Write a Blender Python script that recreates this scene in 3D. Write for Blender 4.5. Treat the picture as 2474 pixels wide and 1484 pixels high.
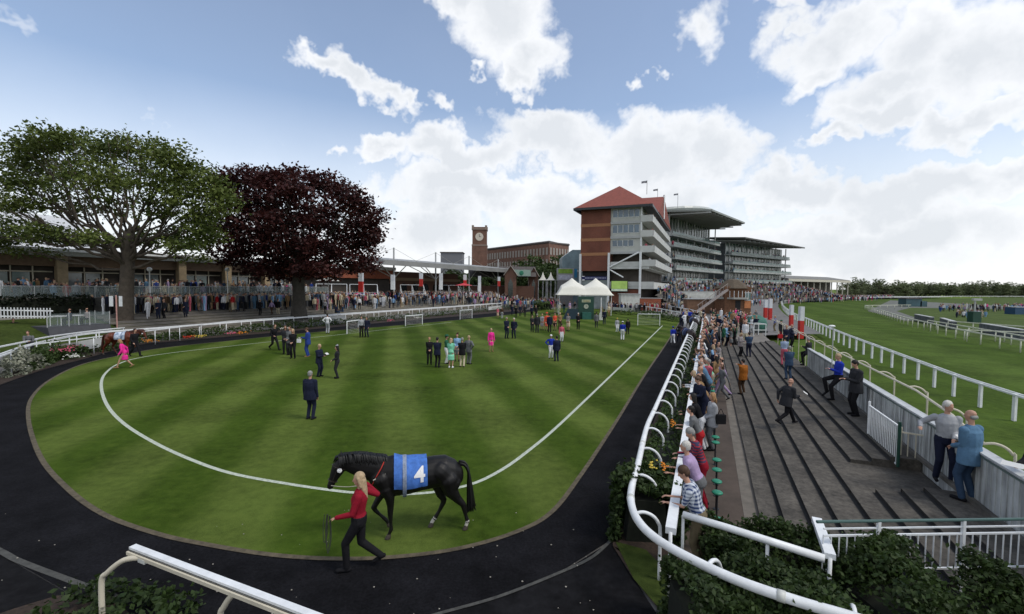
import bpy, bmesh, math, random
import numpy as np
from mathutils import Vector, Matrix, noise as mnoise
from mathutils.bvhtree import BVHTree
R = math.radians
random.seed(7)
for o in list(bpy.data.objects): bpy.data.objects.remove(o)
scene = bpy.context.scene
col = scene.collection

# ------------------------------------------------------------------ camera
CAM_H, FPX, PITCH, ROLL = 4.7, 1099.0, 2.6, 0.5
camd = bpy.data.cameras.new('camera'); cam = bpy.data.objects.new('camera', camd); col.objects.link(cam)
camd.lens = 16.0; camd.sensor_width = 36.0; camd.clip_end = 6000; camd.clip_start = 0.1
CM = Matrix.Translation((0, 0, CAM_H)) @ Matrix.Rotation(R(90 - PITCH), 4, 'X') @ Matrix.Rotation(R(ROLL), 4, 'Z')
cam.matrix_world = CM
scene.camera = cam
# measurements of the place were taken on a 2473 x 1484 print of the photograph: these turn a measured
# direction into a point on level ground z, or at distance Y north of the viewpoint
def ray(px, py):
    return (CM.to_3x3() @ Vector(((px - 1236.5) / FPX, -(py - 742) / FPX, -1.0)))
def P(px, py, z=0.0):
    d = ray(px, py); t = (z - CAM_H) / d.z
    return Vector((d.x * t, d.y * t, z))
def PY(px, py, Y):
    d = ray(px, py); t = Y / d.y
    return Vector((d.x * t, Y, CAM_H + d.z * t))
def lerp(a, b, t): return a + (b - a) * t

# ------------------------------------------------------------------ exposure, sun, sky
scene.view_settings.view_transform = 'Standard'; scene.view_settings.look = 'None'
scene.view_settings.exposure = 0.18; scene.view_settings.gamma = 1.0
SUN_EL, SUN_AZ = 54.0, 115.0     # azimuth measured from +Y towards +X
sund = bpy.data.lights.new('sun', 'SUN'); sund.energy = 1.7; sund.angle = R(16); sund.color = (1.0, 0.95, 0.87)
sun = bpy.data.objects.new('sun', sund); col.objects.link(sun)
sdir = Vector((math.sin(R(SUN_AZ)) * math.cos(R(SUN_EL)), math.cos(R(SUN_AZ)) * math.cos(R(SUN_EL)), math.sin(R(SUN_EL))))
sun.rotation_euler = (-sdir).to_track_quat('-Z', 'Y').to_euler()
sun.location = (0, 0, 60)

world = bpy.data.worlds.new('World'); scene.world = world; world.use_nodes = True
nt = world.node_tree; nt.nodes.clear()
def nd(t, **k):
    n = nt.nodes.new(t)
    for a, v in k.items(): setattr(n, a, v)
    return n
def math_n(op, a, b=None, clamp=False):
    n = nd('ShaderNodeMath', operation=op, use_clamp=clamp)
    for i, v in enumerate((a, b)):
        if v is None: continue
        if isinstance(v, (int, float)): n.inputs[i].default_value = v
        else: nt.links.new(v, n.inputs[i])
    return n.outputs[0]
tc = nd('ShaderNodeTexCoord')
sep = nd('ShaderNodeSeparateXYZ'); nt.links.new(tc.outputs['Generated'], sep.inputs[0])
azn = math_n('ARCTAN2', sep.outputs[0], sep.outputs[1]); eln = math_n('ARCSINE', sep.outputs[2])
cmb = nd('ShaderNodeCombineXYZ'); nt.links.new(azn, cmb.inputs[0]); nt.links.new(eln, cmb.inputs[1])
def noise_n(scale, detail=6, rough=.55, dist=0.0, vec=None):
    n = nd('ShaderNodeTexNoise'); n.inputs['Scale'].default_value = scale; n.inputs['Detail'].default_value = detail
    n.inputs['Roughness'].default_value = rough; n.inputs['Distortion'].default_value = dist
    nt.links.new(vec or tc.outputs['Generated'], n.inputs['Vector']); return n
def vm(op, a, b):
    n = nd('ShaderNodeVectorMath', operation=op)
    for i, v in enumerate((a, b)):
        if isinstance(v, tuple): n.inputs[i].default_value = v
        elif v is not None: nt.links.new(v, n.inputs[i])
    return n
w1 = noise_n(5.0, 5, .6)
w2 = noise_n(14.0, 4, .6)
off1 = vm('MULTIPLY', vm('SUBTRACT', w1.outputs['Color'], (.5, .5, .5)).outputs[0], (.30, .22, 0)).outputs[0]
off2 = vm('MULTIPLY', vm('SUBTRACT', w2.outputs['Color'], (.5, .5, .5)).outputs[0], (.10, .08, 0)).outputs[0]
warped = vm('ADD', vm('ADD', cmb.outputs[0], off1).outputs[0], off2).outputs[0]
fine = noise_n(9.0, 7, .62, .3)
def azel(px, py):
    d = ray(px, py).normalized(); return math.atan2(d.x, d.y), math.asin(d.z)
def field(blobs):
    """largest of many soft ellipses (centre, radii in measured units, turn in degrees, weight)"""
    cur = None
    for (px, py, rx, ry, rot, wt) in blobs:
        a0, e0 = azel(px, py); a1, _ = azel(px + rx * .5, py); a2, _ = azel(px - rx * .5, py)
        _, e1 = azel(px, py + ry * .5); _, e2 = azel(px, py - ry * .5)
        m = nd('ShaderNodeMapping', vector_type='TEXTURE')
        m.inputs['Location'].default_value = (a0, e0, 0); m.inputs['Rotation'].default_value = (0, 0, R(rot))
        m.inputs['Scale'].default_value = (abs(a1 - a2), abs(e1 - e2), 1)
        nt.links.new(warped, m.inputs['Vector'])
        ln = nd('ShaderNodeVectorMath', operation='LENGTH'); nt.links.new(m.outputs[0], ln.inputs[0])
        v = math_n('MULTIPLY', math_n('SUBTRACT', 1.0, ln.outputs['Value']), wt)
        cur = v if cur is None else math_n('MAXIMUM', cur, v)
    return cur
solid = [
 (1240, 70, 175, 150, 0, 1), (1330, 150, 120, 100, 30, 1), (1130, 5, 90, 70, 0, 1), (1290, 215, 70, 45, 0, .9),
 (790, 155, 85, 38, -25, .8), (880, 215, 105, 45, -35, .9), (950, 262, 60, 30, -30, .7),
 (930, 365, 110, 42, 0, .9), (1100, 380, 190, 62, 0, 1), (1330, 350, 190, 85, 0, 1), (1560, 365, 190, 95, 0, 1), (1720, 390, 120, 110, 0, 1),
 (1300, 290, 70, 30, 0, .6), (1150, 470, 330, 70, 0, 1), (1000, 560, 260, 90, 0, 1), (1500, 500, 420, 110, 0, 1),
 (2020, 90, 210, 110, 15, 1), (2260, 90, 260, 150, 0, 1), (2450, 120, 200, 200, 0, 1), (1960, 190, 130, 55, 20, .8), (2200, 200, 260, 70, 0, .9),
 (2200, 270, 260, 60, -5, 1), (2400, 300, 200, 60, 0, 1), (2040, 340, 150, 34, 14, .9), (1930, 30, 110, 40, 0, .7),
 (1690, 95, 55, 60, 40, .45), (1560, 190, 25, 25, 0, .5), (1150, 195, 28, 22, 0, .5), (1045, 275, 50, 22, -30, .55), (785, 362, 45, 24, 0, .6),
 (2250, 470, 420, 85, 5, 1), (1900, 470, 170, 70, 0, 1), (2100, 600, 700, 110, 0, 1), (1500, 640, 900, 90, 0, 1), (2473, 420, 300, 80, 0, 1),
 (700, 560, 240, 80, 0, .8), (150, 620, 500, 110, 0, .7)]
wispy = [(380, 312, 300, 22, -12, 1), (30, 45, 90, 26, -20, 1), (640, 345, 120, 18, -10, .8), (700, 470, 500, 60, 0, .7), (200, 560, 500, 80, 0, 1)]
fs = field(solid); fw = field(wispy)
fsum = math_n('ADD', fs, math_n('MULTIPLY', math_n('SUBTRACT', fine.outputs['Fac'], .5), 1.1))
mr = nd('ShaderNodeMapRange', interpolation_type='SMOOTHSTEP'); nt.links.new(fsum, mr.inputs['Value'])
mr.inputs['From Min'].default_value = -.10; mr.inputs['From Max'].default_value = .40
mw = nd('ShaderNodeMapRange', interpolation_type='SMOOTHSTEP')
nt.links.new(math_n('ADD', fw, math_n('MULTIPLY', math_n('SUBTRACT', fine.outputs['Fac'], .55), 2.0)), mw.inputs['Value'])
mw.inputs['From Min'].default_value = 0; mw.inputs['From Max'].default_value = 1.0
# broken cloud over the rest of the sky, beside and behind the viewpoint
ab = math_n('ABSOLUTE', azn)
away = nd('ShaderNodeMapRange'); nt.links.new(ab, away.inputs['Value']); away.inputs['From Min'].default_value = .95; away.inputs['From Max'].default_value = 1.3
gen = nd('ShaderNodeMapRange', interpolation_type='SMOOTHSTEP'); nt.links.new(noise_n(2.6, 8, .6).outputs['Fac'], gen.inputs['Value'])
gen.inputs['From Min'].default_value = .42; gen.inputs['From Max'].default_value = .56
rest = math_n('MULTIPLY', away.outputs[0], gen.outputs[0])
mask = math_n('MAXIMUM', math_n('MAXIMUM', mr.outputs[0], math_n('MULTIPLY', mw.outputs[0], .45)), rest, True)
# thin veil near the horizon
veil = nd('ShaderNodeMapRange', interpolation_type='SMOOTHSTEP'); nt.links.new(eln, veil.inputs['Value'])
veil.inputs['From Min'].default_value = R(26); veil.inputs['From Max'].default_value = R(1); veil.inputs['To Max'].default_value = .85
mask = math_n('MAXIMUM', mask, veil.outputs[0], True)
mask = math_n('MULTIPLY', math_n('MAXIMUM', mask, .10), .97)
shade = nd('ShaderNodeValToRGB')
sv = noise_n(4.2, 7, .6, .2)
thick = nd('ShaderNodeMapRange'); nt.links.new(fsum, thick.inputs['Value']); thick.inputs['From Min'].default_value = .1; thick.inputs['From Max'].default_value = .9
nt.links.new(math_n('ADD', math_n('MULTIPLY', thick.outputs[0], .45), math_n('MULTIPLY', sv.outputs['Fac'], .75)), shade.inputs['Fac'])
shade.color_ramp.elements[0].position = .30; shade.color_ramp.elements[0].color = (.97, .98, 1.0, 1)
shade.color_ramp.elements[1].position = .78; shade.color_ramp.elements[1].color = (.70, .73, .77, 1)
sky = nd('ShaderNodeTexSky', sky_type='NISHITA'); sky.sun_disc = False; sky.sun_elevation = R(SUN_EL); sky.sun_rotation = R(SUN_AZ)
sky.dust_density = 1.0; sky.ozone_density = 1.5
bgS = nd('ShaderNodeBackground'); bgS.inputs['Strength'].default_value = .15; nt.links.new(sky.outputs[0], bgS.inputs['Color'])
bgC = nd('ShaderNodeBackground'); bgC.inputs['Strength'].default_value = 1.0; nt.links.new(shade.outputs[0], bgC.inputs['Color'])
mx = nd('ShaderNodeMixShader'); nt.links.new(mask, mx.inputs[0]); nt.links.new(bgS.outputs[0], mx.inputs[1]); nt.links.new(bgC.outputs[0], mx.inputs[2])
wo = nd('ShaderNodeOutputWorld'); nt.links.new(mx.outputs[0], wo.inputs[0])

# ------------------------------------------------------------------ materials
MATS = {}
def M(name, rgb=(.5, .5, .5), rough=.7, var=.18, scale=3.0, metal=0.0, bump=0.0, spec=.4, rgb2=None, alpha=None, emit=0, coord='Object'):
    if name in MATS: return MATS[name]
    m = bpy.data.materials.new(name); m.use_nodes = True; t = m.node_tree; b = t.nodes['Principled BSDF']
    b.inputs['Roughness'].default_value = rough; b.inputs['Metallic'].default_value = metal
    b.inputs['Specular IOR Level'].default_value = spec
    c1 = tuple(max(0, v * (1 - var)) for v in rgb) + (1,); c2 = tuple(min(1, v * (1 + var)) for v in (rgb2 or rgb)) + (1,)
    tcn = t.nodes.new('ShaderNodeTexCoord'); n = t.nodes.new('ShaderNodeTexNoise'); n.inputs['Scale'].default_value = scale
    n.inputs['Detail'].default_value = 5; n.inputs['Roughness'].default_value = .65
    t.links.new(tcn.outputs[coord], n.inputs['Vector'])
    r = t.nodes.new('ShaderNodeValToRGB'); r.color_ramp.elements[0].position = .3; r.color_ramp.elements[1].position = .7
    r.color_ramp.elements[0].color = c1; r.color_ramp.elements[1].color = c2
    t.links.new(n.outputs['Fac'], r.inputs['Fac']); t.links.new(r.outputs[0], b.inputs['Base Color'])
    if bump:
        bp = t.nodes.new('ShaderNodeBump'); bp.inputs['Strength'].default_value = bump; bp.inputs['Distance'].default_value = .02
        t.links.new(n.outputs['Fac'], bp.inputs['Height']); t.links.new(bp.outputs[0], b.inputs['Normal'])
    if alpha is not None: b.inputs['Alpha'].default_value = alpha
    if emit:
        t.links.new(r.outputs[0], b.inputs['Emission Color']); b.inputs['Emission Strength'].default_value = emit
    MATS[name] = m; return m
def nodes(m): t = m.node_tree; return t, t.nodes['Principled BSDF']
def tn(t, typ, ins=None, **k):
    n = t.nodes.new(typ)
    for a, v in k.items(): setattr(n, a, v)
    for i, v in (ins or {}).items():
        if hasattr(v, 'is_linked') or hasattr(v, 'links'): t.links.new(v, n.inputs[i])
        else: n.inputs[i].default_value = v
    return n
def mixc(t, fac, a, b):
    n = t.nodes.new('ShaderNodeMix'); n.data_type = 'RGBA'
    for i, v in ((0, fac), (6, a), (7, b)):
        if isinstance(v, (int, float)): n.inputs[i].default_value = v
        elif isinstance(v, tuple): n.inputs[i].default_value = v if len(v) == 4 else v + (1,)
        else: t.links.new(v, n.inputs[i])
    return n.outputs[2]
def leafmat(name, c1, c2, c3=None):
    m = bpy.data.materials.new(name); m.use_nodes = True; t, b = nodes(m)
    tcn = tn(t, 'ShaderNodeTexCoord'); n1 = tn(t, 'ShaderNodeTexNoise', {'Vector': tcn.outputs['Object'], 'Scale': .55, 'Detail': 3.0})
    n2 = tn(t, 'ShaderNodeTexNoise', {'Vector': tcn.outputs['Object'], 'Scale': 7.0, 'Detail': 2.0})
    a = tn(t, 'ShaderNodeMath', {0: n1.outputs['Fac'], 1: n2.outputs['Fac']}, operation='ADD')
    r = tn(t, 'ShaderNodeValToRGB', {'Fac': tn(t, 'ShaderNodeMath', {0: a.outputs[0], 1: .5}, operation='MULTIPLY').outputs[0]})
    r.color_ramp.elements[0].position = .36; r.color_ramp.elements[0].color = c1 + (1,)
    r.color_ramp.elements[1].position = .66; r.color_ramp.elements[1].color = c2 + (1,)
    t.links.new(r.outputs[0], b.inputs['Base Color']); b.inputs['Roughness'].default_value = .6; b.inputs['Specular IOR Level'].default_value = .25
    tr = tn(t, 'ShaderNodeBsdfTranslucent'); t.links.new(r.outputs[0], tr.inputs['Color'])
    mxs = tn(t, 'ShaderNodeMixShader', {0: .25}); t.links.new(b.outputs[0], mxs.inputs[1]); t.links.new(tr.outputs[0], mxs.inputs[2])
    t.links.new(mxs.outputs[0], t.nodes['Material Output'].inputs['Surface'])
    MATS[name] = m; return m

white = M('white_paint', (.68, .70, .71), .4, .13, 4.0)
offwhite = M('aged_white_paint', (.50, .51, .48), .5, .22, 1.5)
cream = M('cream_paint', (.52, .48, .38), .6, .1)
def dusty(m, sc, amt):
    t, b = nodes(m); tcn = tn(t, 'ShaderNodeTexCoord'); n = tn(t, 'ShaderNodeTexNoise', {'Vector': tcn.outputs['Object'], 'Scale': sc, 'Detail': 9.0, 'Roughness': .72})
    h = tn(t, 'ShaderNodeMapRange', {'Value': n.outputs['Fac'], 'From Min': .35, 'From Max': .68, 'To Min': 1 - amt, 'To Max': 1 + amt})
    v = tn(t, 'ShaderNodeVectorMath', {0: b.inputs['Base Color'].links[0].from_socket}, operation='SCALE'); t.links.new(h.outputs[0], v.inputs['Scale']); t.links.new(v.outputs[0], b.inputs['Base Color']); return m
asphalt = M('asphalt', (.028, .028, .03), .85, .35, 9.0, bump=.3)
rubber = M('rubber_track', (.0075, .0075, .009), .95, .45, 22.0, bump=.4, spec=.08)
pathm = M('path_asphalt', (.0085, .0085, .0095), .95, .3, 6.0, spec=.08)
dusty(rubber, .8, .55); dusty(pathm, 1.2, .5)
concrete = M('terrace_concrete', (.10, .092, .08), .9, .45, 2.2, bump=.3)
paving = M('paving', (.17, .155, .135), .9, .25, 1.2)
tarmac = M('tarmac_walk', (.13, .125, .12), .9, .3, .6)
brick_red = M('red_brick_plain', (.25, .075, .04), .85, .2, 4.0)
soil = M('soil', (.03, .019, .013), .95, .5, 14.0, bump=.5)
darkmetal = M('dark_metal', (.03, .035, .04), .4, .1, metal=.3)
greenpaint = M('dark_green_paint', (.012, .05, .035), .45, .15)
stonepillar = M('sandstone', (.30, .23, .14), .85, .2, 2.5)
slate = M('slate_roof', (.075, .065, .06), .75, .25, 1.0)
fasc = M('grey_fascia', (.36, .37, .37), .5, .12)
glassdark = M('window_glass_dark', (.02, .028, .03), .12, .3, .8, spec=.8)
glassblue = M('window_glass_blue', (.06, .10, .14), .12, .4, .5, spec=.9)
glassgreen = M('window_glass_green', (.09, .14, .14), .15, .5, .35, spec=.8)
tentm = M('tent_canvas', (.66, .65, .58), .7, .05)

def brickmat(name, c1, c2, mortar, sc=3.0):
    m = bpy.data.materials.new(name); m.use_nodes = True; t, b = nodes(m)
    tcn = tn(t, 'ShaderNodeTexCoord'); mp = tn(t, 'ShaderNodeMapping', {'Vector': tcn.outputs['Object']}); mp.inputs['Rotation'].default_value = (R(90), 0, 0)
    br = tn(t, 'ShaderNodeTexBrick', {'Vector': mp.outputs[0], 'Scale': sc}); br.inputs['Color1'].default_value = c1 + (1,); br.inputs['Color2'].default_value = c2 + (1,)
    br.inputs['Mortar'].default_value = mortar + (1,); br.inputs['Mortar Size'].default_value = .015
    n = tn(t, 'ShaderNodeTexNoise', {'Vector': tcn.outputs['Object'], 'Scale': .35, 'Detail': 6.0})
    h = tn(t, 'ShaderNodeMapRange', {'Value': n.outputs['Fac'], 'From Min': .3, 'From Max': .7, 'To Min': .75, 'To Max': 1.15})
    v = tn(t, 'ShaderNodeVectorMath', {0: br.outputs['Color']}, operation='SCALE'); t.links.new(h.outputs[0], v.inputs['Scale'])
    t.links.new(v.outputs[0], b.inputs['Base Color']); b.inputs['Roughness'].default_value = .9; MATS[name] = m; return m
brick = brickmat('brick', (.19, .058, .034), (.15, .046, .028), (.17, .10, .075))
brick_old = brickmat('old_brick', (.17, .085, .058), (.13, .062, .044), (.16, .11, .08))
def rooftile(name, c):
    m = M(name, c, .8, .2, 2.0); t, b = nodes(m)
    tcn = tn(t, 'ShaderNodeTexCoord'); w = tn(t, 'ShaderNodeTexWave', {'Vector': tcn.outputs['Object'], 'Scale': 1.4, 'Distortion': .6}, bands_direction='Z')
    bp = tn(t, 'ShaderNodeBump', {'Height': w.outputs['Fac'], 'Strength': .5, 'Distance': .05}); t.links.new(bp.outputs[0], b.inputs['Normal']); return m
redtile = rooftile('red_roof_tiles', (.21, .062, .045))

# ------------------------------------------------------------------ mesh helpers
def link(name, me, parent=None):
    o = bpy.data.objects.new(name, me); col.objects.link(o)
    if parent is not None: o.parent = parent
    return o
def tag(o, label=None, cat=None, group=None, kind=None):
    if label: o['label'] = label
    if cat: o['category'] = cat
    if group: o['group'] = group
    if kind: o['kind'] = kind
    return o
def thing(name, label, cat, loc=(0, 0, 0), rz=0.0, group=None):
    o = link(name, None); o.location = loc; o.rotation_euler = (0, 0, rz); o.empty_display_size = .2
    return tag(o, label, cat, group)
class MB:
    """collects shapes, then links them as one mesh object"""
    def __init__(s): s.v = []; s.f = []; s.mi = []; s.cur = 0
    def add(s, vs, fs):
        n = len(s.v); s.v += [tuple(v) for v in vs]; s.f += [tuple(i + n for i in f) for f in fs]; s.mi += [s.cur] * len(fs)
    def box(s, c, d, rz=0.0, M4=None):
        hx, hy, hz = d[0] / 2, d[1] / 2, d[2] / 2
        vs = [Vector((x, y, z)) for z in (-hz, hz) for y in (-hy, hy) for x in (-hx, hx)]
        mt = (Matrix.Translation(c) @ Matrix.Rotation(rz, 4, 'Z')) if M4 is None else M4
        s.add([mt @ v for v in vs], [(0, 2, 3, 1), (4, 5, 7, 6), (0, 1, 5, 4), (2, 6, 7, 3), (0, 4, 6, 2), (1, 3, 7, 5)])
    def hexa(s, b, t):
        s.add(list(b) + list(t), [(3, 2, 1, 0), (4, 5, 6, 7), (0, 1, 5, 4), (1, 2, 6, 5), (2, 3, 7, 6), (3, 0, 4, 7)])
    def tube(s, pts, r, n=8, cap=True, sq=1.0):
        pts = [Vector(p) for p in pts]; rs = r if isinstance(r, (list, tuple)) else [r] * len(pts)
        up = None; base = len(s.v); rings = []
        for i, p in enumerate(pts):
            d = (pts[min(i + 1, len(pts) - 1)] - pts[max(i - 1, 0)]).normalized()
            ref = Vector((0, 0, 1)) if abs(d.z) < .9 else Vector((1, 0, 0))
            if up is None: a = d.cross(ref).normalized()
            else: a = (up - d * up.dot(d)).normalized()
            up = a; b = d.cross(a)
            rings.append([p + (a * math.cos(k * 2 * math.pi / n) + b * math.sin(k * 2 * math.pi / n) * sq) * rs[i] for k in range(n)])
        vs = [v for rg in rings for v in rg]; fs = []
        for i in range(len(pts) - 1):
            for k in range(n):
                fs.append((i * n + k, i * n + (k + 1) % n, (i + 1) * n + (k + 1) % n, (i + 1) * n + k))
        if cap: fs.append(tuple(range(n))[::-1]); fs.append(tuple((len(pts) - 1) * n + k for k in range(n)))
        s.add(vs, fs)
    def bar(s, pts, w, h):
        """rectangular section swept along level-ish points"""
        pts = [Vector(p) for p in pts]; vs = []; fs = []
        for i, p in enumerate(pts):
            d = (pts[min(i + 1, len(pts) - 1)] - pts[max(i - 1, 0)]); d.z = 0; d.normalize(); a = Vector((d.y, -d.x, 0)) * w / 2; z = Vector((0, 0, h / 2))
            vs += [p - a - z, p + a - z, p + a + z, p - a + z]
        for i in range(len(pts) - 1):
            for k in range(4): fs.append((i * 4 + k, i * 4 + (k + 1) % 4, i * 4 + 4 + (k + 1) % 4, i * 4 + 4 + k))
        fs.append((3, 2, 1, 0)); n = len(pts) * 4 - 4; fs.append((n, n + 1, n + 2, n + 3)); s.add(vs, fs)
    def ball(s, c, r, n=8, m=6):
        rx, ry, rz = r if isinstance(r, (tuple, list)) else (r, r, r); c = Vector(c)
        vs = [c + Vector((0, 0, -rz))]
        for j in range(1, m):
            th = math.pi * j / m
            for k in range(n): vs.append(c + Vector((rx * math.sin(th) * math.cos(2 * math.pi * k / n), ry * math.sin(th) * math.sin(2 * math.pi * k / n), -rz * math.cos(th))))
        vs.append(c + Vector((0, 0, rz))); fs = [(0, 1 + (k + 1) % n, 1 + k) for k in range(n)]
        for j in range(m - 2):
            for k in range(n): a = 1 + j * n; fs.append((a + k, a + (k + 1) % n, a + n + (k + 1) % n, a + n + k))
        a = 1 + (m - 2) * n; fs += [(a + k, a + (k + 1) % n, len(vs) - 1) for k in range(n)]; s.add(vs, fs)
    def quad(s, a, b, c, d): s.add([a, b, c, d], [(0, 1, 2, 3)])
    def build(s, name, mat, parent=None, smooth=False):
        me = bpy.data.meshes.new(name); me.from_pydata(s.v, [], s.f); me.update()
        for m in (mat if isinstance(mat, (list, tuple)) else [mat]): me.materials.append(m)
        if isinstance(mat, (list, tuple)): me.polygons.foreach_set('material_index', s.mi)
        if smooth: me.polygons.foreach_set('use_smooth', [True] * len(me.polygons))
        return link(name, me, parent)
def sheet(name, pts, z, mat, kind='structure', label=None):
    bm = bmesh.new(); f = bm.faces.new([bm.verts.new((p[0], p[1], z)) for p in pts]); bm.normal_update()
    if f.normal.z < 0: bmesh.ops.reverse_faces(bm, faces=bm.faces)
    bmesh.ops.triangulate(bm, faces=bm.faces); me = bpy.data.meshes.new(name); bm.to_mesh(me); bm.free(); me.materials.append(mat)
    return tag(link(name, me), label, None, None, kind)
def smoothline(pts, sub=6, closed=False):
    pts = [Vector(p) for p in pts]; n = len(pts); out = []
    for i in range(n if closed else n - 1):
        g = (lambda k: pts[k % n]) if closed else (lambda k: pts[max(0, min(n - 1, k))])
        p0, p1, p2, p3 = g(i - 1), g(i), g(i + 1), g(i + 2)
        for j in range(sub):
            t = j / sub; out.append(.5 * ((2 * p1) + (p2 - p0) * t + (2 * p0 - 5 * p1 + 4 * p2 - p3) * t * t + (3 * p1 - p0 - 3 * p2 + p3) * t ** 3))
    if not closed: out.append(pts[-1])
    return out
def resample(pts, step):
    pts = [Vector(p) for p in pts]; out = [pts[0]]; acc = 0
    for a, b in zip(pts, pts[1:]):
        L = (b - a).length; t = step - acc
        while t <= L: out.append(a.lerp(b, t / L)); t += step
        acc = (acc + L) % step
    return out
def offset(pts, d):
    out = []
    for i, p in enumerate(pts):
        t = (pts[min(i + 1, len(pts) - 1)] - pts[max(i - 1, 0)]); t.z = 0; t.normalize(); out.append(p + Vector((t.y, -t.x, 0)) * d)
    return out
# the straight side of the ring, the terrace and the course all run along U; V points to the right of it
U = ray(1710, 696); U.z = 0; U.normalize(); V = Vector((U.y, -U.x, 0))
def uv(u, v, z=0.0): return Vector((U.x * u + V.x * v, U.y * u + V.y * v, z))
def to_uv(p): return p.x * U.x + p.y * U.y, p.x * V.x + p.y * V.y
UROT = math.atan2(-U.x, U.y)   # turns +Y onto U
# ================================================================== GROUND
def turf(name, lite, dark, direction=None, period=3.3, origin=(0, 0), soft=.35, clumps=1.0):
    m = bpy.data.materials.new(name); m.use_nodes = True; t, b = nodes(m)
    tcn = tn(t, 'ShaderNodeTexCoord'); obj = tcn.outputs['Object']
    if direction is not None:
        d = Vector((direction[0], direction[1], 0)).normalized(); a = Vector((d.y, -d.x, 0))
        dot = tn(t, 'ShaderNodeVectorMath', {0: obj, 1: tuple(a)}, operation='DOT_PRODUCT')
        wob = tn(t, 'ShaderNodeTexNoise', {'Vector': obj, 'Scale': .6, 'Detail': 3.0})
        w2_ = tn(t, 'ShaderNodeMath', {0: wob.outputs['Fac'], 1: .55}, operation='MULTIPLY')
        s0 = tn(t, 'ShaderNodeMath', {0: dot.outputs['Value'], 1: w2_.outputs[0]}, operation='ADD')
        s1 = tn(t, 'ShaderNodeMath', {0: s0.outputs[0], 1: -(a.x * origin[0] + a.y * origin[1]) - .27}, operation='ADD')
        s2 = tn(t, 'ShaderNodeMath', {0: s1.outputs[0], 1: 2 * math.pi / period}, operation='MULTIPLY')
        cs = tn(t, 'ShaderNodeMath', {0: s2.outputs[0]}, operation='COSINE')
        st = tn(t, 'ShaderNodeMapRange', {'Value': cs.outputs[0], 'From Min': -soft, 'From Max': soft}, interpolation_type='SMOOTHSTEP').outputs[0]
    else: st = .5
    big = tn(t, 'ShaderNodeTexNoise', {'Vector': obj, 'Scale': .35, 'Detail': 4.0})
    mid = tn(t, 'ShaderNodeTexNoise', {'Vector': obj, 'Scale': 3.5 * clumps, 'Detail': 6.0, 'Roughness': .7})
    fin = tn(t, 'ShaderNodeTexNoise', {'Vector': obj, 'Scale': 55.0 * clumps, 'Detail': 3.0, 'Roughness': .8})
    base = mixc(t, st, dark, lite)
    k = tn(t, 'ShaderNodeMath', {0: big.outputs['Fac'], 1: mid.outputs['Fac']}, operation='ADD')
    k = tn(t, 'ShaderNodeMath', {0: k.outputs[0], 1: fin.outputs['Fac']}, operation='ADD')
    mr_ = tn(t, 'ShaderNodeMapRange', {'Value': k.outputs[0], 'From Min': 1.0, 'From Max': 2.0, 'To Min': .35, 'To Max': 1.65})
    v = tn(t, 'ShaderNodeVectorMath', {0: base}, operation='SCALE'); t.links.new(mr_.outputs[0], v.inputs['Scale'])
    yel = tn(t, 'ShaderNodeMapRange', {'Value': mid.outputs['Fac'], 'From Min': .5, 'From Max': .75, 'To Max': .22})
    out = mixc(t, yel.outputs[0], v.outputs[0], (.085, .085, .02))
    t.links.new(out, b.inputs['Base Color']); b.inputs['Roughness'].default_value = .9; b.inputs['Specular IOR Level'].default_value = .04
    bp = tn(t, 'ShaderNodeBump', {'Height': fin.outputs['Fac'], 'Strength': .35, 'Distance': .03}); t.links.new(bp.outputs[0], b.inputs['Normal'])
    MATS[name] = m; return m
sd = P(962, 928); sv2 = P(957, 834)
ringturf = turf('mown_ring_turf', (.075, .107, .021), (.040, .070, .008), (sv2 - sd), 3.3, (sd.x, sd.y), .8)
coursept = turf('course_turf', (.060, .097, .017), (.048, .082, .012), U, 9.0, (0, 0))
infieldt = turf('infield_turf', (.070, .10, .028), (.058, .085, .024))
fieldt = turf('far_field_turf', (.12, .17, .04), (.10, .15, .03))
lawnt = turf('lawn_turf', (.05, .07, .018), (.034, .052, .012))

Z_C = -0.6   # level of the course
def CP(px, py, h=0.0): return P(px, py, Z_C + h)
# base ground to the horizon: one sheet
sheet('ground', [(-5000, -3000), (5000, -3000), (5000, 5200), (-5000, 5200)], Z_C - .05, fieldt)
# level concourse round the ring and in front of the stands
cr_top = [CP(2473, 959, 1.1), CP(2325.7, 912, 1.1), CP(2242.6, 882, 1.1), CP(2129, 840, 1.1), CP(2030, 803, 1.1), CP(1955, 772, 1.1), CP(1917, 757, 1.1), CP(1896, 743, 1.1), CP(1889, 733, 1.1), CP(1900, 726, 1.1), CP(1996, 721.5, 1.1), CP(2150, 718, 1.1), CP(2300, 717, 1.1)]
near_dir = (cr_top[0] - cr_top[1]).normalized()
cr_top = [cr_top[0] + near_dir * 22] + cr_top
cr_line = smoothline(cr_top, 5)
course_edge = [Vector((p.x, p.y, 0)) for p in cr_line]
wall_v = 4.72
far_left = [Vector((-260, -40, 0)), Vector((-260, 420, 0)), Vector((course_edge[-1].x, course_edge[-1].y + 160, 0))]
conc = [uv(-30, wall_v + .12), uv(52, wall_v + .12)] + [p for p in offset(course_edge, -.9) if to_uv(p)[0] > 56] + far_left[::-1]
sheet('concourse', conc, -.03, tarmac)
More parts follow.
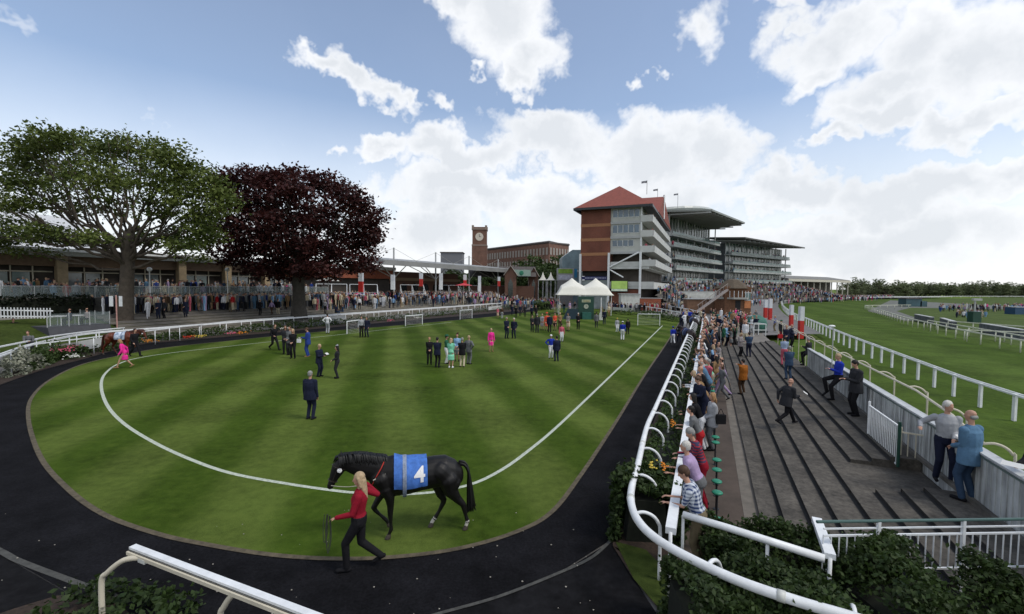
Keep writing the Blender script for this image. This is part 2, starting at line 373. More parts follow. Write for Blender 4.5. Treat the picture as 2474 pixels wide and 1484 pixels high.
# the course turf, a touch over the base ground
ce = [p for p in course_edge]
sheet('racecourse_turf', [uv(-30, wall_v + .1), uv(52, wall_v + .1)] + offset([p for p in ce if to_uv(p)[0] > 56], -.9) + [Vector((900, 190, 0)), Vector((900, -40, 0))], Z_C - .01, coursept)
cut = [CP(2089, 747), CP(2140, 762), CP(2183, 777), CP(2238, 791), CP(2297, 805), CP(2369, 818), CP(2473, 838)]
cd = (cut[-1] - cut[-2]).normalized()
sheet('infield', smoothline(cut, 4) + [cut[-1] + cd * 60, Vector((500, 40, 0)), Vector((900, 160, 0)), CP(2473, 715.5), CP(2120, 730)], Z_C + .01, infieldt)
sheet('infield_track', [CP(2095, 752), CP(2130, 760), CP(2185, 775), CP(2235, 776), CP(2165, 752), CP(2200, 744), CP(2473, 748), CP(2473, 742), CP(2200, 728), CP(2150, 726)], Z_C + .02, M('infield_road', (.11, .115, .10), .9, .3, .4))
sheet('far_stable_field', [CP(1900, 713.5), CP(2473, 716.5), CP(2900, 720), CP(2900, 713), CP(2473, 709.5), CP(1900, 708)], Z_C + .03, M('pale_field', (.20, .25, .06), .9, .2, .05, spec=.1))

# ---- the parade ring
inner_px = [(1640, 780), (1612, 826), (1560, 902), (1500, 1000), (1450, 1078), (1400, 1152), (1335, 1235), (1250, 1284), (1110, 1325), (950, 1346), (800, 1350), (650, 1340),
            (500, 1316), (380, 1290), (250, 1243), (160, 1178), (95, 1100), (68, 1010), (78, 958), (125, 915), (200, 880), (300, 857), (400, 840), (560, 823), (760, 803), (1000, 783), (1200, 764), (1290, 752)]
inner = [P(x, y) for x, y in inner_px]
far_r = P(1700, 740); far_l = P(1345, 745)
ring_poly = smoothline(inner, 5)
# outer edge of the track
left_out_px = [(-160, 985), (0, 930), (100, 895), (200, 868), (330, 834), (450, 822), (660, 804), (900, 782), (1100, 765), (1262, 750)]
out_left = smoothline([P(x, y) for x, y in left_out_px], 5)
rail_v = -1.36
out_right = [uv(u_, rail_v + .12) for u_ in (66, 40, 25, 15.5, 12.3)]
out_right = [P(1668, 765), P(1652, 800)] + [p for p in out_right if p.y < 36] 
bend = [P(1484, 1245), P(1480, 1300)]
track_poly = out_left + [P(1300, 745), P(1640, 765)] + out_right + bend + [P(1350, 1382), P(1205, 1440), P(1050, 1484), P(800, 1560), P(500, 1600), P(200, 1450), P(0, 1335), P(-260, 1220)]
sheet('ring_horse_track', track_poly, -.008, rubber)
# lawn: inside the near horseshoe and out to the far rail
lawn_poly = ring_poly + [P(1350, 744), P(1450, 747), P(1560, 757), P(1640, 768)]
sheet('parade_ring_lawn', lawn_poly, 0.0, ringturf)
# worn soil edge where turf meets the track
mb = MB(); e = ring_poly; rnd = random.Random(3)
wid = [.05 + .07 * (.5 + .5 * mnoise.noise(p * .9)) for p in e]
for i in range(len(e) - 1):
    o1 = offset(e, wid[i])[i] if False else None
ein = offset(e, .06); eout = offset(e, -.05)
for i in range(len(e) - 1):
    a, b_, c, d = ein[i], ein[i + 1], eout[i + 1], eout[i]
    mb.quad((a.x, a.y, .004), (b_.x, b_.y, .004), (c.x, c.y, .004), (d.x, d.y, .004))
edge_m = M('worn_edge_soil', (.085, .07, .045), .95, .5, 6.0)
tag(mb.build('lawn_edge', edge_m), kind='structure')
# white painted line
line_px = [(1600, 787), (1560, 826), (1500, 884), (1400, 980), (1330, 1045), (1270, 1094), (1220, 1130), (1160, 1162), (1100, 1180), (1040, 1190), (950, 1195), (870, 1191), (820, 1187), (700, 1170), (560, 1144), (460, 1110), (370, 1068),
           (300, 1024), (262, 984), (246, 945), (247, 915), (262, 895), (285, 880), (330, 866), (420, 852), (560, 836), (680, 823), (800, 811), (970, 792), (1090, 779)]
ln = smoothline([P(x, y) for x, y in line_px], 6); li, lo = offset(ln, .055), offset(ln, -.055)
mb = MB()
for i in range(len(ln) - 1): mb.quad(*[(q.x, q.y, .0045) for q in (li[i], li[i + 1], lo[i + 1], lo[i])])
lm = M('white_turf_line', (.40, .44, .36), .9, .35, 14.0)
tag(mb.build('white_line', lm), kind='structure')
# path asphalt towards the camera (lower frame) and the kerb lines
sheet('lower_path', [P(-300, 1210), P(0, 1337), P(200, 1452), P(500, 1602), P(800, 1562), P(1050, 1486), P(1205, 1442), P(1350, 1384), P(1482, 1302), P(1500, 1345), P(1560, 1440), P(1640, 1560), P(1700, 1900), P(-800, 1900)], -.016, pathm)
mb = MB()
for seg, w in (([P(-120, 1270), P(0, 1330), P(60, 1360), P(280, 1442)], .10), ([P(1480, 1300), P(1430, 1345), P(1350, 1383), P(1205, 1440), P(1050, 1484), P(900, 1530)], .06)):
    s_ = smoothline(seg, 6); a_, b_ = offset(s_, w / 2), offset(s_, -w / 2)
    for i in range(len(s_) - 1): mb.quad(*[(q.x, q.y, -.003) for q in (a_[i], a_[i + 1], b_[i + 1], b_[i])])
tag(mb.build('path_joint', M('pale_joint', (.055, .055, .05), .9, .4, 8.0)), kind='structure')
# small pale chips lying on the track
mb = MB(); rnd = random.Random(5)
for i in range(60):
    p = P(rnd.uniform(0, 1450), rnd.uniform(1230, 1484)); s_ = rnd.uniform(.006, .018)
    mb.ball((p.x, p.y, .004), (s_, s_ * .8, s_ * .5), 5, 4)
tag(mb.build('track_chips', M('pale_chips', (.3, .28, .24), .8, .3)), 'pale woodchips and grit scattered on the dark rubber track', kind='stuff')
# soil beds near the camera
sheet('near_soil_bed', [P(0, 1484), P(40, 1470), P(140, 1440), P(270, 1442), P(330, 1500), P(600, 1570), P(400, 1800), P(-300, 1700)], .012, soil)
sheet('hedge_soil', [P(1478, 1250), P(1480, 1320), P(1530, 1400), P(1600, 1484), P(1650, 1570), P(2500, 1800)] + [uv(3.2, 6.5), uv(6.2, 6.0), uv(6.0, 1.0), uv(58, -.35), uv(58, rail_v)] , .010, soil)
sheet('verge_grass', [P(1486, 1310), P(1530, 1400), P(1590, 1470), P(1622, 1470), P(1626, 1400), P(1560, 1330)], .016, lawnt)

# ================================================================== TERRACE
riser_v = [1.10, 1.51, 1.95, 2.38, 2.90, 3.34, 3.76, 4.12]
RISE = .09
u_near, u_far = 8.4, 39.5
gap0, gap1 = 11.6, 13.4
terr_m = M('terrace_concrete_worn', (.068, .061, .051), .92, .45, 1.3, bump=.25)
t_, b_ = nodes(terr_m)
# blotches and dark joints
tcn = tn(t_, 'ShaderNodeTexCoord'); vo = tn(t_, 'ShaderNodeTexNoise', {'Vector': tcn.outputs['Object'], 'Scale': 9.0, 'Detail': 8.0, 'Roughness': .75})
old = b_.inputs['Base Color'].links[0].from_socket
mp_ = tn(t_, 'ShaderNodeMapRange', {'Value': vo.outputs['Fac'], 'From Min': .35, 'From Max': .68, 'To Min': .55, 'To Max': 1.6})
vv = tn(t_, 'ShaderNodeVectorMath', {0: old}, operation='SCALE'); t_.links.new(mp_.outputs[0], vv.inputs['Scale']); t_.links.new(vv.outputs[0], b_.inputs['Base Color'])
riser_m = M('terrace_riser_dark', (.022, .021, .02), .95, .3, 2.0)  # shade of the risers put into their colour; also colours the foot stains
def run(mb, u0, u1, vs, close=True):
    z0 = -.02
    for i, v0 in enumerate(vs):
        v1 = vs[i + 1] if i + 1 < len(vs) else wall_v - .02
        z1 = RISE * (i + 1)
        b4 = [uv(u0, v0, z0), uv(u1, v0, z0), uv(u1, v1, z0), uv(u0, v1, z0)]; t4 = [Vector((p.x, p.y, z1)) for p in b4]
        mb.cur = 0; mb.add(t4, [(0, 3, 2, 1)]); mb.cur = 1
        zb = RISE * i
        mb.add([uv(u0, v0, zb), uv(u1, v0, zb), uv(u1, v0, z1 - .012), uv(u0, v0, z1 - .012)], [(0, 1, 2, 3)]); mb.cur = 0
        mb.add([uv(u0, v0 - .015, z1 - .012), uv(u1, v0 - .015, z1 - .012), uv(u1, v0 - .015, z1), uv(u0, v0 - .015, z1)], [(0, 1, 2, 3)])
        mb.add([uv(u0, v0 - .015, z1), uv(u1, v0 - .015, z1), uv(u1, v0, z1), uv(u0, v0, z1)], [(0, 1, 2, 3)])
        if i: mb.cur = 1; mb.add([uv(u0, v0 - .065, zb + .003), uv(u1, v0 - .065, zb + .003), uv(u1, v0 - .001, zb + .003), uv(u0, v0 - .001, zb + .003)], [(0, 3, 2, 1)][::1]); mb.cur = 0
        for uu in (u0, u1): mb.add([uv(uu, v0 - .015, -.02), uv(uu, v1, -.02), uv(uu, v1, z1), uv(uu, v0 - .015, z1)], [(0, 1, 2, 3)])
mb = MB()
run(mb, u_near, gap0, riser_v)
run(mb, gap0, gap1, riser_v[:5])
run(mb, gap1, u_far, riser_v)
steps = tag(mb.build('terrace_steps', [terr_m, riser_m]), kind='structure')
def terr_z(v):
    return RISE * sum(1 for r in riser_v if v > r)
# the brownish walkway between the spectator rail and the first step, pale kerb strip
sheet('terrace_walkway', [uv(u_near, -.33), uv(60, -.33), uv(60, riser_v[0] - .30), uv(u_near, riser_v[0] - .30)], .02, M('brown_walkway', (.066, .050, .039), .9, .35, 1.2, bump=.2))
sheet('kerb_strip', [uv(u_near, riser_v[0] - .30), uv(60, riser_v[0] - .30), uv(60, riser_v[0]), uv(u_near, riser_v[0])], .026, M('pale_kerb', (.135, .12, .10), .9, .3, 3.0))
# upper walkway beyond the far end of the steps
mb = MB(); c4 = [uv(u_far + .02, 2.3), uv(56, 2.3), uv(56, wall_v + .1), uv(u_far + .02, wall_v + .1)]
mb.hexa([Vector((p.x, p.y, Z_C)) for p in c4], [Vector((p.x, p.y, .42)) for p in c4]); tag(mb.build('upper_platform', paving), kind='structure')

# ================================================================== RAILS
def rail_thing(name, label, top, r, post_step, post_fn, mat=white, box=None, group=None, cat='rail', z0=0.0):
    root = thing(name, label, cat, tuple(Vector((top[0].x, top[0].y, z0))), 0, group); o = Vector(root.location)
    mb = MB(); pts = [p - o for p in top]
    if box: mb.bar(pts, box[0], box[1])
    else: mb.tube(pts, r, 10)
    mb.build('top_rail', mat, root, smooth=not box)
    if not box and r > .05:
        for p in resample(top, 2.9)[1:]:
            j = min(range(len(top)), key=lambda k: (top[k] - p).length); t = (top[min(j + 1, len(top) - 1)] - top[max(j - 1, 0)]).normalized(); mj = MB(); mj.tube([p - o - t * .045, p - o + t * .045], r * 1.09, 12); mj.build('joint_sleeve', offwhite, root, True)
    posts = resample(top, post_step)
    for i, p in enumerate(posts[:100]):
        j = min(range(len(top)), key=lambda k: (top[k] - p).length); t = (top[min(j + 1, len(top) - 1)] - top[max(j - 1, 0)]); t.z = 0; t.normalize()
        side = Vector((t.y, -t.x, 0)); m2 = MB(); post_fn(m2, p - o, t, side, p.z - z0); m2.build('post', mat, root, smooth=True)
    return root
def goose(side_sign, reach=.42, r=.028):
    def f(m2, p, t, side, h):
        s = side * side_sign
        pts = [p + Vector((0, 0, -.02)), p + s * reach * .35 + Vector((0, 0, .015)), p + s * reach * .7 + Vector((0, 0, -.04)), p + s * reach * .93 + Vector((0, 0, -.16)), p + s * reach + Vector((0, 0, -.32)), p + s * reach + Vector((0, 0, -h))]
        m2.tube(smoothline(pts, 4), r, 8)
    return f
def straight(r=.03, back=0.0):
    def f(m2, p, t, side, h): m2.tube([p + side * back + Vector((0, 0, -.02)), p + side * back + Vector((0, 0, -h))], r, 8)
    return f
# right inner rail: straight side, then the near bend sweeping off to the right
bend_px = [(1541, 1120), (1527, 1170), (1524, 1212), (1541, 1258), (1590, 1305), (1690, 1361), (1800, 1410), (1940, 1457), (2060, 1492), (2300, 1570)]
right_in = [uv(u_, rail_v, 1.1) for u_ in (60, 50, 40, 32, 26, 21, 17, 14, 12)]
right_in = [p for p in right_in if p.y > P(1541, 1120, 1.1).y + 1.2] + [P(x, y, 1.1) for x, y in bend_px]
right_in = smoothline(right_in, 6)
rail_thing('curved_running_rail', 'thick white tubular rail curving round the near right corner of the ring with hooped posts', right_in, .062, 1.55, goose(-1, .42), group=None)
# spectator rail: flat board on posts
board = [uv(u_, -.42, 1.07) for u_ in (7.05, 20, 35, 58)]
sr = rail_thing('spectator_rail', 'flat white board rail that spectators lean on beside the stepped terrace', board, 0, 2.4, straight(.028, .0), box=(.15, .10))
brd = [P(1650, 1243, 1.05), P(1760, 1276, 1.05), P(1992, 1350, 1.05)]
rail_thing('cross_rail', 'round white rail running out of the ivy hedge from the spectator rail', brd, .055, 1.2, straight(.025))
b2 = [P(2005, 1345, 1.08), P(1972, 1256, 1.08)]
rail_thing('short_board_rail', 'short white board rail in the hedge corner beside the steps', b2, 0, 2.0, straight(.025), box=(.13, .08))
# near-left straight rail segment
nl = [P(316, 1328, 1.1), P(730, 1488, 1.1), P(1100, 1630, 1.1)]
d0 = (nl[1] - nl[0]).normalized(); o = nl[0]
root = thing('channel_rail', 'white channel section rail ending at a hooped post in the bottom left corner', 'rail', (o.x, o.y, 0))
loc = Vector(root.location)
mb = MB(); pts = [p - loc for p in (nl[0], nl[1], nl[2])]
sd_ = Vector((d0.y, -d0.x, 0))
mb.bar([p - sd_ * .02 + Vector((0, 0, .035)) for p in pts], .085, .03); mb.build('top_rail', white, root)
mb = MB(); mb.bar([p + sd_ * .045 + Vector((0, 0, -.02)) for p in pts], .022, .045); mb.build('lower_flange', cream, root)
mb = MB(); mb.bar([p + sd_ * .0 + Vector((0, 0, -.012)) for p in pts], .06, .05); mb.build('web', M('dark_grey_web', (.10, .10, .095), .8, .4, 5.0), root)  # web is plain dark grey, filling the gap between top strip and flange
for k, px in enumerate(((345, 1347), (588, 1435), (900, 1555))):
    p = P(px[0], px[1], 1.07) - loc; s = -Vector((0.35, .94, 0))
    q = P(*((245, 1400) if k == 0 else (532, 1484) if k == 1 else (830, 1600)), .75) - loc
    m2 = MB(); pts = [p, p.lerp(q, .45) + Vector((0, 0, .10)), p.lerp(q, .85) + Vector((0, 0, .05)), q + Vector((0, 0, -.05)), Vector((q.x, q.y, 0))]
    m2.tube(smoothline(pts, 5), .034, 10); m2.build('post', cream, root, smooth=True)
    m3 = MB(); m3.box(p + d0 * .04 + Vector((0, 0, -.02)), (.14, .09, .05), math.atan2(d0.y, d0.x)); m3.build('bracket', offwhite, root)
# left inner and outer rails
li_px = [(-230, 935), (-100, 893), (0, 858), (61, 837), (125, 822), (189, 809), (262, 801), (350, 795), (600, 776), (870, 757), (1100, 741), (1290, 727)]
left_in = smoothline([P(x, y, 1.1) for x, y in li_px], 5)
rail_thing('long_ring_rail', 'long white rail along the far left side of the ring above the flower bed', left_in, 0, 2.5, straight(.035), box=(.10, .13))
lo_px = [(-200, 880), (0, 838), (65, 825), (110, 815), (180, 805), (247, 797), (300, 792)]
left_out = smoothline([P(x, y, 1.1) for x, y in lo_px], 5)
rail_thing('outer_spectator_rail', 'white board rail behind the flower bed on which a man leans', left_out, 0, 2.0, straight(.03), box=(.14, .07))
lo2 = [p + (Vector((-.45, .9, 0)) * 1.5) + Vector((0, 0, .02)) for p in left_in if p.x > -27]
rail_thing('back_spectator_rail', 'thin white spectator rail running behind the long ring rail', lo2, 0, 2.5, straight(.03), box=(.08, .06))
# far rail
fr = [P(1478, 735, 1.1), P(1560, 741, 1.1), P(1625, 752, 1.1), P(1688, 765, 1.1)]
rail_thing('far_end_rail', 'white rail closing the far end of the ring beside the marquee', smoothline(fr, 3), 0, 3, straight(.04), box=(.12, .12))
fr2 = [P(1470, 728, 1.1), P(1560, 733, 1.1), P(1640, 743, 1.1), P(1700, 756, 1.1)]
rail_thing('rear_far_rail', 'second white rail behind the far end of the ring', smoothline(fr2, 3), 0, 3, straight(.04), box=(.1, .1))
# course rails: twin planks on wide posts
def twin(name, label, line, w, h, step, z0):
    root = thing(name, label, 'rail', (line[0].x, line[0].y, z0)); o = Vector(root.location); pts = [p - o for p in line]
    ppx = [px for px in offset(pts, w)]; ppm = [px for px in offset(pts, -w)]
    m = MB(); m.bar([p + Vector((0, 0, .0)) for p in ppx], .05, h); m.build('far_plank', white, root)
    m = MB(); m.bar([p + Vector((0, 0, 0)) for p in ppm], .05, h); m.build('near_plank', white, root)
    for p in resample(pts, step)[:100]:
        m = MB(); m.box((p.x, p.y, (p.z - .05) / 2), (.11, .11, p.z - .05), 0); m.box((p.x, p.y, p.z - .01), (2 * w, .10, .05), math.atan2(ppx[0].y - ppm[0].y, ppx[0].x - ppm[0].x)); m.build('post', white, root)
    return root
twin('course_running_rail', 'broad white twin plank running rail along the near edge of the racecourse', cr_line, .13, .07, 2.25, Z_C)
ir_px = [(2600, 852), (2473, 823), (2369, 806), (2297, 792), (2238, 779), (2183, 766), (2140, 753), (2089, 738)]
ir = smoothline([CP(x, y, 1.1) for x, y in ir_px], 3)
rail_thing('infield_rail', 'cream rail along the inside edge of the racecourse turf', ir, 0, 3.0, straight(.05), box=(.10, .12), mat=M('cream_rail', (.55, .56, .46), .5, .1), z0=Z_C)
ir2 = [CP(2089, 738, 1.1), CP(2200, 737, 1.1)]
rail_thing('infield_corner_rail', 'cream rail closing the far corner of the infield', ir2, 0, 3.0, straight(.05), box=(.10, .12), mat=MATS['cream_rail'], z0=Z_C)
for pxs, nm, lb in (([(2240, 774), (2340, 790), (2473, 812)], 'inner_service_rail', 'white service rail behind the infield rail'),
                    ([(2290, 776), (2473, 789)], 'infield_fence', 'cream two bar fence across the infield lawn'),
                    ([(2330, 797), (2473, 803)], 'lower_infield_fence', 'lower cream fence where the infield meets the track')):
    rail_thing(nm, lb, [CP(x, y, 1.1) for x, y in pxs], 0, 3.0, straight(.05), box=(.10, .10), mat=MATS['cream_rail'], z0=Z_C)
farr = [CP(1990, 720, 1.2), CP(2110, 718, 1.2), CP(2300, 716, 1.2), CP(2473, 716, 1.2), CP(2600, 716, 1.2)]
rail_thing('distant_white_rail', 'thin white rail far across the course below the tree line', farr, 0, 12, straight(.06), box=(.12, .3), z0=Z_C)

# ---- wall between the terrace and the course: white ribbed boards, sloping cap
wall_m = M('weathered_white_boards', (.40, .42, .42), .6, .3, 1.2)
t_, b_ = nodes(wall_m); tcn = tn(t_, 'ShaderNodeTexCoord')
mp0 = tn(t_, 'ShaderNodeMapping', {'Vector': tcn.outputs['Object']}); mp0.inputs['Scale'].default_value = (1, 1, .08)
stn = tn(t_, 'ShaderNodeTexNoise', {'Vector': mp0.outputs[0], 'Scale': 7.0, 'Detail': 6.0})
mpr = tn(t_, 'ShaderNodeMapRange', {'Value': stn.outputs['Fac'], 'From Min': .35, 'From Max': .7, 'To Min': .5, 'To Max': 1.3})
vv = tn(t_, 'ShaderNodeVectorMath', {0: b_.inputs['Base Color'].links[0].from_socket}, operation='SCALE'); t_.links.new(mpr.outputs[0], vv.inputs['Scale']); t_.links.new(vv.outputs[0], b_.inputs['Base Color'])
zt = RISE * 8
root = thing('terrace_wall', 'long weathered white boarded wall between the top step and the racecourse', 'wall', tuple(uv(5, wall_v, zt)))
o = Vector(root.location); mb = MB(); ztop = zt + .96; u0 = 4.6
def wallseg(mb, ua, ub, v, z0, z1, th): mb.hexa([uv(ua, v, z0) - o, uv(ub, v, z0) - o, uv(ub, v + th, z0) - o, uv(ua, v + th, z0) - o], [uv(ua, v, z1) - o, uv(ub, v, z1) - o, uv(ub, v + th, z1) - o, uv(ua, v + th, z1) - o])
wallseg(mb, u0, 27, wall_v, Z_C, ztop, .07)
uu = u0
while uu < 27: wallseg(mb, uu, uu + .02, wall_v - .015, zt, ztop - .05, .015); uu += .16
mb.build('boarding', wall_m, root)
mb = MB(); wallseg(mb, u0, 27, wall_v + .16, ztop - .22, ztop - .17, .35); wallseg(mb, u0, 27, wall_v - .03, ztop, ztop + .035, .14); wallseg(mb, u0, 27, wall_v + .072, ztop - .17, ztop - .15, .10); mb.build('cap', M('greyed_white_cap', (.42, .44, .45), .5, .2), root)
mb = MB(); wallseg(mb, u0, 27, wall_v - .022, ztop - .06, ztop - .03, .02); mb.build('trim', M('green_grey_trim', (.10, .14, .13), .5, .2), root)
mb = MB(); wallseg(mb, u0, 27, wall_v - .10, zt, zt + .08, .08); mb.build('plinth', concrete, root)
# cream hooped rail on the course side of the wall
hoop = [uv(11.6, wall_v + .25, zt + 1.03), uv(13.5, wall_v + .50, zt + 1.12)] + [uv(u_, wall_v + .68, zt + 1.18) for u_ in (16, 20, 27, 36, 48)]
hr_ = rail_thing('hooped_rail', 'thin cream rail with hooped brackets just beyond the terrace wall', hoop, .03, 2.5, goose(1, .45, .025), mat=cream, z0=Z_C)

# ---- steel fences
def bars_fence(name, label, a, b, zb, zt_, step, mat=white, rails=(0, 1), green_post=False, r=.012, cat='fence'):
    root = thing(name, label, cat, (a.x, a.y, a.z)); L = (b - a); n = max(2, int(L.length / step)); mb = MB()
    for i in range(n + 1):
        p = L * (i / n); mb.tube([p + Vector((0, 0, zb)), p + Vector((0, 0, zt_))], r, 6)
    mb.build('bars', mat, root)
    for z in (zb, zt_): m = MB(); m.bar([Vector((0, 0, z)), L + Vector((0, 0, z))], .035, .035); m.build('rail', mat, root)
    m = MB(); m.tube([Vector((0, 0, 0)), Vector((0, 0, zt_ + .12))], .03, 8); m.build('post', mat, root)
    m = MB(); m.tube([L, L + Vector((0, 0, zt_ + .12))], .035, 8); m.build('post', greenpaint if green_post else mat, root)
    return root
za = RISE * 5
ga = P(2096, 1062, za + .1); gb = P(2168, 1128, za + .1)
g = bars_fence('barred_gate', 'white barred panel fence facing down the terrace aisle', ga, gb, 0.04, .95, .11, green_post=True)
gc = P(2262, 1132, za + .1)
bars_fence('low_barred_fence', 'short white barred fence in front of the boarded wall behind two chatting men', P(2172, 1118, zt - .2), P(2268, 1136, zt - .15), .05, .75, .12, mat=cream)
# near balustrade across the terrace end
na = P(2010, 1310, .35); nb = P(2560, 1378, .35)
za_ = .74
A = P(1985, 1378, za_); B = P(2640, 1366, za_)
root = thing('near_balustrade', 'white barred balustrade with a green handrail across the near end of the terrace', 'fence', (A.x, A.y, za_)); L = B - A; L.z = 0
n = int(L.length / .115); mb = MB()
for i in range(n + 1):
    p = L * (i / n); mb.tube([p + Vector((0, 0, .0)), p + Vector((0, 0, .50))], .009, 6)
mb.build('bars', white, root)
for z, r_ in ((.0, .025), (.50, .025), (.60, .02)): m = MB(); m.bar([Vector((0, 0, z)), L + Vector((0, 0, z))], r_, r_); m.build('rail', white, root)
m = MB(); m.tube([Vector((-.1, 0, .70)), L + Vector((0, 0, .70))], .022, 8); m.build('handrail', M('green_handrail', (.05, .10, .09), .4, .1), root)
for k in range(0, 8):
    p = L.normalized() * (1.25 * k + .8)
    if p.length < L.length: m = MB(); m.box(p + Vector((0, 0, .0)), (.04, .04, 1.38), 0); m.build('post', white, root)
# ================================================================== FIGURES (people and horses)
def remesh(mb_list, voxel, smooth=2, inflate=0.0):
    """union of closed shapes as one continuous skin; returns a mesh"""
    v, f = [], []
    for m in mb_list:
        n = len(v); v += m.v; f += [tuple(i + n for i in q) for q in m.f]
    me = bpy.data.meshes.new('tmp'); me.from_pydata([tuple(p) for p in v], [], f); me.update()
    bm = bmesh.new(); bm.from_mesh(me); bmesh.ops.recalc_face_normals(bm, faces=bm.faces); bm.to_mesh(me); bm.free()
    o = bpy.data.objects.new('tmp', me); col.objects.link(o)
    md = o.modifiers.new('r', 'REMESH'); md.mode = 'VOXEL'; md.voxel_size = voxel
    if smooth:
        s = o.modifiers.new('s', 'SMOOTH'); s.iterations = smooth; s.factor = .6
    if inflate:
        d = o.modifiers.new('d', 'DISPLACE'); d.strength = inflate; d.mid_level = 0
    dg = bpy.context.evaluated_depsgraph_get(); dg.update()
    res = bpy.data.meshes.new_from_object(o.evaluated_get(dg)); bpy.data.objects.remove(o); bpy.data.meshes.remove(me)
    res.polygons.foreach_set('use_smooth', [True] * len(res.polygons)); return res
def region_split(res, regions, mats):
    trees = []
    for m in regions:
        trees.append(BVHTree.FromPolygons([Vector(p) for p in m.v], m.f) if m.f else None)
    for mt in mats: res.materials.append(mt)
    idx = []
    for p in res.polygons:
        best, bi = 1e9, 0
        for i, t in enumerate(trees):
            if t is None: continue
            h = t.find_nearest(p.center)
            if h[3] is not None and h[3] < best: best, bi = h[3], i
        idx.append(bi)
    res.polygons.foreach_set('material_index', idx)
def loft(m, secs, n=12):
    """secs: (centre, axis_a vector, axis_b vector)"""
    vs = []; fs = []
    for c, a, b in secs: vs += [Vector(c) + Vector(a) * math.cos(2 * math.pi * k / n) + Vector(b) * math.sin(2 * math.pi * k / n) for k in range(n)]
    for i in range(len(secs) - 1):
        for k in range(n): fs.append((i * n + k, i * n + (k + 1) % n, (i + 1) * n + (k + 1) % n, (i + 1) * n + k))
    fs.append(tuple(range(n))[::-1]); L = (len(secs) - 1) * n; fs.append(tuple(L + k for k in range(n))); m.add(vs, fs)
def capsule(m, a, b, ra, rb, n=10):
    a, b = Vector(a), Vector(b); d = (b - a); L = d.length
    if L < 1e-5: m.ball(a, ra, n, 6); return
    d /= L; pts = [a - d * ra * .96, a - d * ra * .7, a - d * ra * .3, a, b, b + d * rb * .3, b + d * rb * .7, b + d * rb * .96]
    rs = [ra * .25, ra * .72, ra * .95, ra, rb, rb * .95, rb * .72, rb * .25]; m.tube(pts, rs, n)
def ik(a, b, l1, l2, pole):
    a, b, pole = Vector(a), Vector(b), Vector(pole); d = b - a; L = min(d.length, (l1 + l2) * .995); dn = d.normalized()
    x = (l1 * l1 - l2 * l2 + L * L) / (2 * L); h = math.sqrt(max(0, l1 * l1 - x * x)); pp = pole - dn * pole.dot(dn)
    pp = pp.normalized() if pp.length > 1e-4 else Vector((0, 1, 0)); return a + dn * x + pp * h, a + dn * L
REG = ('skin', 'top', 'bottom', 'shoes', 'hair', 'hat')
POSES = {
 'stand': {}, 'front': dict(hl=(.05, -.24, 1.0), hr=(-.05, -.24, .98)),
 'read': dict(hl=(.10, -.33, 1.16), hr=(-.08, -.33, 1.14), head=(28, 0)),
 'back': dict(hl=(.07, .2, .93), hr=(-.07, .2, .93)),
 'walk': dict(fl=(.08, -.34, .08), fr=(-.08, .34, .17), hl=(.24, .20, .88), hr=(-.24, -.24, .92), lean=5),
 'stride': dict(fl=(.07, -.42, .08), fr=(-.07, .40, .20), hl=(.22, .16, .90), hr=(-.20, -.30, .98), lean=12, hip=.88),
 'lean': dict(hl=(.16, -.52, 1.06), hr=(-.10, -.54, 1.08), lean=26, fl=(.12, .10, .08), fr=(-.12, .16, .08), head=(-4, 0)),
 'leanread': dict(hl=(.06, -.50, 1.06), hr=(-.12, -.46, 1.10), lean=20, fl=(.12, .06, .08), fr=(-.12, .12, .08), head=(30, 0)),
 'hips': dict(hl=(.21, -.04, 1.0), hr=(-.21, -.04, 1.0), pole=(1, .5, 0)),
 'pocket': dict(hl=(.20, -.06, .88), hr=(-.20, -.06, .88), pole=(.6, 1, 0), fl=(.13, 0, .08), fr=(-.13, .03, .08)),
 'phone': dict(hl=(.10, -.22, 1.46), hr=(-.24, -.02, .8), head=(5, 15)),
 'talk': dict(hl=(.22, -.36, 1.12), hr=(-.22, -.04, .84), head=(0, 20), fl=(.12, -.04, .08), fr=(-.12, .04, .08)),
 'sit': dict(hip=.52, fl=(.11, -.46, .08), fr=(-.11, -.44, .08), hl=(.10, -.30, .68), hr=(-.10, -.30, .68), kpole=(0, -.3, 1)),
 'perch': dict(hip=.86, fl=(.10, -.20, .08), fr=(-.05, -.34, .30), hl=(.10, -.28, 1.12), hr=(-.12, -.26, 1.10), head=(25, 0), lean=-2),
 'point': dict(hl=(.48, -.42, 1.22), hr=(-.16, -.26, .95), head=(5, 40)),
}
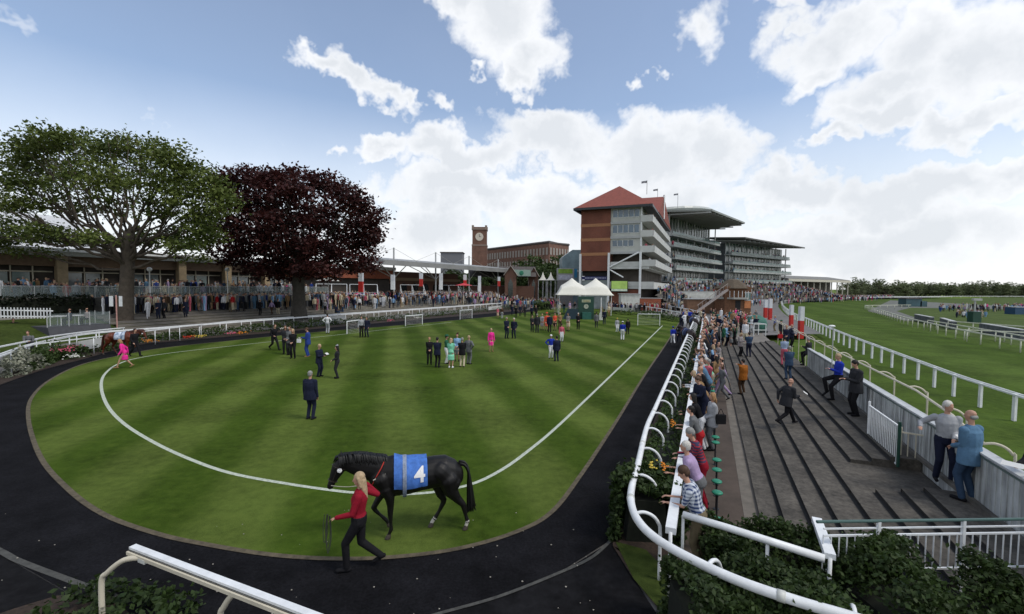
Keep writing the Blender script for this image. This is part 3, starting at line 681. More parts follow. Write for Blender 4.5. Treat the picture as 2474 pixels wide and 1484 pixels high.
def figure(pose, female=False, dress=False, coat=False, short=False, hat=0, hair='short', fat=0.0, fingers=False, skirtlen=.50, clothed_in=0.0):
    Q = dict(hip=.93, lean=0, fl=(.10, 0, .08), fr=(-.10, .02, .08), hl=(.25, -.05, .82), hr=(-.25, -.05, .82), head=(0, 0), pole=(.35, 1, -.35), kpole=(0, -1, .15)); Q.update(POSES[pose] if isinstance(pose, str) else pose)
    rg = {k: MB() for k in REG}; rg['shoe1'] = MB(); rg['shoe-1'] = MB()
    hip = Vector((0, 0, Q['hip'])); la = R(Q['lean']); sp = Vector((0, -math.sin(la), math.cos(la))); fw = Vector((0, -math.cos(la), -math.sin(la))); X = Vector((1, 0, 0))
    sw = .165 if female else .19; g = fat
    T = rg['top']
    def sec(t, rx, ry, fo=0): return (hip + sp * t + fw * fo, X * (rx + g * .8), fw * (ry + g))
    loft(T, [sec(-.10, .10, .07), sec(-.05, .155, .105), sec(.04, .165, .118), sec(.14, .145 if not female else .125, .10, .015), sec(.26, .158 if not female else .14, .115, .015), sec(.36, .178 if not female else .155, .125 if not female else .13, .01), sec(.44, .17 if not female else .15, .105), sec(.50, .12, .08), sec(.54, .055, .05)])
    neck = hip + sp * .53
    hp, hy = R(Q['head'][0]), R(Q['head'][1])
    hd = (Matrix.Rotation(hy, 3, 'Z') @ Matrix.Rotation(hp, 3, 'X'))     # head frame: face towards -Y
    hup = Vector((0, -math.sin(la) * .5, 1)).normalized(); hc = neck + hup * .10 + hd @ Vector((0, -.02, .085))
    capsule(rg['skin'], neck - sp * .04, hc - Vector((0, -.01, .03)), .056 if not female else .048, .052)
    def H(x, y, z): return hc + hd @ Vector((x, y, z))
    S = rg['skin']
    secs = [(H(0, -.035, -.115), hd @ Vector((.025, 0, 0)), hd @ Vector((0, -.028, 0))), (H(0, -.025, -.09), hd @ Vector((.048, 0, 0)), hd @ Vector((0, -.055, 0))), (H(0, -.012, -.045), hd @ Vector((.064, 0, 0)), hd @ Vector((0, -.082, 0))),
            (H(0, 0, .01), hd @ Vector((.073, 0, 0)), hd @ Vector((0, -.094, 0))), (H(0, .004, .06), hd @ Vector((.070, 0, 0)), hd @ Vector((0, -.09, 0))), (H(0, .006, .095), hd @ Vector((.048, 0, 0)), hd @ Vector((0, -.062, 0))), (H(0, .006, .112), hd @ Vector((.02, 0, 0)), hd @ Vector((0, -.025, 0)))]
    loft(S, secs, 14)
    capsule(S, H(0, -.092, .012), H(0, -.108, -.022), .009, .014, 8)         # nose
    capsule(S, H(-.022, -.082, -.062), H(.022, -.082, -.062), .010, .010, 8)  # mouth
    for s in (-1, 1):
        S.ball(H(s * .076, .004, -.005), (.012, .018, .030), 8, 6)          # ears
        S.ball(H(s * .03, -.083, .012), .012, 8, 6)
    HM = rg['hair']
    if hair != 'bald':
        HM.ball(H(0, .018, .040), (.082, .092, .086), 14, 10)
        HM.ball(H(0, .045, -.01), (.074, .06, .07), 12, 8)
    else:
        HM.ball(H(0, .055, -.015), (.078, .05, .045), 12, 8)
    if hair in ('long', 'bob'):
        Lh = .34 if hair == 'long' else .14
        b = H(0, .06, -.03); loft(HM, [(H(0, .03, .05), X * .08, Vector((0, .06, 0))), (b, X * .085, Vector((0, .055, 0))), (b + Vector((0, .03, -Lh * .5)), X * .085, Vector((0, .045, 0))), (b + Vector((0, .055, -Lh)), X * .055, Vector((0, .03, 0))), (b + Vector((0, .06, -Lh - .05)), X * .015, Vector((0, .01, 0)))])
        for s in (-1, 1): capsule(HM, H(s * .068, -.01, .03), H(s * .078, .02, -.12), .028, .022)
    if hat:
        K = rg['hat']
        if hat == 1:   # flat cap / jockey cap
            K.ball(H(0, .0, .055), (.092, .112, .075), 14, 8); K.ball(H(0, -.10, .04), (.06, .06, .012), 12, 6)
        elif hat == 2:  # brimmed
            loft(K, [(H(0, .0, .065), hd @ Vector((.15, 0, 0)), hd @ Vector((0, -.17, 0))), (H(0, 0, .075), hd @ Vector((.15, 0, 0)), hd @ Vector((0, -.17, 0)))], 18)
            loft(K, [(H(0, .0, .04), hd @ Vector((.09, 0, 0)), hd @ Vector((0, -.105, 0))), (H(0, 0, .15), hd @ Vector((.078, 0, 0)), hd @ Vector((0, -.09, 0))), (H(0, 0, .165), hd @ Vector((.05, 0, 0)), hd @ Vector((0, -.06, 0)))], 14)
        elif hat == 3:  # fascinator: small tilted disc with a bow
            K.ball(H(.04, .0, .125), (.085, .085, .02), 12, 6); K.ball(H(.06, .02, .16), (.04, .03, .035), 8, 6); K.ball(H(.02, .03, .155), (.03, .04, .03), 8, 6)
    # arms
    sleeve = rg['top']; fore = rg['skin'] if short else rg['top']
    for s, hk in ((1, 'hl'), (-1, 'hr')):
        sh = hip + sp * .455 + X * s * sw; pl = Vector(Q['pole']); pl = Vector((pl.x * s, pl.y, pl.z))
        el, wr = ik(sh, Q[hk], .29, .27, pl); k = 1.12 if coat else 1.0
        capsule(sleeve, sh, el if not short else sh.lerp(el, .75), .062 * k + g * .3, .048 * k); 
        if short: capsule(rg['skin'], sh, el, .045, .040)
        capsule(fore, el, wr, (.047 if not short else .040) * k, (.034 if not short else .027) * k)
        ax = (wr - el).normalized(); side = ax.cross(Vector((0, 0, 1))); side = side.normalized() if side.length > .2 else Vector((0, -1, 0)); nrm = side.cross(ax)
        pc = wr + ax * .055
        loft(rg['skin'], [(wr, side * .024, nrm * .018), (wr + ax * .03, side * .034, nrm * .017), (wr + ax * .07, side * .042, nrm * .015), (wr + ax * .095, side * .038, nrm * .012)], 10)
        fr_ = .0088 if fingers else .0115
        for q, (fo, fl_) in enumerate(((-.030, .062), (-.010, .075), (.010, .070), (.029, .055))):
            b0 = wr + ax * .088 + side * fo; b1 = b0 + ax * fl_ * .5 - nrm * .012; b2_ = b1 + ax * fl_ * .35 - nrm * .028
            capsule(rg['skin'], b0, b1, fr_, fr_ * .95, 8); capsule(rg['skin'], b1, b2_, fr_ * .95, fr_ * .8, 8)
        t0 = wr + ax * .025 - side * s * .028; capsule(rg['skin'], t0, t0 + ax * .035 - side * s * .025 - nrm * .015, fr_ * 1.15, fr_, 8); capsule(rg['skin'], t0 + ax * .035 - side * s * .025 - nrm * .015, t0 + ax * .06 - side * s * .018 - nrm * .03, fr_, fr_ * .85, 8)
    # legs
    legreg = rg['skin'] if dress else rg['bottom']
    tr = 0 if dress else .012
    for s, fk in ((1, 'fl'), (-1, 'fr')):
        hj = hip + Vector((s * .09, 0, -.02)); kn, an = ik(hj, Q[fk], .43, .43, Q['kpole'])
        capsule(legreg, hj, kn, .088 + g * .4 + tr * .5, .056 + tr, 12); capsule(legreg, kn, an, .056 + tr, .038 + tr * 1.3, 12)
        capsule(legreg, kn.lerp(an, .25) + Vector((0, .012, 0)), kn.lerp(an, .5) + Vector((0, .01, 0)), .052, .045)
        lift = Q[fk][2] - .08
        toe = an + Vector((s * .02, -.15, -.045 - lift * .35)); heel = an + Vector((0, .045, -.04 + lift * .5))
        if lift > .05: toe = an + Vector((s * .01, -.12, -.045 - lift * .55)); heel = an + Vector((0, .05, .0))
        for K_ in (rg['shoes'], rg['shoe%d' % s]): capsule(K_, heel, toe, .036, .034, 10); capsule(K_, an + Vector((0, 0, 0)), heel.lerp(toe, .35), .04, .036)
    if not dress:
        loft(rg['bottom'], [sec(-.13, .10, .075), sec(-.08, .172, .115), sec(.0, .178, .125), sec(.08, .165, .118)])
    if coat:
        loft(T, [sec(-.20, .205, .150), sec(-.17, .21, .155), sec(.0, .195, .15), sec(.15, .17, .13), sec(.30, .19, .145), sec(.42, .19, .13), sec(.47, .13, .09)])
    if dress:
        kz = hip.z - skirtlen
        loft(rg['bottom'], [(Vector((0, -.0, kz)), X * .19, Vector((0, .15, 0))), (Vector((0, 0, kz + .03)), X * .20, Vector((0, .16, 0))), (Vector((0, 0, hip.z - .2)), X * .195, Vector((0, .155, 0))), sec(0, .175, .135), sec(.12, .14, .11), sec(.17, .11, .09)])
    return rg
BODY = {}
def fig_meshes(key, detail, **kw):
    """detail 0: one low mesh with colour slots; 1: parts at 17 mm; 2: parts at 10 mm"""
    kk = (str(key), detail, tuple(sorted((a, str(b)) for a, b in kw.items())))
    if kk in BODY: return BODY[kk]
    rg = figure(key, fingers=detail == 2, **kw); out = {}
    if detail == 0:
        res = remesh([rg[k] for k in REG], .036, 1); region_split(res, [rg[k] for k in REG], [white] * 6); out['body'] = res
    else:
        vx = .017 if detail == 1 else .0095
        under = [rg[k] for k in ('skin', 'shoes', 'bottom', 'top')]
        res = remesh(under, vx, 2, -.006); region_split(res, [rg['skin'], rg['top'], rg['bottom'], rg['shoes']], [white] * 4); out['body'] = res
        for k in ('top', 'bottom', 'shoe1', 'shoe-1', 'hair', 'hat'):
            if rg[k].v:
                r_ = remesh([rg[k]], vx, 2, .003 if k != 'top' else .006); r_.materials.append(white); out[k] = r_
    BODY[kk] = out; return out
def cloth(name, rgb, var=.12, rough=.85, sc=12.0): return M('cloth_' + name, rgb, rough, var, sc, spec=.15, bump=.6)
def hairm(name, rgb): return M('hair_' + name, rgb, .6, .3, 30.0, spec=.3)
SK = M('skin', (.42, .235, .165), .55, .08, 6.0, spec=.35); SK2 = M('skin_ruddy', (.40, .19, .14), .55, .1, 6.0, spec=.35)
CL = {n: cloth(n, c) for n, c in dict(black=(.009, .009, .011), navy=(.011, .014, .032), charcoal=(.022, .023, .027), grey=(.12, .125, .13), lgrey=(.30, .31, .33), white=(.62, .63, .65), cream=(.48, .42, .30), blue=(.02, .045, .20), skyblue=(.20, .34, .52), royal=(.012, .03, .30),
        pink=(.70, .03, .26), rose=(.45, .10, .14), coral=(.62, .09, .05), red=(.35, .015, .02), crimson=(.22, .008, .02), green=(.02, .09, .05), mint=(.20, .55, .38), teal=(.03, .12, .12), brown=(.06, .035, .02), tan=(.24, .15, .075), orange=(.26, .085, .012), khaki=(.16, .13, .08), lilac=(.35, .26, .42), denim=(.03, .055, .10), bluecard=(.085, .17, .27), purple=(.07, .02, .10), yellow=(.5, .38, .06)).items()}
HC = {n: hairm(n, c) for n, c in dict(grey=(.22, .22, .21), white=(.50, .48, .44), brown=(.06, .032, .018), dark=(.012, .01, .009), blonde=(.36, .265, .16), fair=(.30, .17, .08), bald=(.40, .22, .16)).items()}
def pattern(name, c1, c2, sc, stripes=False):
    m = bpy.data.materials.new(name); m.use_nodes = True; t, b = nodes(m); tcn = tn(t, 'ShaderNodeTexCoord')
    if stripes:
        w = tn(t, 'ShaderNodeTexWave', {'Vector': tcn.outputs['Object'], 'Scale': sc}, bands_direction='Z'); f = tn(t, 'ShaderNodeMath', {0: w.outputs['Fac'], 1: .5}, operation='GREATER_THAN').outputs[0]; out = mixc(t, f, c1, c2)
    else:
        a = tn(t, 'ShaderNodeTexWave', {'Vector': tcn.outputs['Object'], 'Scale': sc}, bands_direction='Z'); b2_ = tn(t, 'ShaderNodeTexWave', {'Vector': tcn.outputs['Object'], 'Scale': sc}, bands_direction='DIAGONAL')
        b2_.bands_direction = 'X'
        f = tn(t, 'ShaderNodeMath', {0: tn(t, 'ShaderNodeMath', {0: a.outputs['Fac'], 1: .5}, operation='GREATER_THAN').outputs[0], 1: tn(t, 'ShaderNodeMath', {0: b2_.outputs['Fac'], 1: .5}, operation='GREATER_THAN').outputs[0]}, operation='ADD')
        out = mixc(t, tn(t, 'ShaderNodeMath', {0: f.outputs[0], 1: .5}, operation='MULTIPLY').outputs[0], c1, c2)
    t.links.new(out, b.inputs['Base Color']); b.inputs['Roughness'].default_value = .85; CL[name] = m
pattern('check', (.50, .54, .60), (.015, .035, .11), 5.0); pattern('navyred', (.25, .015, .03), (.02, .02, .06), 5.0, True); pattern('speckle', (.4, .36, .36), (.03, .025, .03), 14.0); pattern('bluestripe', (.40, .48, .60), (.10, .16, .30), 14.0, True)
def place_mesh(name, me, mats, parent):
    o = link(name, me, parent)
    for i, m in enumerate(mats): o.material_slots[i].link = 'OBJECT'; o.material_slots[i].material = m
    return o
def person(pos, height, face, pose='stand', top='navy', bottom=None, hair='brown', style='short', shoes='black', hat=0, hatc=None, detail=1, label='', group=None, skin=SK, **kw):
    """face: 0 towards the camera, 90 to the right, 180 away, -90 to the left"""
    bottom = bottom or top
    if detail == 0:
        ms = fig_meshes(pose, 0, hair=style, hat=hat, **kw)
        o = place_mesh('person', ms['body'], [skin, CL[top], CL[bottom], CL[shoes], HC[hair], CL[hatc or top]], None)
        o.location = pos; o.rotation_euler = (0, 0, R(face)); s = height / 1.76; o.scale = (s, s, s); return tag(o, label, 'person', group)
    ms = fig_meshes(pose, detail, hair=style, hat=hat, **kw)
    root = thing('person', label, 'person', pos, R(face), group); s = height / 1.76; root.scale = (s, s, s)
    legm = skin if kw.get('dress') else CL[bottom]
    place_mesh('body', ms['body'], [skin, CL[top], legm, CL[shoes]], root)
    names = dict(top='jacket' if kw.get('coat') else ('top' if not kw.get('dress') else 'bodice'), bottom='skirt' if kw.get('dress') else 'trousers', hair='hair', hat='hat')
    names['shoe1'] = names['shoe-1'] = 'shoe'
    for k in ('top', 'bottom', 'shoe1', 'shoe-1', 'hair', 'hat'):
        if k in ms: place_mesh(names[k], ms[k], [{'top': CL[top], 'bottom': CL[bottom], 'shoe1': CL[shoes], 'shoe-1': CL[shoes], 'hair': HC[hair], 'hat': CL[hatc or top]}[k]], root)
    return root
def at_feet(px, py, z=0.0): return P(px, py, z)
def hgt(px, py, hpx, z=0.0, lo=1.5, hi=1.93):
    Y = P(px, py, z).y; return max(lo, min(hi, hpx / FPX * Y))
def paper(pos, face, label, size=(.20, .14)):
    m = MB(); m.box((0, 0, 0), (size[0], size[1], .004)); o = m.build('race_card', M('paper', (.66, .66, .64), .7, .04)); o.location = pos; o.rotation_euler = (R(35), 0, R(face)); return tag(o, label, 'paper')

# ------------------------------------------------------------------ horse
def bend(m):
    """lower the head and neck a little"""
    def f(v):
        x, y, z = v; k = max(0, min(1, (x - .10) / .55)) * max(0, min(1, (z - .98) / .12)); return (x + .02 * k, y, z - .115 * k)
    m.v = [f(v) for v in m.v]
def build_horse_meshes():
    coat, sock, hoof = MB(), MB(), MB()
    def sec(x, z, hz, hy, lean=0.0): return (Vector((x, 0, z)), Vector((math.sin(lean) * hz, 0, math.cos(lean) * hz)), Vector((0, hy, 0)))
    loft(coat, [sec(.33, 1.17, .10, .08), sec(.27, 1.16, .20, .15), sec(.12, 1.15, .33, .21), sec(-.08, 1.14, .385, .255), sec(-.36, 1.105, .335, .285), sec(-.60, 1.12, .30, .285), sec(-.84, 1.145, .30, .27), sec(-1.06, 1.15, .295, .255), sec(-1.24, 1.10, .25, .215), sec(-1.36, 1.05, .17, .13), sec(-1.40, 1.04, .09, .06)], 18)
    # withers ridge, rump muscles, shoulders
    capsule(coat, (.10, 0, 1.44), (-.18, 0, 1.42), .085, .07)
    for s in (-1, 1):
        capsule(coat, (-.95, s * .13, 1.20), (-1.18, s * .12, .95), .19, .16, 12)
        capsule(coat, (.12, s * .13, 1.15), (.02, s * .13, .92), .15, .11, 12)
    # neck and head
    def nsec(x, z, hl, hy, ang): return (Vector((x, 0, z)), Vector((-math.sin(ang) * hl, 0, math.cos(ang) * hl)), Vector((0, hy, 0)))
    loft(coat, [nsec(.02, 1.25, .25, .17, .5), nsec(.20, 1.33, .25, .145, .55), nsec(.40, 1.43, .215, .115, .5), nsec(.58, 1.52, .178, .095, .4), nsec(.73, 1.57, .145, .082, .2), nsec(.83, 1.60, .10, .065, .1), nsec(.88, 1.60, .05, .04, 0)], 14)
    def hsec(x, z, hl, hy): return (Vector((x, 0, z)), Vector((hl * .93, 0, hl * .38)), Vector((0, hy, 0)))
    loft(coat, [hsec(.79, 1.64, .05, .04), hsec(.81, 1.60, .10, .075), hsec(.845, 1.51, .125, .088), hsec(.885, 1.42, .115, .078), hsec(.93, 1.33, .088, .060), hsec(.965, 1.25, .070, .050), hsec(.995, 1.18, .064, .050), hsec(1.015, 1.125, .052, .042), hsec(1.02, 1.105, .025, .02)], 12)
    for s in (-1, 1):
        loft(coat, [(Vector((.80, s * .05, 1.66)), Vector((.028, 0, 0)), Vector((0, .018, 0))), (Vector((.815, s * .062, 1.72)), Vector((.030, 0, 0)), Vector((0, .016, 0))), (Vector((.825, s * .066, 1.80)), Vector((.006, 0, 0)), Vector((0, .005, 0)))], 8)
        coat.ball((.905, s * .073, 1.50), .018, 8, 6)
    LEG = dict(
      near_fore=[(.05, .95, .13), (-.02, .80, .095), (-.035, .62, .066), (-.03, .46, .052), (-.035, .40, .044), (-.04, .28, .030), (-.045, .17, .040), (-.01, .10, .032)],
      far_fore=[(.06, .95, .12), (.10, .80, .09), (.20, .64, .064), (.275, .51, .054), (.25, .45, .044), (.16, .35, .030), (.06, .25, .040), (.02, .19, .032)],
      near_hind=[(-1.10, 1.02, .20), (-1.14, .82, .145), (-1.26, .64, .088), (-1.385, .50, .060), (-1.40, .44, .054), (-1.43, .30, .036), (-1.47, .165, .044), (-1.45, .10, .034)],
      far_hind=[(-1.06, 1.02, .19), (-.94, .82, .14), (-.97, .64, .085), (-1.04, .52, .060), (-1.03, .46, .054), (-.95, .30, .036), (-.865, .165, .044), (-.81, .10, .034)])
    for nm, pts in LEG.items():
        s = 1 if 'near' in nm else -1; y0 = .135
        P3 = [Vector((x, s * (y0 + (.0 if i < 2 else -.01)), z)) for i, (x, z, r) in enumerate(pts)]; rs = [r for _, _, r in pts]
        for i in range(len(P3) - 1):
            tgt = sock if ('hind' in nm and i >= 6) else coat
            capsule(tgt, P3[i], P3[i + 1], rs[i], rs[i + 1], 10)
        e = P3[-1]; fd = .045
        if nm == 'far_fore': tip = e + Vector((-.035, 0, -.09)); loft(hoof, [(e, Vector((.036, 0, 0)), Vector((0, .036, 0))), (tip, Vector((.045, 0, -.02)), Vector((0, .045, 0)))], 10)
        else: loft(hoof, [(Vector((e.x + .005, e.y, .085)), Vector((.038, 0, 0)), Vector((0, .038, 0))), (Vector((e.x + .03, e.y, .0)), Vector((.062, 0, 0)), Vector((0, .054, 0)))], 12)
    for mm_ in (coat,): bend(mm_)
    body = remesh([coat, sock, hoof], .0125, 9); region_split(body, [coat, sock, hoof], [white] * 3)
    rnd = random.Random(11)
    # mane: many short tapering locks along the crest, falling to the near side and standing a little
    mane = MB()
    crest = smoothline([(.86, 0, 1.69), (.74, 0, 1.715), (.58, 0, 1.70), (.40, 0, 1.64), (.22, 0, 1.56), (.06, 0, 1.50)], 14)
    for p in crest:
        for q in range(3):
            s = rnd.choice((-1, 1, -1)); L = rnd.uniform(.09, .17); a = p + Vector((rnd.uniform(-.01, .01), rnd.uniform(-.012, .012), -.02))
            mane.tube([a, a + Vector((-.01, s * .03, .05)), a + Vector((-.03, s * .085, .02)), a + Vector((-.05, s * .11, -L * .7)), a + Vector((-.055, s * .112, -L))], [.016, .015, .012, .008, .002], 5)
    for q in range(12):
        a = Vector((.83 + rnd.uniform(-.02, .02), rnd.uniform(-.03, .03), 1.70)); mane.tube([a, a + Vector((.06, 0, .0)), a + Vector((.10, rnd.uniform(-.02, .02), -.10))], [.014, .012, .002], 5)
    bend(mane)
    tail = MB()
    for q in range(110):
        yy = rnd.gauss(0, .022); zz = rnd.gauss(0, .018); sp_ = rnd.gauss(0, .035); L = rnd.uniform(.78, 1.0)
        tail.tube(smoothline([(-1.31, yy * .5, 1.27 + zz), (-1.42, yy, 1.25 + zz), (-1.50, yy * 1.4, 1.10 + zz), (-1.53 + sp_ * .5, yy * 2 + sp_ * .4, .80), (-1.56 + sp_, yy * 2.4 + sp_, 1.27 - L + .06), (-1.57 + sp_ * 1.4, yy * 2.2 + sp_, 1.27 - L)], 2), [.016, .018, .018, .018, .018, .017, .016, .014, .010, .006, .002], 4)
    return body, mane, tail
HB, HMANE, HTAIL = build_horse_meshes()
def trunk_r(x):
    S = [(.12, 1.15, .33, .21), (-.08, 1.14, .385, .255), (-.36, 1.105, .335, .285), (-.60, 1.12, .30, .285), (-.84, 1.145, .30, .27)]
    for (x0, z0, h0, w0), (x1, z1, h1, w1) in zip(S, S[1:]):
        if x <= x0 and x >= x1: t = (x0 - x) / (x0 - x1); return lerp(z0, z1, t), lerp(h0, h1, t), lerp(w0, w1, t)
    return S[-1][1:]
def on_trunk(x, th, off):
    """th: angle from the top of the back down the near (+y) side"""
    z, h, w = trunk_r(x); p = Vector((x, math.sin(th) * (w + off), z + math.cos(th) * (h + off)))
    if abs(th) < .5: p.z = max(p.z, 1.455 + off * .6 - abs(x + .1) * .03)
    return p
def horse(pos, rz, coat, sockm, label, cloth_m, number=None, group=None, side=1, tack=True, scale=1.0, hairmat=None):
    root = thing('horse', label, 'horse', pos, rz, group); root.scale = (scale, side * scale, scale)
    hoofm = M('hoof', (.05, .04, .032), .6, .2)
    place_mesh('body', HB, [coat, sockm, hoofm], root)
    HMANE.build('mane', hairmat or coat, root, True) if 'hm' not in BODY else place_mesh('mane', BODY['hm'], [hairmat or coat], root)
    if 'hm' not in BODY: BODY['hm'] = root.children[-1].data if root.children and root.children[-1].name.startswith('mane') else [c for c in root.children if c.name.startswith('mane')][0].data
    if 'ht' not in BODY: o = HTAIL.build('tail', hairmat or coat, root, True); BODY['ht'] = o.data
    else: place_mesh('tail', BODY['ht'], [hairmat or coat], root)
    # saddle cloth, draped over the back
    m = MB(); xs = [-.10 - .60 * i / 12 for i in range(13)]; ths = [R(a) for a in range(-112, 113, 8)]
    for off in (.020, .030):
        vs = [on_trunk(x, th, off + .004 * math.sin(x * 31 + th * 5)) for x in xs for th in ths]; n = len(ths)
        m.add(vs, [(i * n + j, i * n + j + 1, (i + 1) * n + j + 1, (i + 1) * n + j) for i in range(12) for j in range(n - 1)])
    sc_ = m.build('saddle_cloth', cloth_m, root, True)
    if number:
        cu = bpy.data.curves.new('num', 'FONT'); cu.body = number; cu.size = .40; cu.align_x = 'CENTER'; cu.align_y = 'CENTER'; cu.extrude = .002; cu.offset = .008
        to = bpy.data.objects.new('tmpt', cu); col.objects.link(to); dg = bpy.context.evaluated_depsgraph_get(); dg.update()
        me = bpy.data.meshes.new_from_object(to.evaluated_get(dg)); bpy.data.objects.remove(to)
        bm = bmesh.new(); bm.from_mesh(me); bmesh.ops.triangulate(bm, faces=bm.faces); bmesh.ops.subdivide_edges(bm, edges=bm.edges, cuts=2)
        for v in bm.verts:
            x, y = v.co.x, v.co.y      # y up the flank, x reading towards the tail
            th = R(72) - y / .33; q = on_trunk(-.56 - x, th, .038 + v.co.z); v.co = q
        me2 = bpy.data.meshes.new('n'); bm.to_mesh(me2); bm.free(); me2.materials.append(M('number_white', (.72, .72, .72), .7, .03)); link('number', me2, sc_)
    if tack:
        strap = M('pale_girth', (.20, .24, .32), .7, .3, 20.0)
        m = MB(); pts = [on_trunk(-.29, R(a), .040) for a in range(-178, 179, 8)]; m.bar_ring = None
        w = .035; vs = []
        for p in pts: vs += [p + Vector((-w, 0, 0)), p + Vector((w, 0, 0))]
        m.add(vs, [(2 * i, 2 * i + 1, 2 * i + 3, 2 * i + 2) for i in range(len(pts) - 1)]); m.build('girth', strap, root, True)
        redm = M('red_strap', (.40, .03, .02), .6, .1); m = MB()
        for s in (-1, 1): m.tube(smoothline([(.05, s * .05, 1.50), (.12, s * .17, 1.38), (.22, s * .19, 1.22), (.30, s * .12, 1.06), (.34, 0, 1.02)], 4), .011, 6)
        bend(m); m.build('breast_girth', redm, root)
        m = MB()
        m.tube(smoothline([(.98, .052, 1.19), (.80, .16, 1.20), (.55, .24, 1.20), (.34, .30, 1.16)], 4), .007, 5)
        m.tube(smoothline([(-.10, .17, 1.36), (.06, .20, 1.26), (.26, .21, 1.20)], 3), .012, 6)
        bend(m); m.build('rein', M('pale_rein', (.35, .33, .28), .7, .2), root)
        m = MB(); lth = M('bridle_leather', (.02, .015, .012), .5, .2)
        def ring(cx, cz, hl, hy, r=.007): m.tube([Vector((cx + math.cos(a) * hl * .93, math.sin(a) * hy, cz + math.cos(a) * hl * .38)) for a in [k * math.pi / 8 for k in range(17)]], r, 5)
        ring(.96, 1.262, .082, .061, .009); ring(.845, 1.51, .134, .097)
        for s in (-1, 1): m.tube([(.965, s * .062, 1.26), (.90, s * .088, 1.42), (.84, s * .098, 1.56), (.80, s * .06, 1.66)], .007, 5)
        bend(m); m.build('bridle', lth, root)
        m = MB()
        for k in range(8): a = k * math.pi / 4; m.ball((.83 + .026 * math.cos(a), .098, 1.47 + .026 * math.sin(a)), (.018, .008, .018), 8, 5)
        m.ball((.83, .106, 1.47), (.016, .008, .016), 8, 5); bend(m); m.build('rosette', M('rosette_white', (.75, .75, .75), .6, .03), root)
        for c in root.children:
            if c.name.startswith('rein'): c['label'] = 'pale rein and strap'
    return root
black_coat = M('black_coat', (.0055, .005, .005), .5, .2, 3.0, spec=.3); chest_coat = M('chestnut_coat', (.10, .022, .008), .42, .25, 3.0, spec=.4)
dbay = M('dark_bay_coat', (.018, .009, .007), .4, .3, 3.0)
sockw = M('white_sock', (.5, .48, .44), .8, .1)
bluecloth = M('blue_saddle_cloth', (.055, .15, .45), .75, .30, 9.0, spec=.2)
# ================================================================== THE HORSES AND THEIR LEADERS
hp = P(936, 1303); HZ = R(180 + 14)
# the planted near fore hoof stands at hp
off = Matrix.Rotation(HZ, 3, 'Z') @ Vector((.02, .135, 0))
horse(hp - off, HZ, black_coat, sockw, 'black racehorse in a blue number 4 saddle cloth at the near end of the ring', bluecloth, '4', hairmat=M('black_hair', (.005, .005, .005), .5, .3))
# handler
hd_pos = P(868, 1374)
hpose = dict(fl=(.06, -.20, .08), fr=(-.06, .36, .19), hip=.90, lean=-3, hl=(.17, -.33, 1.02), hr=(-.36, .06, 1.36), pole=(.3, 1, -.6), head=(6, 12))
hand = person(hd_pos, 1.66, -84, hpose, 'crimson', 'black', 'blonde', 'long', 'black', detail=2, female=True, fat=.008, label='blonde woman in a red top and black trousers leading the black horse')
m = MB(); rnd = random.Random(2)
w_ = hd_pos + Matrix.Rotation(R(-84), 3, 'Z') @ Vector((.17, -.47, 1.0))
for k in range(4):
    x = rnd.uniform(-.03, .03); L = rnd.uniform(.42, .62)
    m.tube(smoothline([w_ + Vector((x, 0, .03)), w_ + Vector((x - .03, .01, -L * .5)), w_ + Vector((x - .01, 0, -L)), w_ + Vector((x + .04, .02, -L * .6)), w_ + Vector((x + .03, .01, .0))], 5), .006, 5)
tag(m.build('lead_rein', M('lead_rope', (.03, .035, .025), .8, .3)), 'looped dark lead rein hanging from the blonde woman hand', 'rein')
# chestnut
cp = P(316, 857); cz = R(10)
horse(cp + Vector((-.35, .3, 0)), cz, chest_coat, chest_coat, 'chestnut racehorse in a blue and white saddle cloth beside the far left rail', M('blue_white_cloth', (.10, .22, .42), .75, .5, 6.0, rgb2=(.5, .55, .62)), None, side=-1, hairmat=M('chestnut_hair', (.05, .012, .006), .5, .3))
person(P(326, 862), 1.8, 75, 'walk', 'black', 'black', 'dark', label='groom in black walking at the head of the chestnut horse', coat=True)
person(P(302, 890), 1.66, -60, dict(fl=(.07, -.36, .08), fr=(-.07, .34, .16), hl=(.26, -.22, .86), hr=(-.28, .1, .9), lean=16, head=(20, 0)), 'pink', 'pink', 'fair', 'bob', 'tan', detail=1, female=True, dress=True, skirtlen=.42, label='woman in a bright pink suit striding across the left end of the lawn')
# dark horses at the far right of the track
horse(P(1652, 838), R(100), dbay, dbay, 'dark horse nearest the white rail on the far right track', M('navy_cloth', (.02, .03, .09), .8, .2), None, hairmat=dbay)
horse(P(1668, 800), R(95), dbay, dbay, 'second dark horse further up the far right track', MATS['navy_cloth'], None, hairmat=dbay)

# ================================================================== PEOPLE ON THE LAWN: feet x, y, height in print units
def lawnman(px, py, hp_, face, pose, top, bottom, hair, label, **kw):
    kw.setdefault('detail', 1)
    return person(P(px, py), hgt(px, py, hp_), face, pose, top, bottom, hair, label=label, **kw)
lawnman(750, 1013, 119, 172, 'stand', 'navy', 'navy', 'grey', 'stout man in a dark suit standing alone with his back turned on the lawn', coat=True, fat=.035, detail=2)
lawnman(771, 910, 80, 75, dict(POSES['read'], head=(15, 0)), 'navy', 'navy', 'blonde', 'white haired man in a navy suit holding a race card out', coat=True)
paper(P(771, 910) + Vector((.45, -.1, 1.2)), 75, 'race card held by the white haired man in navy')
lawnman(815, 914, 80, -60, 'front', 'charcoal', 'charcoal', 'dark', 'slim woman in a dark grey suit and cap facing the white haired man', style='long', female=True, hat=3, hatc='lgrey')
lawnman(744, 862, 77, -80, 'read', 'blue', 'blue', 'brown', 'tall man in a bright navy suit with tan shoes reading a card', coat=True, shoes='tan')
CL['mednavy'] = cloth('mednavy', (.015, .025, .085))
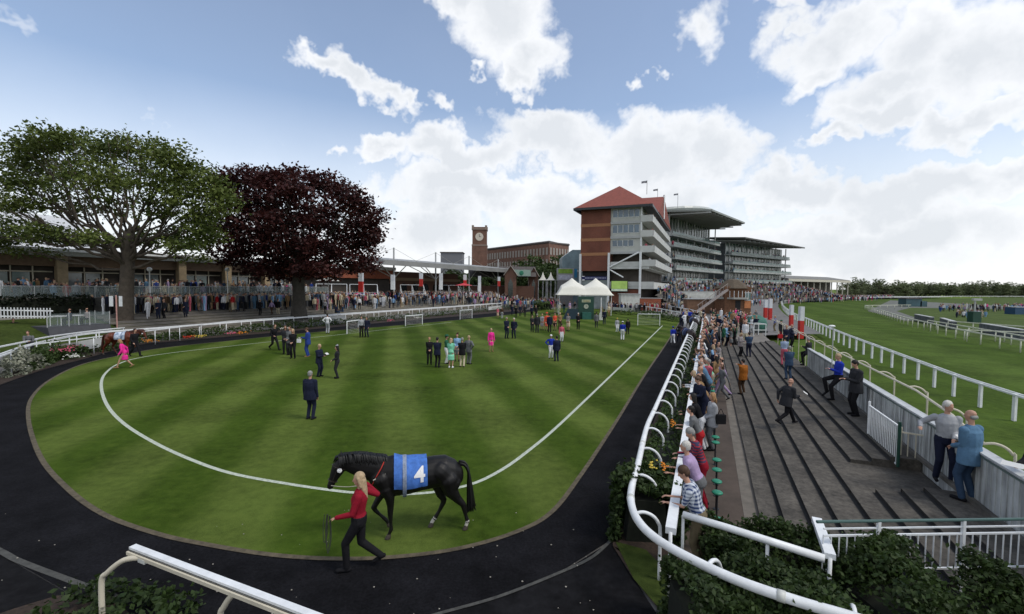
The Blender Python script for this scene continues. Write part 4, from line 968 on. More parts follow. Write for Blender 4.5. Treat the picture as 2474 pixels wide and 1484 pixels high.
lawnman(662, 846, 66, 60, 'stride', 'black', 'black', 'brown', 'man in black striding with legs wide apart at the left of the lawn group')
lawnman(690, 855, 72, 20, 'front', 'charcoal', 'charcoal', 'brown', 'woman in a long dark patterned coat second in the left lawn group', coat=True, style='long', female=True)
lawnman(701, 858, 72, -10, 'front', 'grey', 'charcoal', 'brown', 'man in a grey suit with pale tie in the left lawn group', coat=True)
lawnman(708, 866, 72, 10, 'front', 'black', 'black', 'blonde', 'blonde long haired woman in black holding a white bag', style='long', female=True)
m = MB(); m.box((0, 0, 0), (.24, .10, .22)); m.tube(smoothline([(-.08, 0, .1), (0, 0, .24), (.08, 0, .1)], 4), .01, 6); o = m.build('white_bag', CL['white']); o.location = P(708, 866) + Vector((.38, 0, 1.12)); tag(o, 'white bag on the arm of the blonde woman in black', 'bag')
lawnman(791, 806, 48, 180, 'hips', 'white', 'lgrey', 'dark', 'person in white shirt and pale trousers standing by the lawn edge at left')
lawnman(873, 815, 52, 15, 'stand', 'lgrey', 'black', 'dark', 'man in a pale shirt and black trousers beside the first white frame')
lawnman(886, 815, 50, -10, 'pocket', 'navy', 'navy', 'dark', 'man in a dark blue suit beside the pale shirted man', coat=True)
# central group
lawnman(1037, 881, 67, 15, 'front', 'black', 'black', 'fair', 'fair haired woman in a black coat at the left of the central lawn group', coat=True, female=True)
lawnman(1056, 888, 74, 165, 'front', 'navy', 'black', 'dark', 'dark haired man in a dark suit with his back turned in the central lawn group', coat=True)
lawnman(1078, 879, 70, 80, 'front', 'green', 'white', 'dark', 'woman in a green top and green hat in the central lawn group', hat=2, hatc='green', female=True)
lawnman(1089, 889, 73, 170, 'front', 'mint', 'mint', 'blonde', 'blonde woman in a mint green dress and jacket', female=True, dress=True, shoes='white', skirtlen=.46, style='bob')
lawnman(1104, 873, 68, 0, 'front', 'skyblue', 'grey', 'brown', 'woman in a sky blue jacket and brown hat facing the camera', female=True, hat=3, hatc='brown', dress=True)
lawnman(1116, 887, 72, 175, 'front', 'black', 'cream', 'grey', 'man in a black jacket and cream trousers with his back turned', coat=True)
lawnman(1132, 880, 70, 150, 'hips', 'grey', 'grey', 'blonde', 'man in a light grey suit with a hand on his hip', coat=True)
lawnman(1186, 850, 57, 20, 'stand', 'pink', 'pink', 'blonde', 'blonde woman in a fuchsia pink dress standing alone mid lawn', female=True, dress=True, skirtlen=.46, shoes='tan')
lawnman(1223, 818, 52, 30, 'front', 'navy', 'navy', 'grey', 'grey haired man in a black suit left of the pair right of the pink dress', coat=True)
lawnman(1241, 818, 50, -20, 'pocket', 'navy', 'navy', 'white', 'man with folded arms in a navy suit right of the pair beside the pink dress', coat=True)
lawnman(1330, 866, 58, 15, 'hips', 'royal', 'white', 'dark', 'jockey in royal blue silks and white cap nearest the camera', hat=1, hatc='white')
lawnman(1344, 873, 62, -165, 'stand', 'navy', 'navy', 'dark', 'man in a dark suit standing in front of the nearest jockey', coat=True)
lawnman(1356, 826, 44, 10, 'stand', 'rose', 'white', 'dark', 'jockey in pink silks and dark cap among the crowd on the lawn', hat=1, hatc='black')
lawnman(1285, 802, 40, 10, 'front', 'charcoal', 'charcoal', 'brown', 'man in charcoal leftmost of the knot before the marquee', coat=True)
lawnman(1297, 804, 47, 175, 'stand', 'charcoal', 'charcoal', 'grey', 'tall man in a dark suit seen from behind in the knot before the marquee', coat=True)
lawnman(1309, 798, 40, 0, 'front', 'lgrey', 'lgrey', 'blonde', 'woman in a silver dress in the knot before the marquee', female=True, dress=True)
lawnman(1327, 803, 47, 170, 'stand', 'navy', 'black', 'dark', 'man in navy seen from behind between two coral dresses', coat=True)
lawnman(1320, 799, 46, 0, 'stand', 'coral', 'coral', 'dark', 'woman in coral dress and matching red hat', female=True, dress=True, hat=2, hatc='coral')
lawnman(1340, 799, 44, -20, 'front', 'coral', 'black', 'dark', 'woman in a coral jacket over a black skirt', female=True, dress=True)
lawnman(1352, 797, 42, 0, 'front', 'tan', 'brown', 'blonde', 'woman in a tan patterned outfit behind the pink jockey', female=True)
lawnman(1372, 800, 44, -40, 'front', 'speckle', 'cream', 'dark', 'woman in a speckled top and pale skirt at the right of the knot', female=True, dress=True, style='long')
lawnman(1396, 796, 40, 0, 'front', 'black', 'black', 'white', 'man in a black suit and white shirt standing apart before the green sign', coat=True)
lawnman(1440, 792, 38, 170, 'stand', 'grey', 'charcoal', 'dark', 'man in a grey jacket and dark trousers by the marquee pole', coat=True)
lawnman(1459, 784, 37, 170, 'stand', 'navy', 'navy', 'dark', 'man in blue jacket right of the marquee pole')
lawnman(1490, 803, 35, 10, 'stand', 'lgrey', 'white', 'dark', 'jockey in grey silks and yellow cap on the right of the lawn', hat=1, hatc='yellow')
lawnman(1503, 822, 46, 165, 'stand', 'royal', 'white', 'dark', 'jockey in royal blue silks and white cap seen from behind near the right hand frame', hat=1, hatc='white')
lawnman(1516, 808, 38, 180, 'stand', 'black', 'black', 'dark', 'man in black beside the blue jockey on the right of the lawn', coat=True)
lawnman(1625, 832, 42, 175, 'walk', 'royal', 'white', 'dark', 'jockey in royal blue silks and blue cap walking up the dark track', hat=1, hatc='royal')
lawnman(1640, 828, 40, 175, 'walk', 'navy', 'navy', 'dark', 'groom in dark blue walking beside the jockey on the dark track')
lawnman(1666, 782, 34, 175, 'walk', 'royal', 'navy', 'dark', 'groom in a blue jacket beside the further dark horse')
for i, (px, py, hh, f, tp, bt, hr, lb) in enumerate([
  (1202, 769, 26, 10, 'rose', 'cream', 'blonde', 'woman in a rust floral dress at the far left of the lawn crowd'), (1212, 770, 28, 170, 'brown', 'lgrey', 'dark', 'woman in a brown jacket and pale skirt by the far track edge'),
  (1237, 762, 26, 0, 'navy', 'navy', 'dark', 'man in navy among the far left lawn crowd'), (1246, 768, 30, 180, 'black', 'black', 'dark', 'man in black with his back turned among the far left lawn crowd'),
  (1256, 764, 28, 20, 'navy', 'charcoal', 'grey', 'grey haired man in navy at the centre of the far lawn crowd'), (1268, 766, 30, -20, 'charcoal', 'charcoal', 'dark', 'man in charcoal near a brown horse in the far lawn crowd'),
  (1284, 770, 32, 180, 'navy', 'black', 'dark', 'man in a navy jacket at the right of the far lawn crowd'), (1294, 768, 30, 30, 'black', 'black', 'blonde', 'man in a black jacket and white collar right of the far lawn crowd'),
  (1352, 752, 30, 0, 'lgrey', 'cream', 'blonde', 'woman in pale grey under the left end of the marquee'), (1362, 756, 32, 160, 'black', 'teal', 'dark', 'woman in a black top and teal skirt under the marquee'),
  (1376, 752, 30, 30, 'lilac', 'lilac', 'dark', 'woman in lilac under the marquee'), (1388, 754, 30, -30, 'black', 'grey', 'dark', 'man in black and grey under the marquee'),
  (1340, 756, 28, 0, 'tan', 'cream', 'brown', 'woman in a tan coat at the left of the marquee'), (1452, 766, 34, 200, 'khaki', 'khaki', 'brown', 'man in khaki under the right end of the marquee'), (1470, 765, 30, 20, 'cream', 'tan', 'fair', 'woman in cream right of the marquee pole')]):
    person(P(px, py), hgt(px, py, hh), f, ('front', 'stand', 'talk')[i % 3], tp, bt, hr, label=lb, detail=0, female=tp in ('rose', 'lilac', 'tan', 'lgrey', 'cream'), dress=tp in ('rose', 'lilac'))
# ================================================================== FOLIAGE
def leaf_mesh(name, centres, size, seed=1, flat=.35, aspect=.6):
    """centres: (n,3) array; one bent leaf card (two faces) per centre"""
    rg = np.random.default_rng(seed); n = len(centres); nr = rg.normal(size=(n, 3)); nr[:, 2] = np.abs(nr[:, 2]) + flat; nr /= np.linalg.norm(nr, axis=1)[:, None]
    t = rg.normal(size=(n, 3)); t -= nr * (t * nr).sum(1)[:, None]; t /= np.linalg.norm(t, axis=1)[:, None]; b = np.cross(nr, t)
    s = (size * rg.uniform(.6, 1.35, n))[:, None]; c = np.asarray(centres)
    v = np.stack([c - t * s, c - b * s * aspect - nr * s * .12, c + t * s, c + b * s * aspect - nr * s * .12], 1).reshape(-1, 3)
    me = bpy.data.meshes.new(name); me.vertices.add(n * 4); me.vertices.foreach_set('co', v.ravel())
    me.loops.add(n * 4); me.loops.foreach_set('vertex_index', np.arange(n * 4)); me.polygons.add(n)
    me.polygons.foreach_set('loop_start', np.arange(n) * 4); me.polygons.foreach_set('loop_total', np.full(n, 4)); me.update(calc_edges=True); return me
def clump_points(lobes, per, seed, shell=.55, clump=.5):
    """points in small clumps spread through the outer part of many ellipsoidal lobes"""
    rg = np.random.default_rng(seed); out = []
    for (cx, cy, cz, rx, ry, rz, w) in lobes:
        k = max(3, int(per * w / 22)); d = rg.normal(size=(k, 3)); d /= np.linalg.norm(d, axis=1)[:, None]; r = rg.uniform(shell, 1.03, k)[:, None]
        cc = d * r * np.array([rx, ry, rz]) + np.array([cx, cy, cz])
        p = (cc[:, None, :] + rg.normal(size=(k, 22, 3)) * clump * np.array([1, 1, .55])).reshape(-1, 3); out.append(p)
    return np.concatenate(out)
bark = M('bark', (.085, .068, .052), .95, .35, 3.0, bump=.6)
bark_d = M('bark_dark', (.05, .045, .038), .95, .35, 3.0, bump=.6)
leaf_syc = leafmat('sycamore_leaves', (.042, .066, .014), (.155, .19, .042))
leaf_beech = leafmat('copper_beech_leaves', (.015, .006, .007), (.080, .020, .017))
leaf_hedge = leafmat('hedge_leaves', (.010, .020, .005), (.050, .085, .020))
leaf_bush = leafmat('bush_leaves', (.018, .036, .009), (.075, .115, .03))
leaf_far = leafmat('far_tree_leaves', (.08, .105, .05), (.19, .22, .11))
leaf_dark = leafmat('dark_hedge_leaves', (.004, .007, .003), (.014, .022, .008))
leaf_silver = leafmat('silver_leaves', (.10, .12, .08), (.38, .38, .30))
def limb(mb, a, b, ra, rb, bend, seed, n=5):
    r_ = random.Random(seed); a, b = Vector(a), Vector(b); L = (b - a).length; pts = []
    for i in range(n + 1):
        t = i / n; pts.append(a.lerp(b, t) + Vector((r_.uniform(-1, 1), r_.uniform(-1, 1), r_.uniform(-1, 1))) * L * .05 * math.sin(math.pi * t) + Vector((0, 0, bend * L * math.sin(math.pi * t))))
    mb.tube(pts, [lerp(ra, rb, i / n) for i in range(n + 1)], 7); return pts
def big_tree(name, label, base, trunk_top, rb, rt, lobes, per, lsize, lmat, bmat, seed, forks, shell=.5, clump=.5):
    root = thing(name, label, 'tree', base); o = Vector(base); mb = MB(); tt = Vector(trunk_top) - o
    trunk = [Vector((0, 0, -.9)), Vector((0, 0, .1)), Vector((tt.x * .1, tt.y * .1, .8)), tt * .35, tt * .7, tt]
    mb.tube(smoothline(trunk, 3), [lerp(rb * 1.35, rb, min(1, i / 5)) if i < 6 else lerp(rb, rt, (i - 5) / 10) for i in range(16)], 14)
    r_ = random.Random(seed)
    for i, (cx, cy, cz, rx, ry, rz, w) in enumerate(lobes):
        c = Vector((cx, cy, cz)); f = r_.uniform(*forks); st = tt * f + Vector((0, 0, 0))
        if c.z < st.z - .5: st = tt * max(.55, f - .25)
        pts = limb(mb, st, st.lerp(c, .92), rt * r_.uniform(.26, .42), .04, -.05, seed + i, 6)
        for k in range(5):
            q = pts[3 + k % 3]; d = Vector((r_.uniform(-1, 1) * rx, r_.uniform(-1, 1) * ry, r_.uniform(-.6, 1) * rz)); limb(mb, q, c + d * .8, .06, .015, .04, seed * 7 + i * 9 + k, 4)
    mb.build('trunk', bmat, root, True)
    me = leaf_mesh('crown', clump_points(lobes, per, seed, shell, clump), lsize, seed); me.materials.append(lmat); link('crown', me, root)
    return root
def lobes_px(px, Yc, base, seed, depth):
    """lobe list measured as (x, y, half width, half height) in print units, set at several depths about Yc"""
    r_ = random.Random(seed); out = []
    for (x, y, rx, ry, *o) in px:
        w = o[0] if o else 1.0; dy = (o[1] if len(o) > 1 else r_.uniform(-.8, .8)) * depth
        c = PY(x, y, Yc + dy) - Vector(base); k = (Yc + dy) / FPX
        out.append((c.x, dy, c.z, rx * k, max(rx * k, ry * k) * .95, ry * k, w))
    return out
# sycamore at the left
Ys = 40.0; tb = P(302, 783, 1.05); Ys = tb.y
syc_px = [(85, 350, 62, 30, 1.0), (135, 335, 60, 26, .9), (60, 395, 58, 34, 1), (30, 440, 50, 30, .8), (22, 500, 52, 26, .55), (45, 545, 60, 22, .5), (200, 360, 80, 38, 1.3), (275, 352, 70, 34, 1.1), (345, 360, 70, 36, 1.1), (410, 385, 60, 40, 1), (455, 420, 60, 40, 1), (500, 450, 50, 36, .9), (530, 480, 40, 40, .7),
          (130, 410, 80, 45, 1.3, .6), (215, 430, 90, 50, 1.2, -.6), (300, 430, 90, 50, 1.2, .5), (380, 440, 80, 50, 1.1, -.5), (440, 490, 60, 40, .7), (110, 480, 80, 38, .8, -.3), (200, 500, 80, 36, .6, .7), (290, 500, 60, 34, .5, .4), (370, 505, 60, 34, .5, -.4), (470, 540, 55, 34, .6), (515, 530, 40, 40, .5),
          (40, 590, 70, 26, .8, .3), (110, 580, 70, 26, .7, -.6), (165, 595, 70, 22, .6, .5), (225, 588, 60, 20, .4, -.8), (385, 592, 60, 28, .6, .6), (440, 605, 60, 28, .6, -.4), (500, 590, 45, 30, .6, 0), (430, 560, 50, 22, .4), (350, 570, 50, 20, .25, .8), (80, 625, 60, 14, .25, .2), (470, 635, 50, 14, .2), (-40, 480, 60, 60, .8), (-60, 580, 60, 50, .7)]
syc_px = [(a[0], a[1] - (14 if a[1] >= 580 else 0), a[2], a[3] * (.7 if a[1] >= 580 else 1)) + tuple(a[4:]) for a in syc_px]
tt = PY(312, 560, Ys)
big_tree('sycamore_tree', 'broad green sycamore with a thick bare trunk beside the chestnut horse', tb, tt, .62, .42, lobes_px(syc_px, Ys, tb, 4, 4.5), 1200, .15, leaf_syc, bark, 21, (.55, 1.0), .3, .40)
bb = P(722, 752, 1.7); Yb = bb.y
be_px = [(545, 440, 42, 30), (600, 430, 50, 26), (655, 440, 50, 30), (700, 425, 40, 24, .8), (690, 460, 60, 34), (760, 440, 50, 28), (815, 455, 50, 28), (860, 490, 45, 34), (890, 530, 40, 40), (880, 590, 42, 45), (560, 490, 55, 40), (620, 500, 70, 50, 1.4), (700, 510, 80, 50, 1.5, .5), (780, 520, 70, 50, 1.4, -.4), (840, 560, 55, 50, 1.1),
         (540, 550, 50, 40), (600, 570, 70, 45, 1.3, -.5), (680, 590, 80, 50, 1.6, .4), (760, 600, 80, 45, 1.5, -.5), (830, 630, 55, 36, 1), (560, 610, 55, 30, .9), (620, 640, 60, 26, 1), (700, 650, 70, 26, 1.3, 0), (770, 655, 60, 22, 1), (730, 560, 90, 70, 1.2, .8), (650, 550, 80, 70, 1.2, -.8), (880, 640, 30, 22, .5), (905, 570, 20, 26, .4)]
big_tree('copper_beech_tree', 'dark purple copper beech standing between the stand steps and the rail', bb, PY(720, 600, Yb), .72, .55, lobes_px(be_px, Yb, bb, 9, 6.0), 1150, .20, leaf_beech, bark_d, 5, (.5, 1.0), .3, .5)

# hedge builder: leaf cards over a swept body, dark twiggy core
def hedge(name, label, path, width, z0, z1, n, size, lmat, seed, round_=.6, cat='hedge', wob=.12, core=True):
    root = thing(name, label, cat, (path[0].x, path[0].y, z0)); o = Vector(root.location); r_ = np.random.default_rng(seed)
    path = [Vector((p.x, p.y, 0)) for p in path]; L = [0]
    for a, b in zip(path, path[1:]): L.append(L[-1] + (b - a).length)
    pts = []
    for i in range(n):
        l = r_.uniform(0, L[-1]); k = max(j for j in range(len(path) - 1) if L[j] <= l or j == 0); k = min(k, len(path) - 2); t = (l - L[k]) / max(1e-6, L[k + 1] - L[k]); p = path[k].lerp(path[k + 1], t)
        d = (path[k + 1] - path[k]).normalized(); s = Vector((d.y, -d.x, 0)); a = r_.uniform(-.12, 1.12) * math.pi
        w_ = width / 2; h = (z1 - z0); bump = 1 + wob * 2 * mnoise.noise(Vector((p.x * 1.3 + 7, p.y * 1.3, a * 1.2 + seed))); ca, sa = math.cos(a), math.sin(a)
        ex = math.copysign(abs(ca) ** round_, ca); ez = math.copysign(abs(sa) ** round_, sa) if sa > 0 else sa * 2.2
        q = p + s * w_ * ex * bump + Vector((0, 0, z0 + max(0, min(1, (ez * .9 + .1) if sa > -.2 else 0)) * h * bump * (1 if sa > .3 else r_.uniform(.1, 1)))); 
        q += Vector(tuple(r_.normal(0, .05, 3))); pts.append(tuple(q - o))
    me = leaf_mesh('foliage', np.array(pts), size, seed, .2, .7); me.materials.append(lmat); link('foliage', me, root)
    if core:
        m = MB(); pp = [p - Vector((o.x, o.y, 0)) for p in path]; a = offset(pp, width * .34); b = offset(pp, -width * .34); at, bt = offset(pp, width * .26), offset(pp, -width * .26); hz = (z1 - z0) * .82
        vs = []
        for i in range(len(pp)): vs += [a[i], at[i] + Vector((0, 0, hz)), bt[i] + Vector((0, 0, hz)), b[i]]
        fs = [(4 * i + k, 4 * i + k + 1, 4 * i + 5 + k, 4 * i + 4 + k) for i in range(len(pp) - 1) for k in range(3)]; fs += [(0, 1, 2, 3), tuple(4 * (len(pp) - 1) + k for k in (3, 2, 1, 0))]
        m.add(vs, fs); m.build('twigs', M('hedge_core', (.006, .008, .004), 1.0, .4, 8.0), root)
    return root
# strip of planting between the two right hand rails
hedge('ring_hedge', 'low green hedge growing between the curved rail and the spectator rail', [uv(u_, -.90) for u_ in (9.4, 12, 16, 20, 26, 34, 46, 57)], .78, 0, .72, 17000, .055, leaf_hedge, 31, wob=.25)
hedge('corner_bush', 'rounded leafy bush in the bend of the curved rail', [P(1560, 1330) + Vector((.1, .25, 0)), P(1555, 1290), P(1580, 1240)], 1.15, 0, .95, 9000, .055, leaf_hedge, 37, wob=.2)
hedge('ivy_hedge', 'tall dark ivy hedge hiding the lower part of the cross rail', [P(1640, 1440, .75), P(1850, 1450, .75), P(2060, 1470, .75)], 1.5, 0, .86, 30000, .034, leaf_hedge, 41, wob=.3)
hedge('near_ivy_hedge', 'dark rounded ivy bush in front of the near balustrade at lower right', [P(2110, 1460, .8), P(2300, 1450, .8), P(2500, 1530, .8), P(2850, 1570, .8)], 1.6, -.1, .95, 36000, .034, leaf_hedge, 43, wob=.3)
hedge('back_ivy_hedge', 'ivy hedge between the cross rail and the near end of the terrace steps', [P(1700, 1300, .7), P(1860, 1328, .7), P(2040, 1345, .7), P(2170, 1372, .7)], .62, 0, .84, 20000, .034, leaf_hedge, 47, wob=.3)
hedge('path_side_plants', 'low weedy plants in the soil bed under the channel rail', [P(120, 1500), P(260, 1500), P(420, 1530)], .8, 0, .28, 1400, .05, leaf_hedge, 53, wob=.5, core=False)
# flower heads
def flowers(name, label, spots, col_, size, z, seed, per=26, spread=.16):
    r_ = random.Random(seed); m = MB(); o = spots[0]
    for s_ in spots:
        for k in range(per):
            q = s_ + Vector((r_.gauss(0, spread), r_.gauss(0, spread), z + r_.gauss(0, .05))) - Vector((o.x, o.y, 0)); m.ball(q, (size, size, size * .6), 6, 4)
    ob = m.build(name, col_); ob.location = (o.x, o.y, 0); return tag(ob, label, 'flowers', None, None)
fl = {n: M('petal_' + n, c, .7, .15, 20.0, spec=.1) for n, c in dict(pink=(.55, .12, .18), orange=(.6, .22, .03), yellow=(.6, .45, .08), white=(.6, .6, .55), red=(.45, .04, .02)).items()}
for k, (x, y, c, lb) in enumerate([(1623, 1086, 'orange', 'orange flowers low in the ring hedge'), (1572, 1205, 'yellow', 'yellow flowers behind the curved rail bend'), (1600, 1208, 'orange', 'orange red flowers beside the yellow ones in the hedge')]):
    flowers('flower_clump', lb, [P(x, y, .6)], fl[c], .022, .66, 60 + k, 16, .03)
# bed along the far left of the track
bed = [P(x, y) for x, y in left_out_px if x >= 0]
bank_edge = [p for p in left_in]
import itertools
r_ = random.Random(17)
bedline = smoothline([P(x, y) for x, y in left_out_px[1:]], 6)
sheet('flower_bed_soil', [p for p in bedline] + [Vector((p.x, p.y, 0)) for p in reversed(left_in) if p.y > 20], .008, soil)
k = 0
for (x0, x1, hgt_, lm, lb, nn) in ((-20, 70, .75, leaf_silver, 'silver leaved shrub with pale flowers at the far left of the bed', 1600), (30, 150, .5, leaf_bush, 'low dark green shrub beside the silver shrub', 1500), (60, 200, .7, leaf_bush, 'taller green shrub below the outer rail', 1800), (180, 330, .45, leaf_bush, 'green border plants behind the chestnut horse', 1500),
                                  (330, 470, .40, leaf_bush, 'green border plants just right of the chestnut horse', 1400), (470, 640, .5, leaf_bush, 'green border plants below the long ring rail', 1600), (640, 800, .55, leaf_bush, 'leafy border plants beside the white rail board', 1600), (800, 960, .5, leaf_bush, 'leafy border plants behind the first white frame', 1400), (960, 1120, .5, leaf_bush, 'leafy border plants behind the second white frame', 1400), (1120, 1258, .6, leaf_bush, 'rounded border plants near the far corner of the ring', 1400)):
    def yo(x):
        for (a, b), (c, d) in zip(left_out_px, left_out_px[1:]):
            if a <= x <= c: return lerp(b, d, (x - a) / (c - a))
        return 930
    pth = [P(x, yo(x) - 4 - (10 if x < 200 else 0)) + Vector((-.55, .75, 0)) * .9 for x in (x0, (x0 + x1) / 2, x1)]
    hedge('border_shrub', lb, pth, .9, 0, hgt_, nn, .085, lm, 100 + k, wob=.6, core=False, cat='shrub'); k += 1
flowers('pink_flowers', 'mass of pink flowers in the bed at left below the outer rail', [P(x, y) + Vector((-.3, .6, 0)) for x, y in ((138, 874), (150, 868), (160, 866))], fl['pink'], .05, .62, 71, 46, .28)
for i, (x, y, c) in enumerate([(170, 873, 'white'), (360, 832, 'orange'), (455, 822, 'red'), (480, 820, 'yellow'), (560, 812, 'pink'), (585, 811, 'orange'), (690, 800, 'white'), (945, 779, 'pink'), (1010, 772, 'white'), (20, 905, 'white')]):
    flowers('flower_patch', c + ' flowers in the border' + [' left of the chestnut horse', ' just behind the groom', ' second patch right of the horse', ' third patch right of the horse', ' under the long rail by a post', ' beside the pink patch', ' near the rail board', ' beyond the second frame', ' further along near the corner', ' at the far left end'][i], [P(x, y) + Vector((-.3, .5, 0))], fl[c], .05, .22, 80 + i, 34, .25)
hedge('far_end_planting', 'dark green planting under the far end rail', [P(1478, 758), P(1560, 762), P(1640, 778)], 1.4, 0, .65, 1600, .12, leaf_bush, 131, wob=.4, core=False)
hedge('clipped_bush', 'pale green clipped bush left of the marquee', [P(1290, 748), P(1330, 749)], 2.0, 0, 1.6, 1600, .12, leafmat('pale_bush', (.05, .08, .02), (.12, .17, .05)), 137, wob=.2)
# distant trees: three kinds copied along the skyline
def far_proto(seed, w, h):
    root = thing('far_tree', 'x', 'tree', (0, 0, 0)); r_ = random.Random(seed)
    lob = [(r_.uniform(-w, w) * .5, r_.uniform(-w, w) * .4, h * r_.uniform(.14, .78), w * r_.uniform(.3, .5), w * .4, h * r_.uniform(.15, .26), 1) for _ in range(14)]
    m = MB(); m.tube([(0, 0, -1), (0, 0, h * .3), (.2, 0, h * .6)], [w * .06, w * .045, w * .02], 7)
    for l in lob: limb(m, (0, 0, h * .3), (l[0], l[1], l[2]), w * .03, w * .01, 0, seed, 3)
    m.build('trunk', bark, root)
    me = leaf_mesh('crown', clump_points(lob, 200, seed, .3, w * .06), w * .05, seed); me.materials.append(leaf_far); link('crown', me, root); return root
def dup(root, loc, rz, sc, label, group):
    c = root.copy(); col.objects.link(c); c.location = loc; c.rotation_euler = (0, 0, rz); c.scale = (sc, sc, sc); c['label'] = label; c['group'] = group
    for ch in list(root.children): d = ch.copy(); col.objects.link(d); d.parent = c
    return c
protos = [far_proto(301, 7, 11), far_proto(302, 9, 12.5), far_proto(303, 6, 14)]
r_ = random.Random(8); first = [True] * 3; i = 0
px = 2052
while px < 2520:
    k = r_.randrange(3); Yt = 350 + (px - 2052) * .12 + r_.uniform(-25, 25); q = PY(px, 703, Yt); loc = (q.x, Yt, Z_C - .2)
    lb = ('rounded', 'broad', 'taller narrow')[k] + ' tree on the skyline ' + ('beside the low white pavilion' if px < 2110 else 'behind the infield cabin' if px < 2240 else 'left of the floodlight mast' if px < 2345 else 'just right of the floodlight mast' if px < 2410 else 'near the right frame edge')
    if first[k]: protos[k].location = loc; protos[k]['label'] = lb; protos[k]['group'] = 'trees beyond the racecourse'; first[k] = False; s_ = r_.uniform(.75, 1.1); protos[k].scale = (s_,) * 3
    else: dup(protos[k], loc, r_.uniform(0, 6), r_.uniform(.7, 1.1), lb, 'trees beyond the racecourse')
    px += r_.uniform(3.5, 7.5)
for (x, s_, Yt) in ((1850, .9, 260), (1872, .8, 270), (1888, .75, 265), (2030, .7, 300), (2045, .8, 310)):
    dup(protos[x % 3], (PY(x, 700, Yt).x, Yt, Z_C), x, s_, 'tree ' + ('left of the low white pavilion' if x < 1900 else 'at the right end of the low white pavilion'), 'trees behind the pavilion')
mid = far_proto(311, 9, 14)
for ch in mid.children:
    if ch.name.startswith('crown'): ch.data.materials[0] = leaf_bush
mid['label'] = 'green tree below the factory clock tower'; mid['group'] = 'trees below the factory'; mid.location = (PY(1110, 690, 190).x, 190, 0)
for (x, ht, Yt) in ((1140, 14, 200), (1170, 14, 195), (1200, 13.5, 190), (1230, 14, 200), (1258, 15, 195), (1285, 17, 185), (1305, 19, 190), (1325, 18, 180), (1345, 15, 185), (1275, 12, 150), (1300, 12.5, 150), (1322, 11, 155)):
    dup(mid, (PY(x, 690, Yt).x, Yt, 0), x * 1.7, ht / 14, ('tall' if ht > 15 else 'low' if ht < 13 else 'medium') + ' green tree ' + ('just right of the clock tower' if x < 1215 else 'below the middle of the factory' if x < 1280 else 'below the right end of the factory'), 'trees below the factory')
# ================================================================== THE BANK BEHIND THE LEFT RAIL
RL = [Vector((p.x, p.y, 0)) for p in left_in]
def rail_dist(x, y):
    best, sgn, ss, acc = 1e9, 1, 0, 0
    for a, b in zip(RL, RL[1:]):
        d = b - a; L = d.length; t = max(0, min(1, ((x - a.x) * d.x + (y - a.y) * d.y) / (L * L))); q = a + d * t; w = math.hypot(x - q.x, y - q.y)
        if w < best: best = w; ss = acc + t * L; sgn = 1 if (d.x * (y - a.y) - d.y * (x - a.x)) > 0 else -1
        acc += L
    return best * sgn, ss
PROF = [(0.0, .0), (1.3, .08), (2.2, .30), (9.0, 1.80), (11.0, 1.85), (60, 2.0)]
def bank_z(w):
    if w <= 0: return 0
    for (a, za), (b, zb) in zip(PROF, PROF[1:]):
        if w <= b: return lerp(za, zb, (w - a) / (b - a))
    return 2.0
NST = 7
def bank_step(w):
    if w < 2.2 or w > 9.0: return bank_z(w)
    k = int((w - 2.2) / (6.8 / NST)); return .30 + 1.50 * min(NST, k + 1) / NST
def hit(px, py):
    d = ray(px, py); d /= d.y; Y = 15.0
    while Y < 190:
        z = CAM_H + d.z * Y; w, s = rail_dist(d.x * Y, Y)
        if w > 0 and z <= bank_step(w): return Vector((d.x * Y, Y, bank_step(w)))
        if w <= 0 and z <= 0: return Vector((d.x * Y, Y, 0))
        Y += .25
    return Vector((d.x * Y, Y, 1.9))
bl = resample([p for p in RL if p.y > 10], 2.0)
def strip(mb, w0, w1, z0, z1, s0=0, s1=None):
    a, b = offset(bl, -w0), offset(bl, -w1)
    for i in range(s0, (s1 or len(bl) - 1)):
        mb.quad((a[i].x, a[i].y, z0), (a[i + 1].x, a[i + 1].y, z0), (b[i + 1].x, b[i + 1].y, z1), (b[i].x, b[i].y, z1))
grassy = M('worn_bank_grass', (.065, .062, .022), .95, .35, 1.6)
split = 12   # grass slope left of this, low steps to the right
m = MB(); strip(m, .2, 1.3, .0, .08); strip(m, 1.3, 2.2, .08, .30); tag(m.build('rail_walk', tarmac), kind='structure')
m = MB(); strip(m, 2.2, 9.0, .30, 1.80, 0, split); tag(m.build('bank_grass', lawnt), kind='structure')
m = MB(); m2 = MB(); m3 = MB(); tw = 6.8 / NST
for k in range(NST):
    w0 = 2.2 + tw * k; z0 = .30 + 1.50 * k / NST; z1 = .30 + 1.50 * (k + 1) / NST
    strip(m, w0, w0 + .01, z0, z1, split); strip(m, w0 + .01, w0 + .28, z1, z1, split); strip(m2 if k != 5 else m3, w0 + .28, w0 + tw, z1, z1, split)
tag(m.build('bank_kerbs', paving), kind='structure'); tag(m2.build('bank_treads', grassy), kind='structure'); tag(m3.build('bank_path', tarmac), kind='structure')
m = MB(); strip(m, 9.0, 11, 1.80, 1.85); strip(m, 13, 60, 1.85, 2.0); tag(m.build('upper_concourse', M('upper_paving', (.17, .16, .14), .9, .25, .8)), kind='structure')

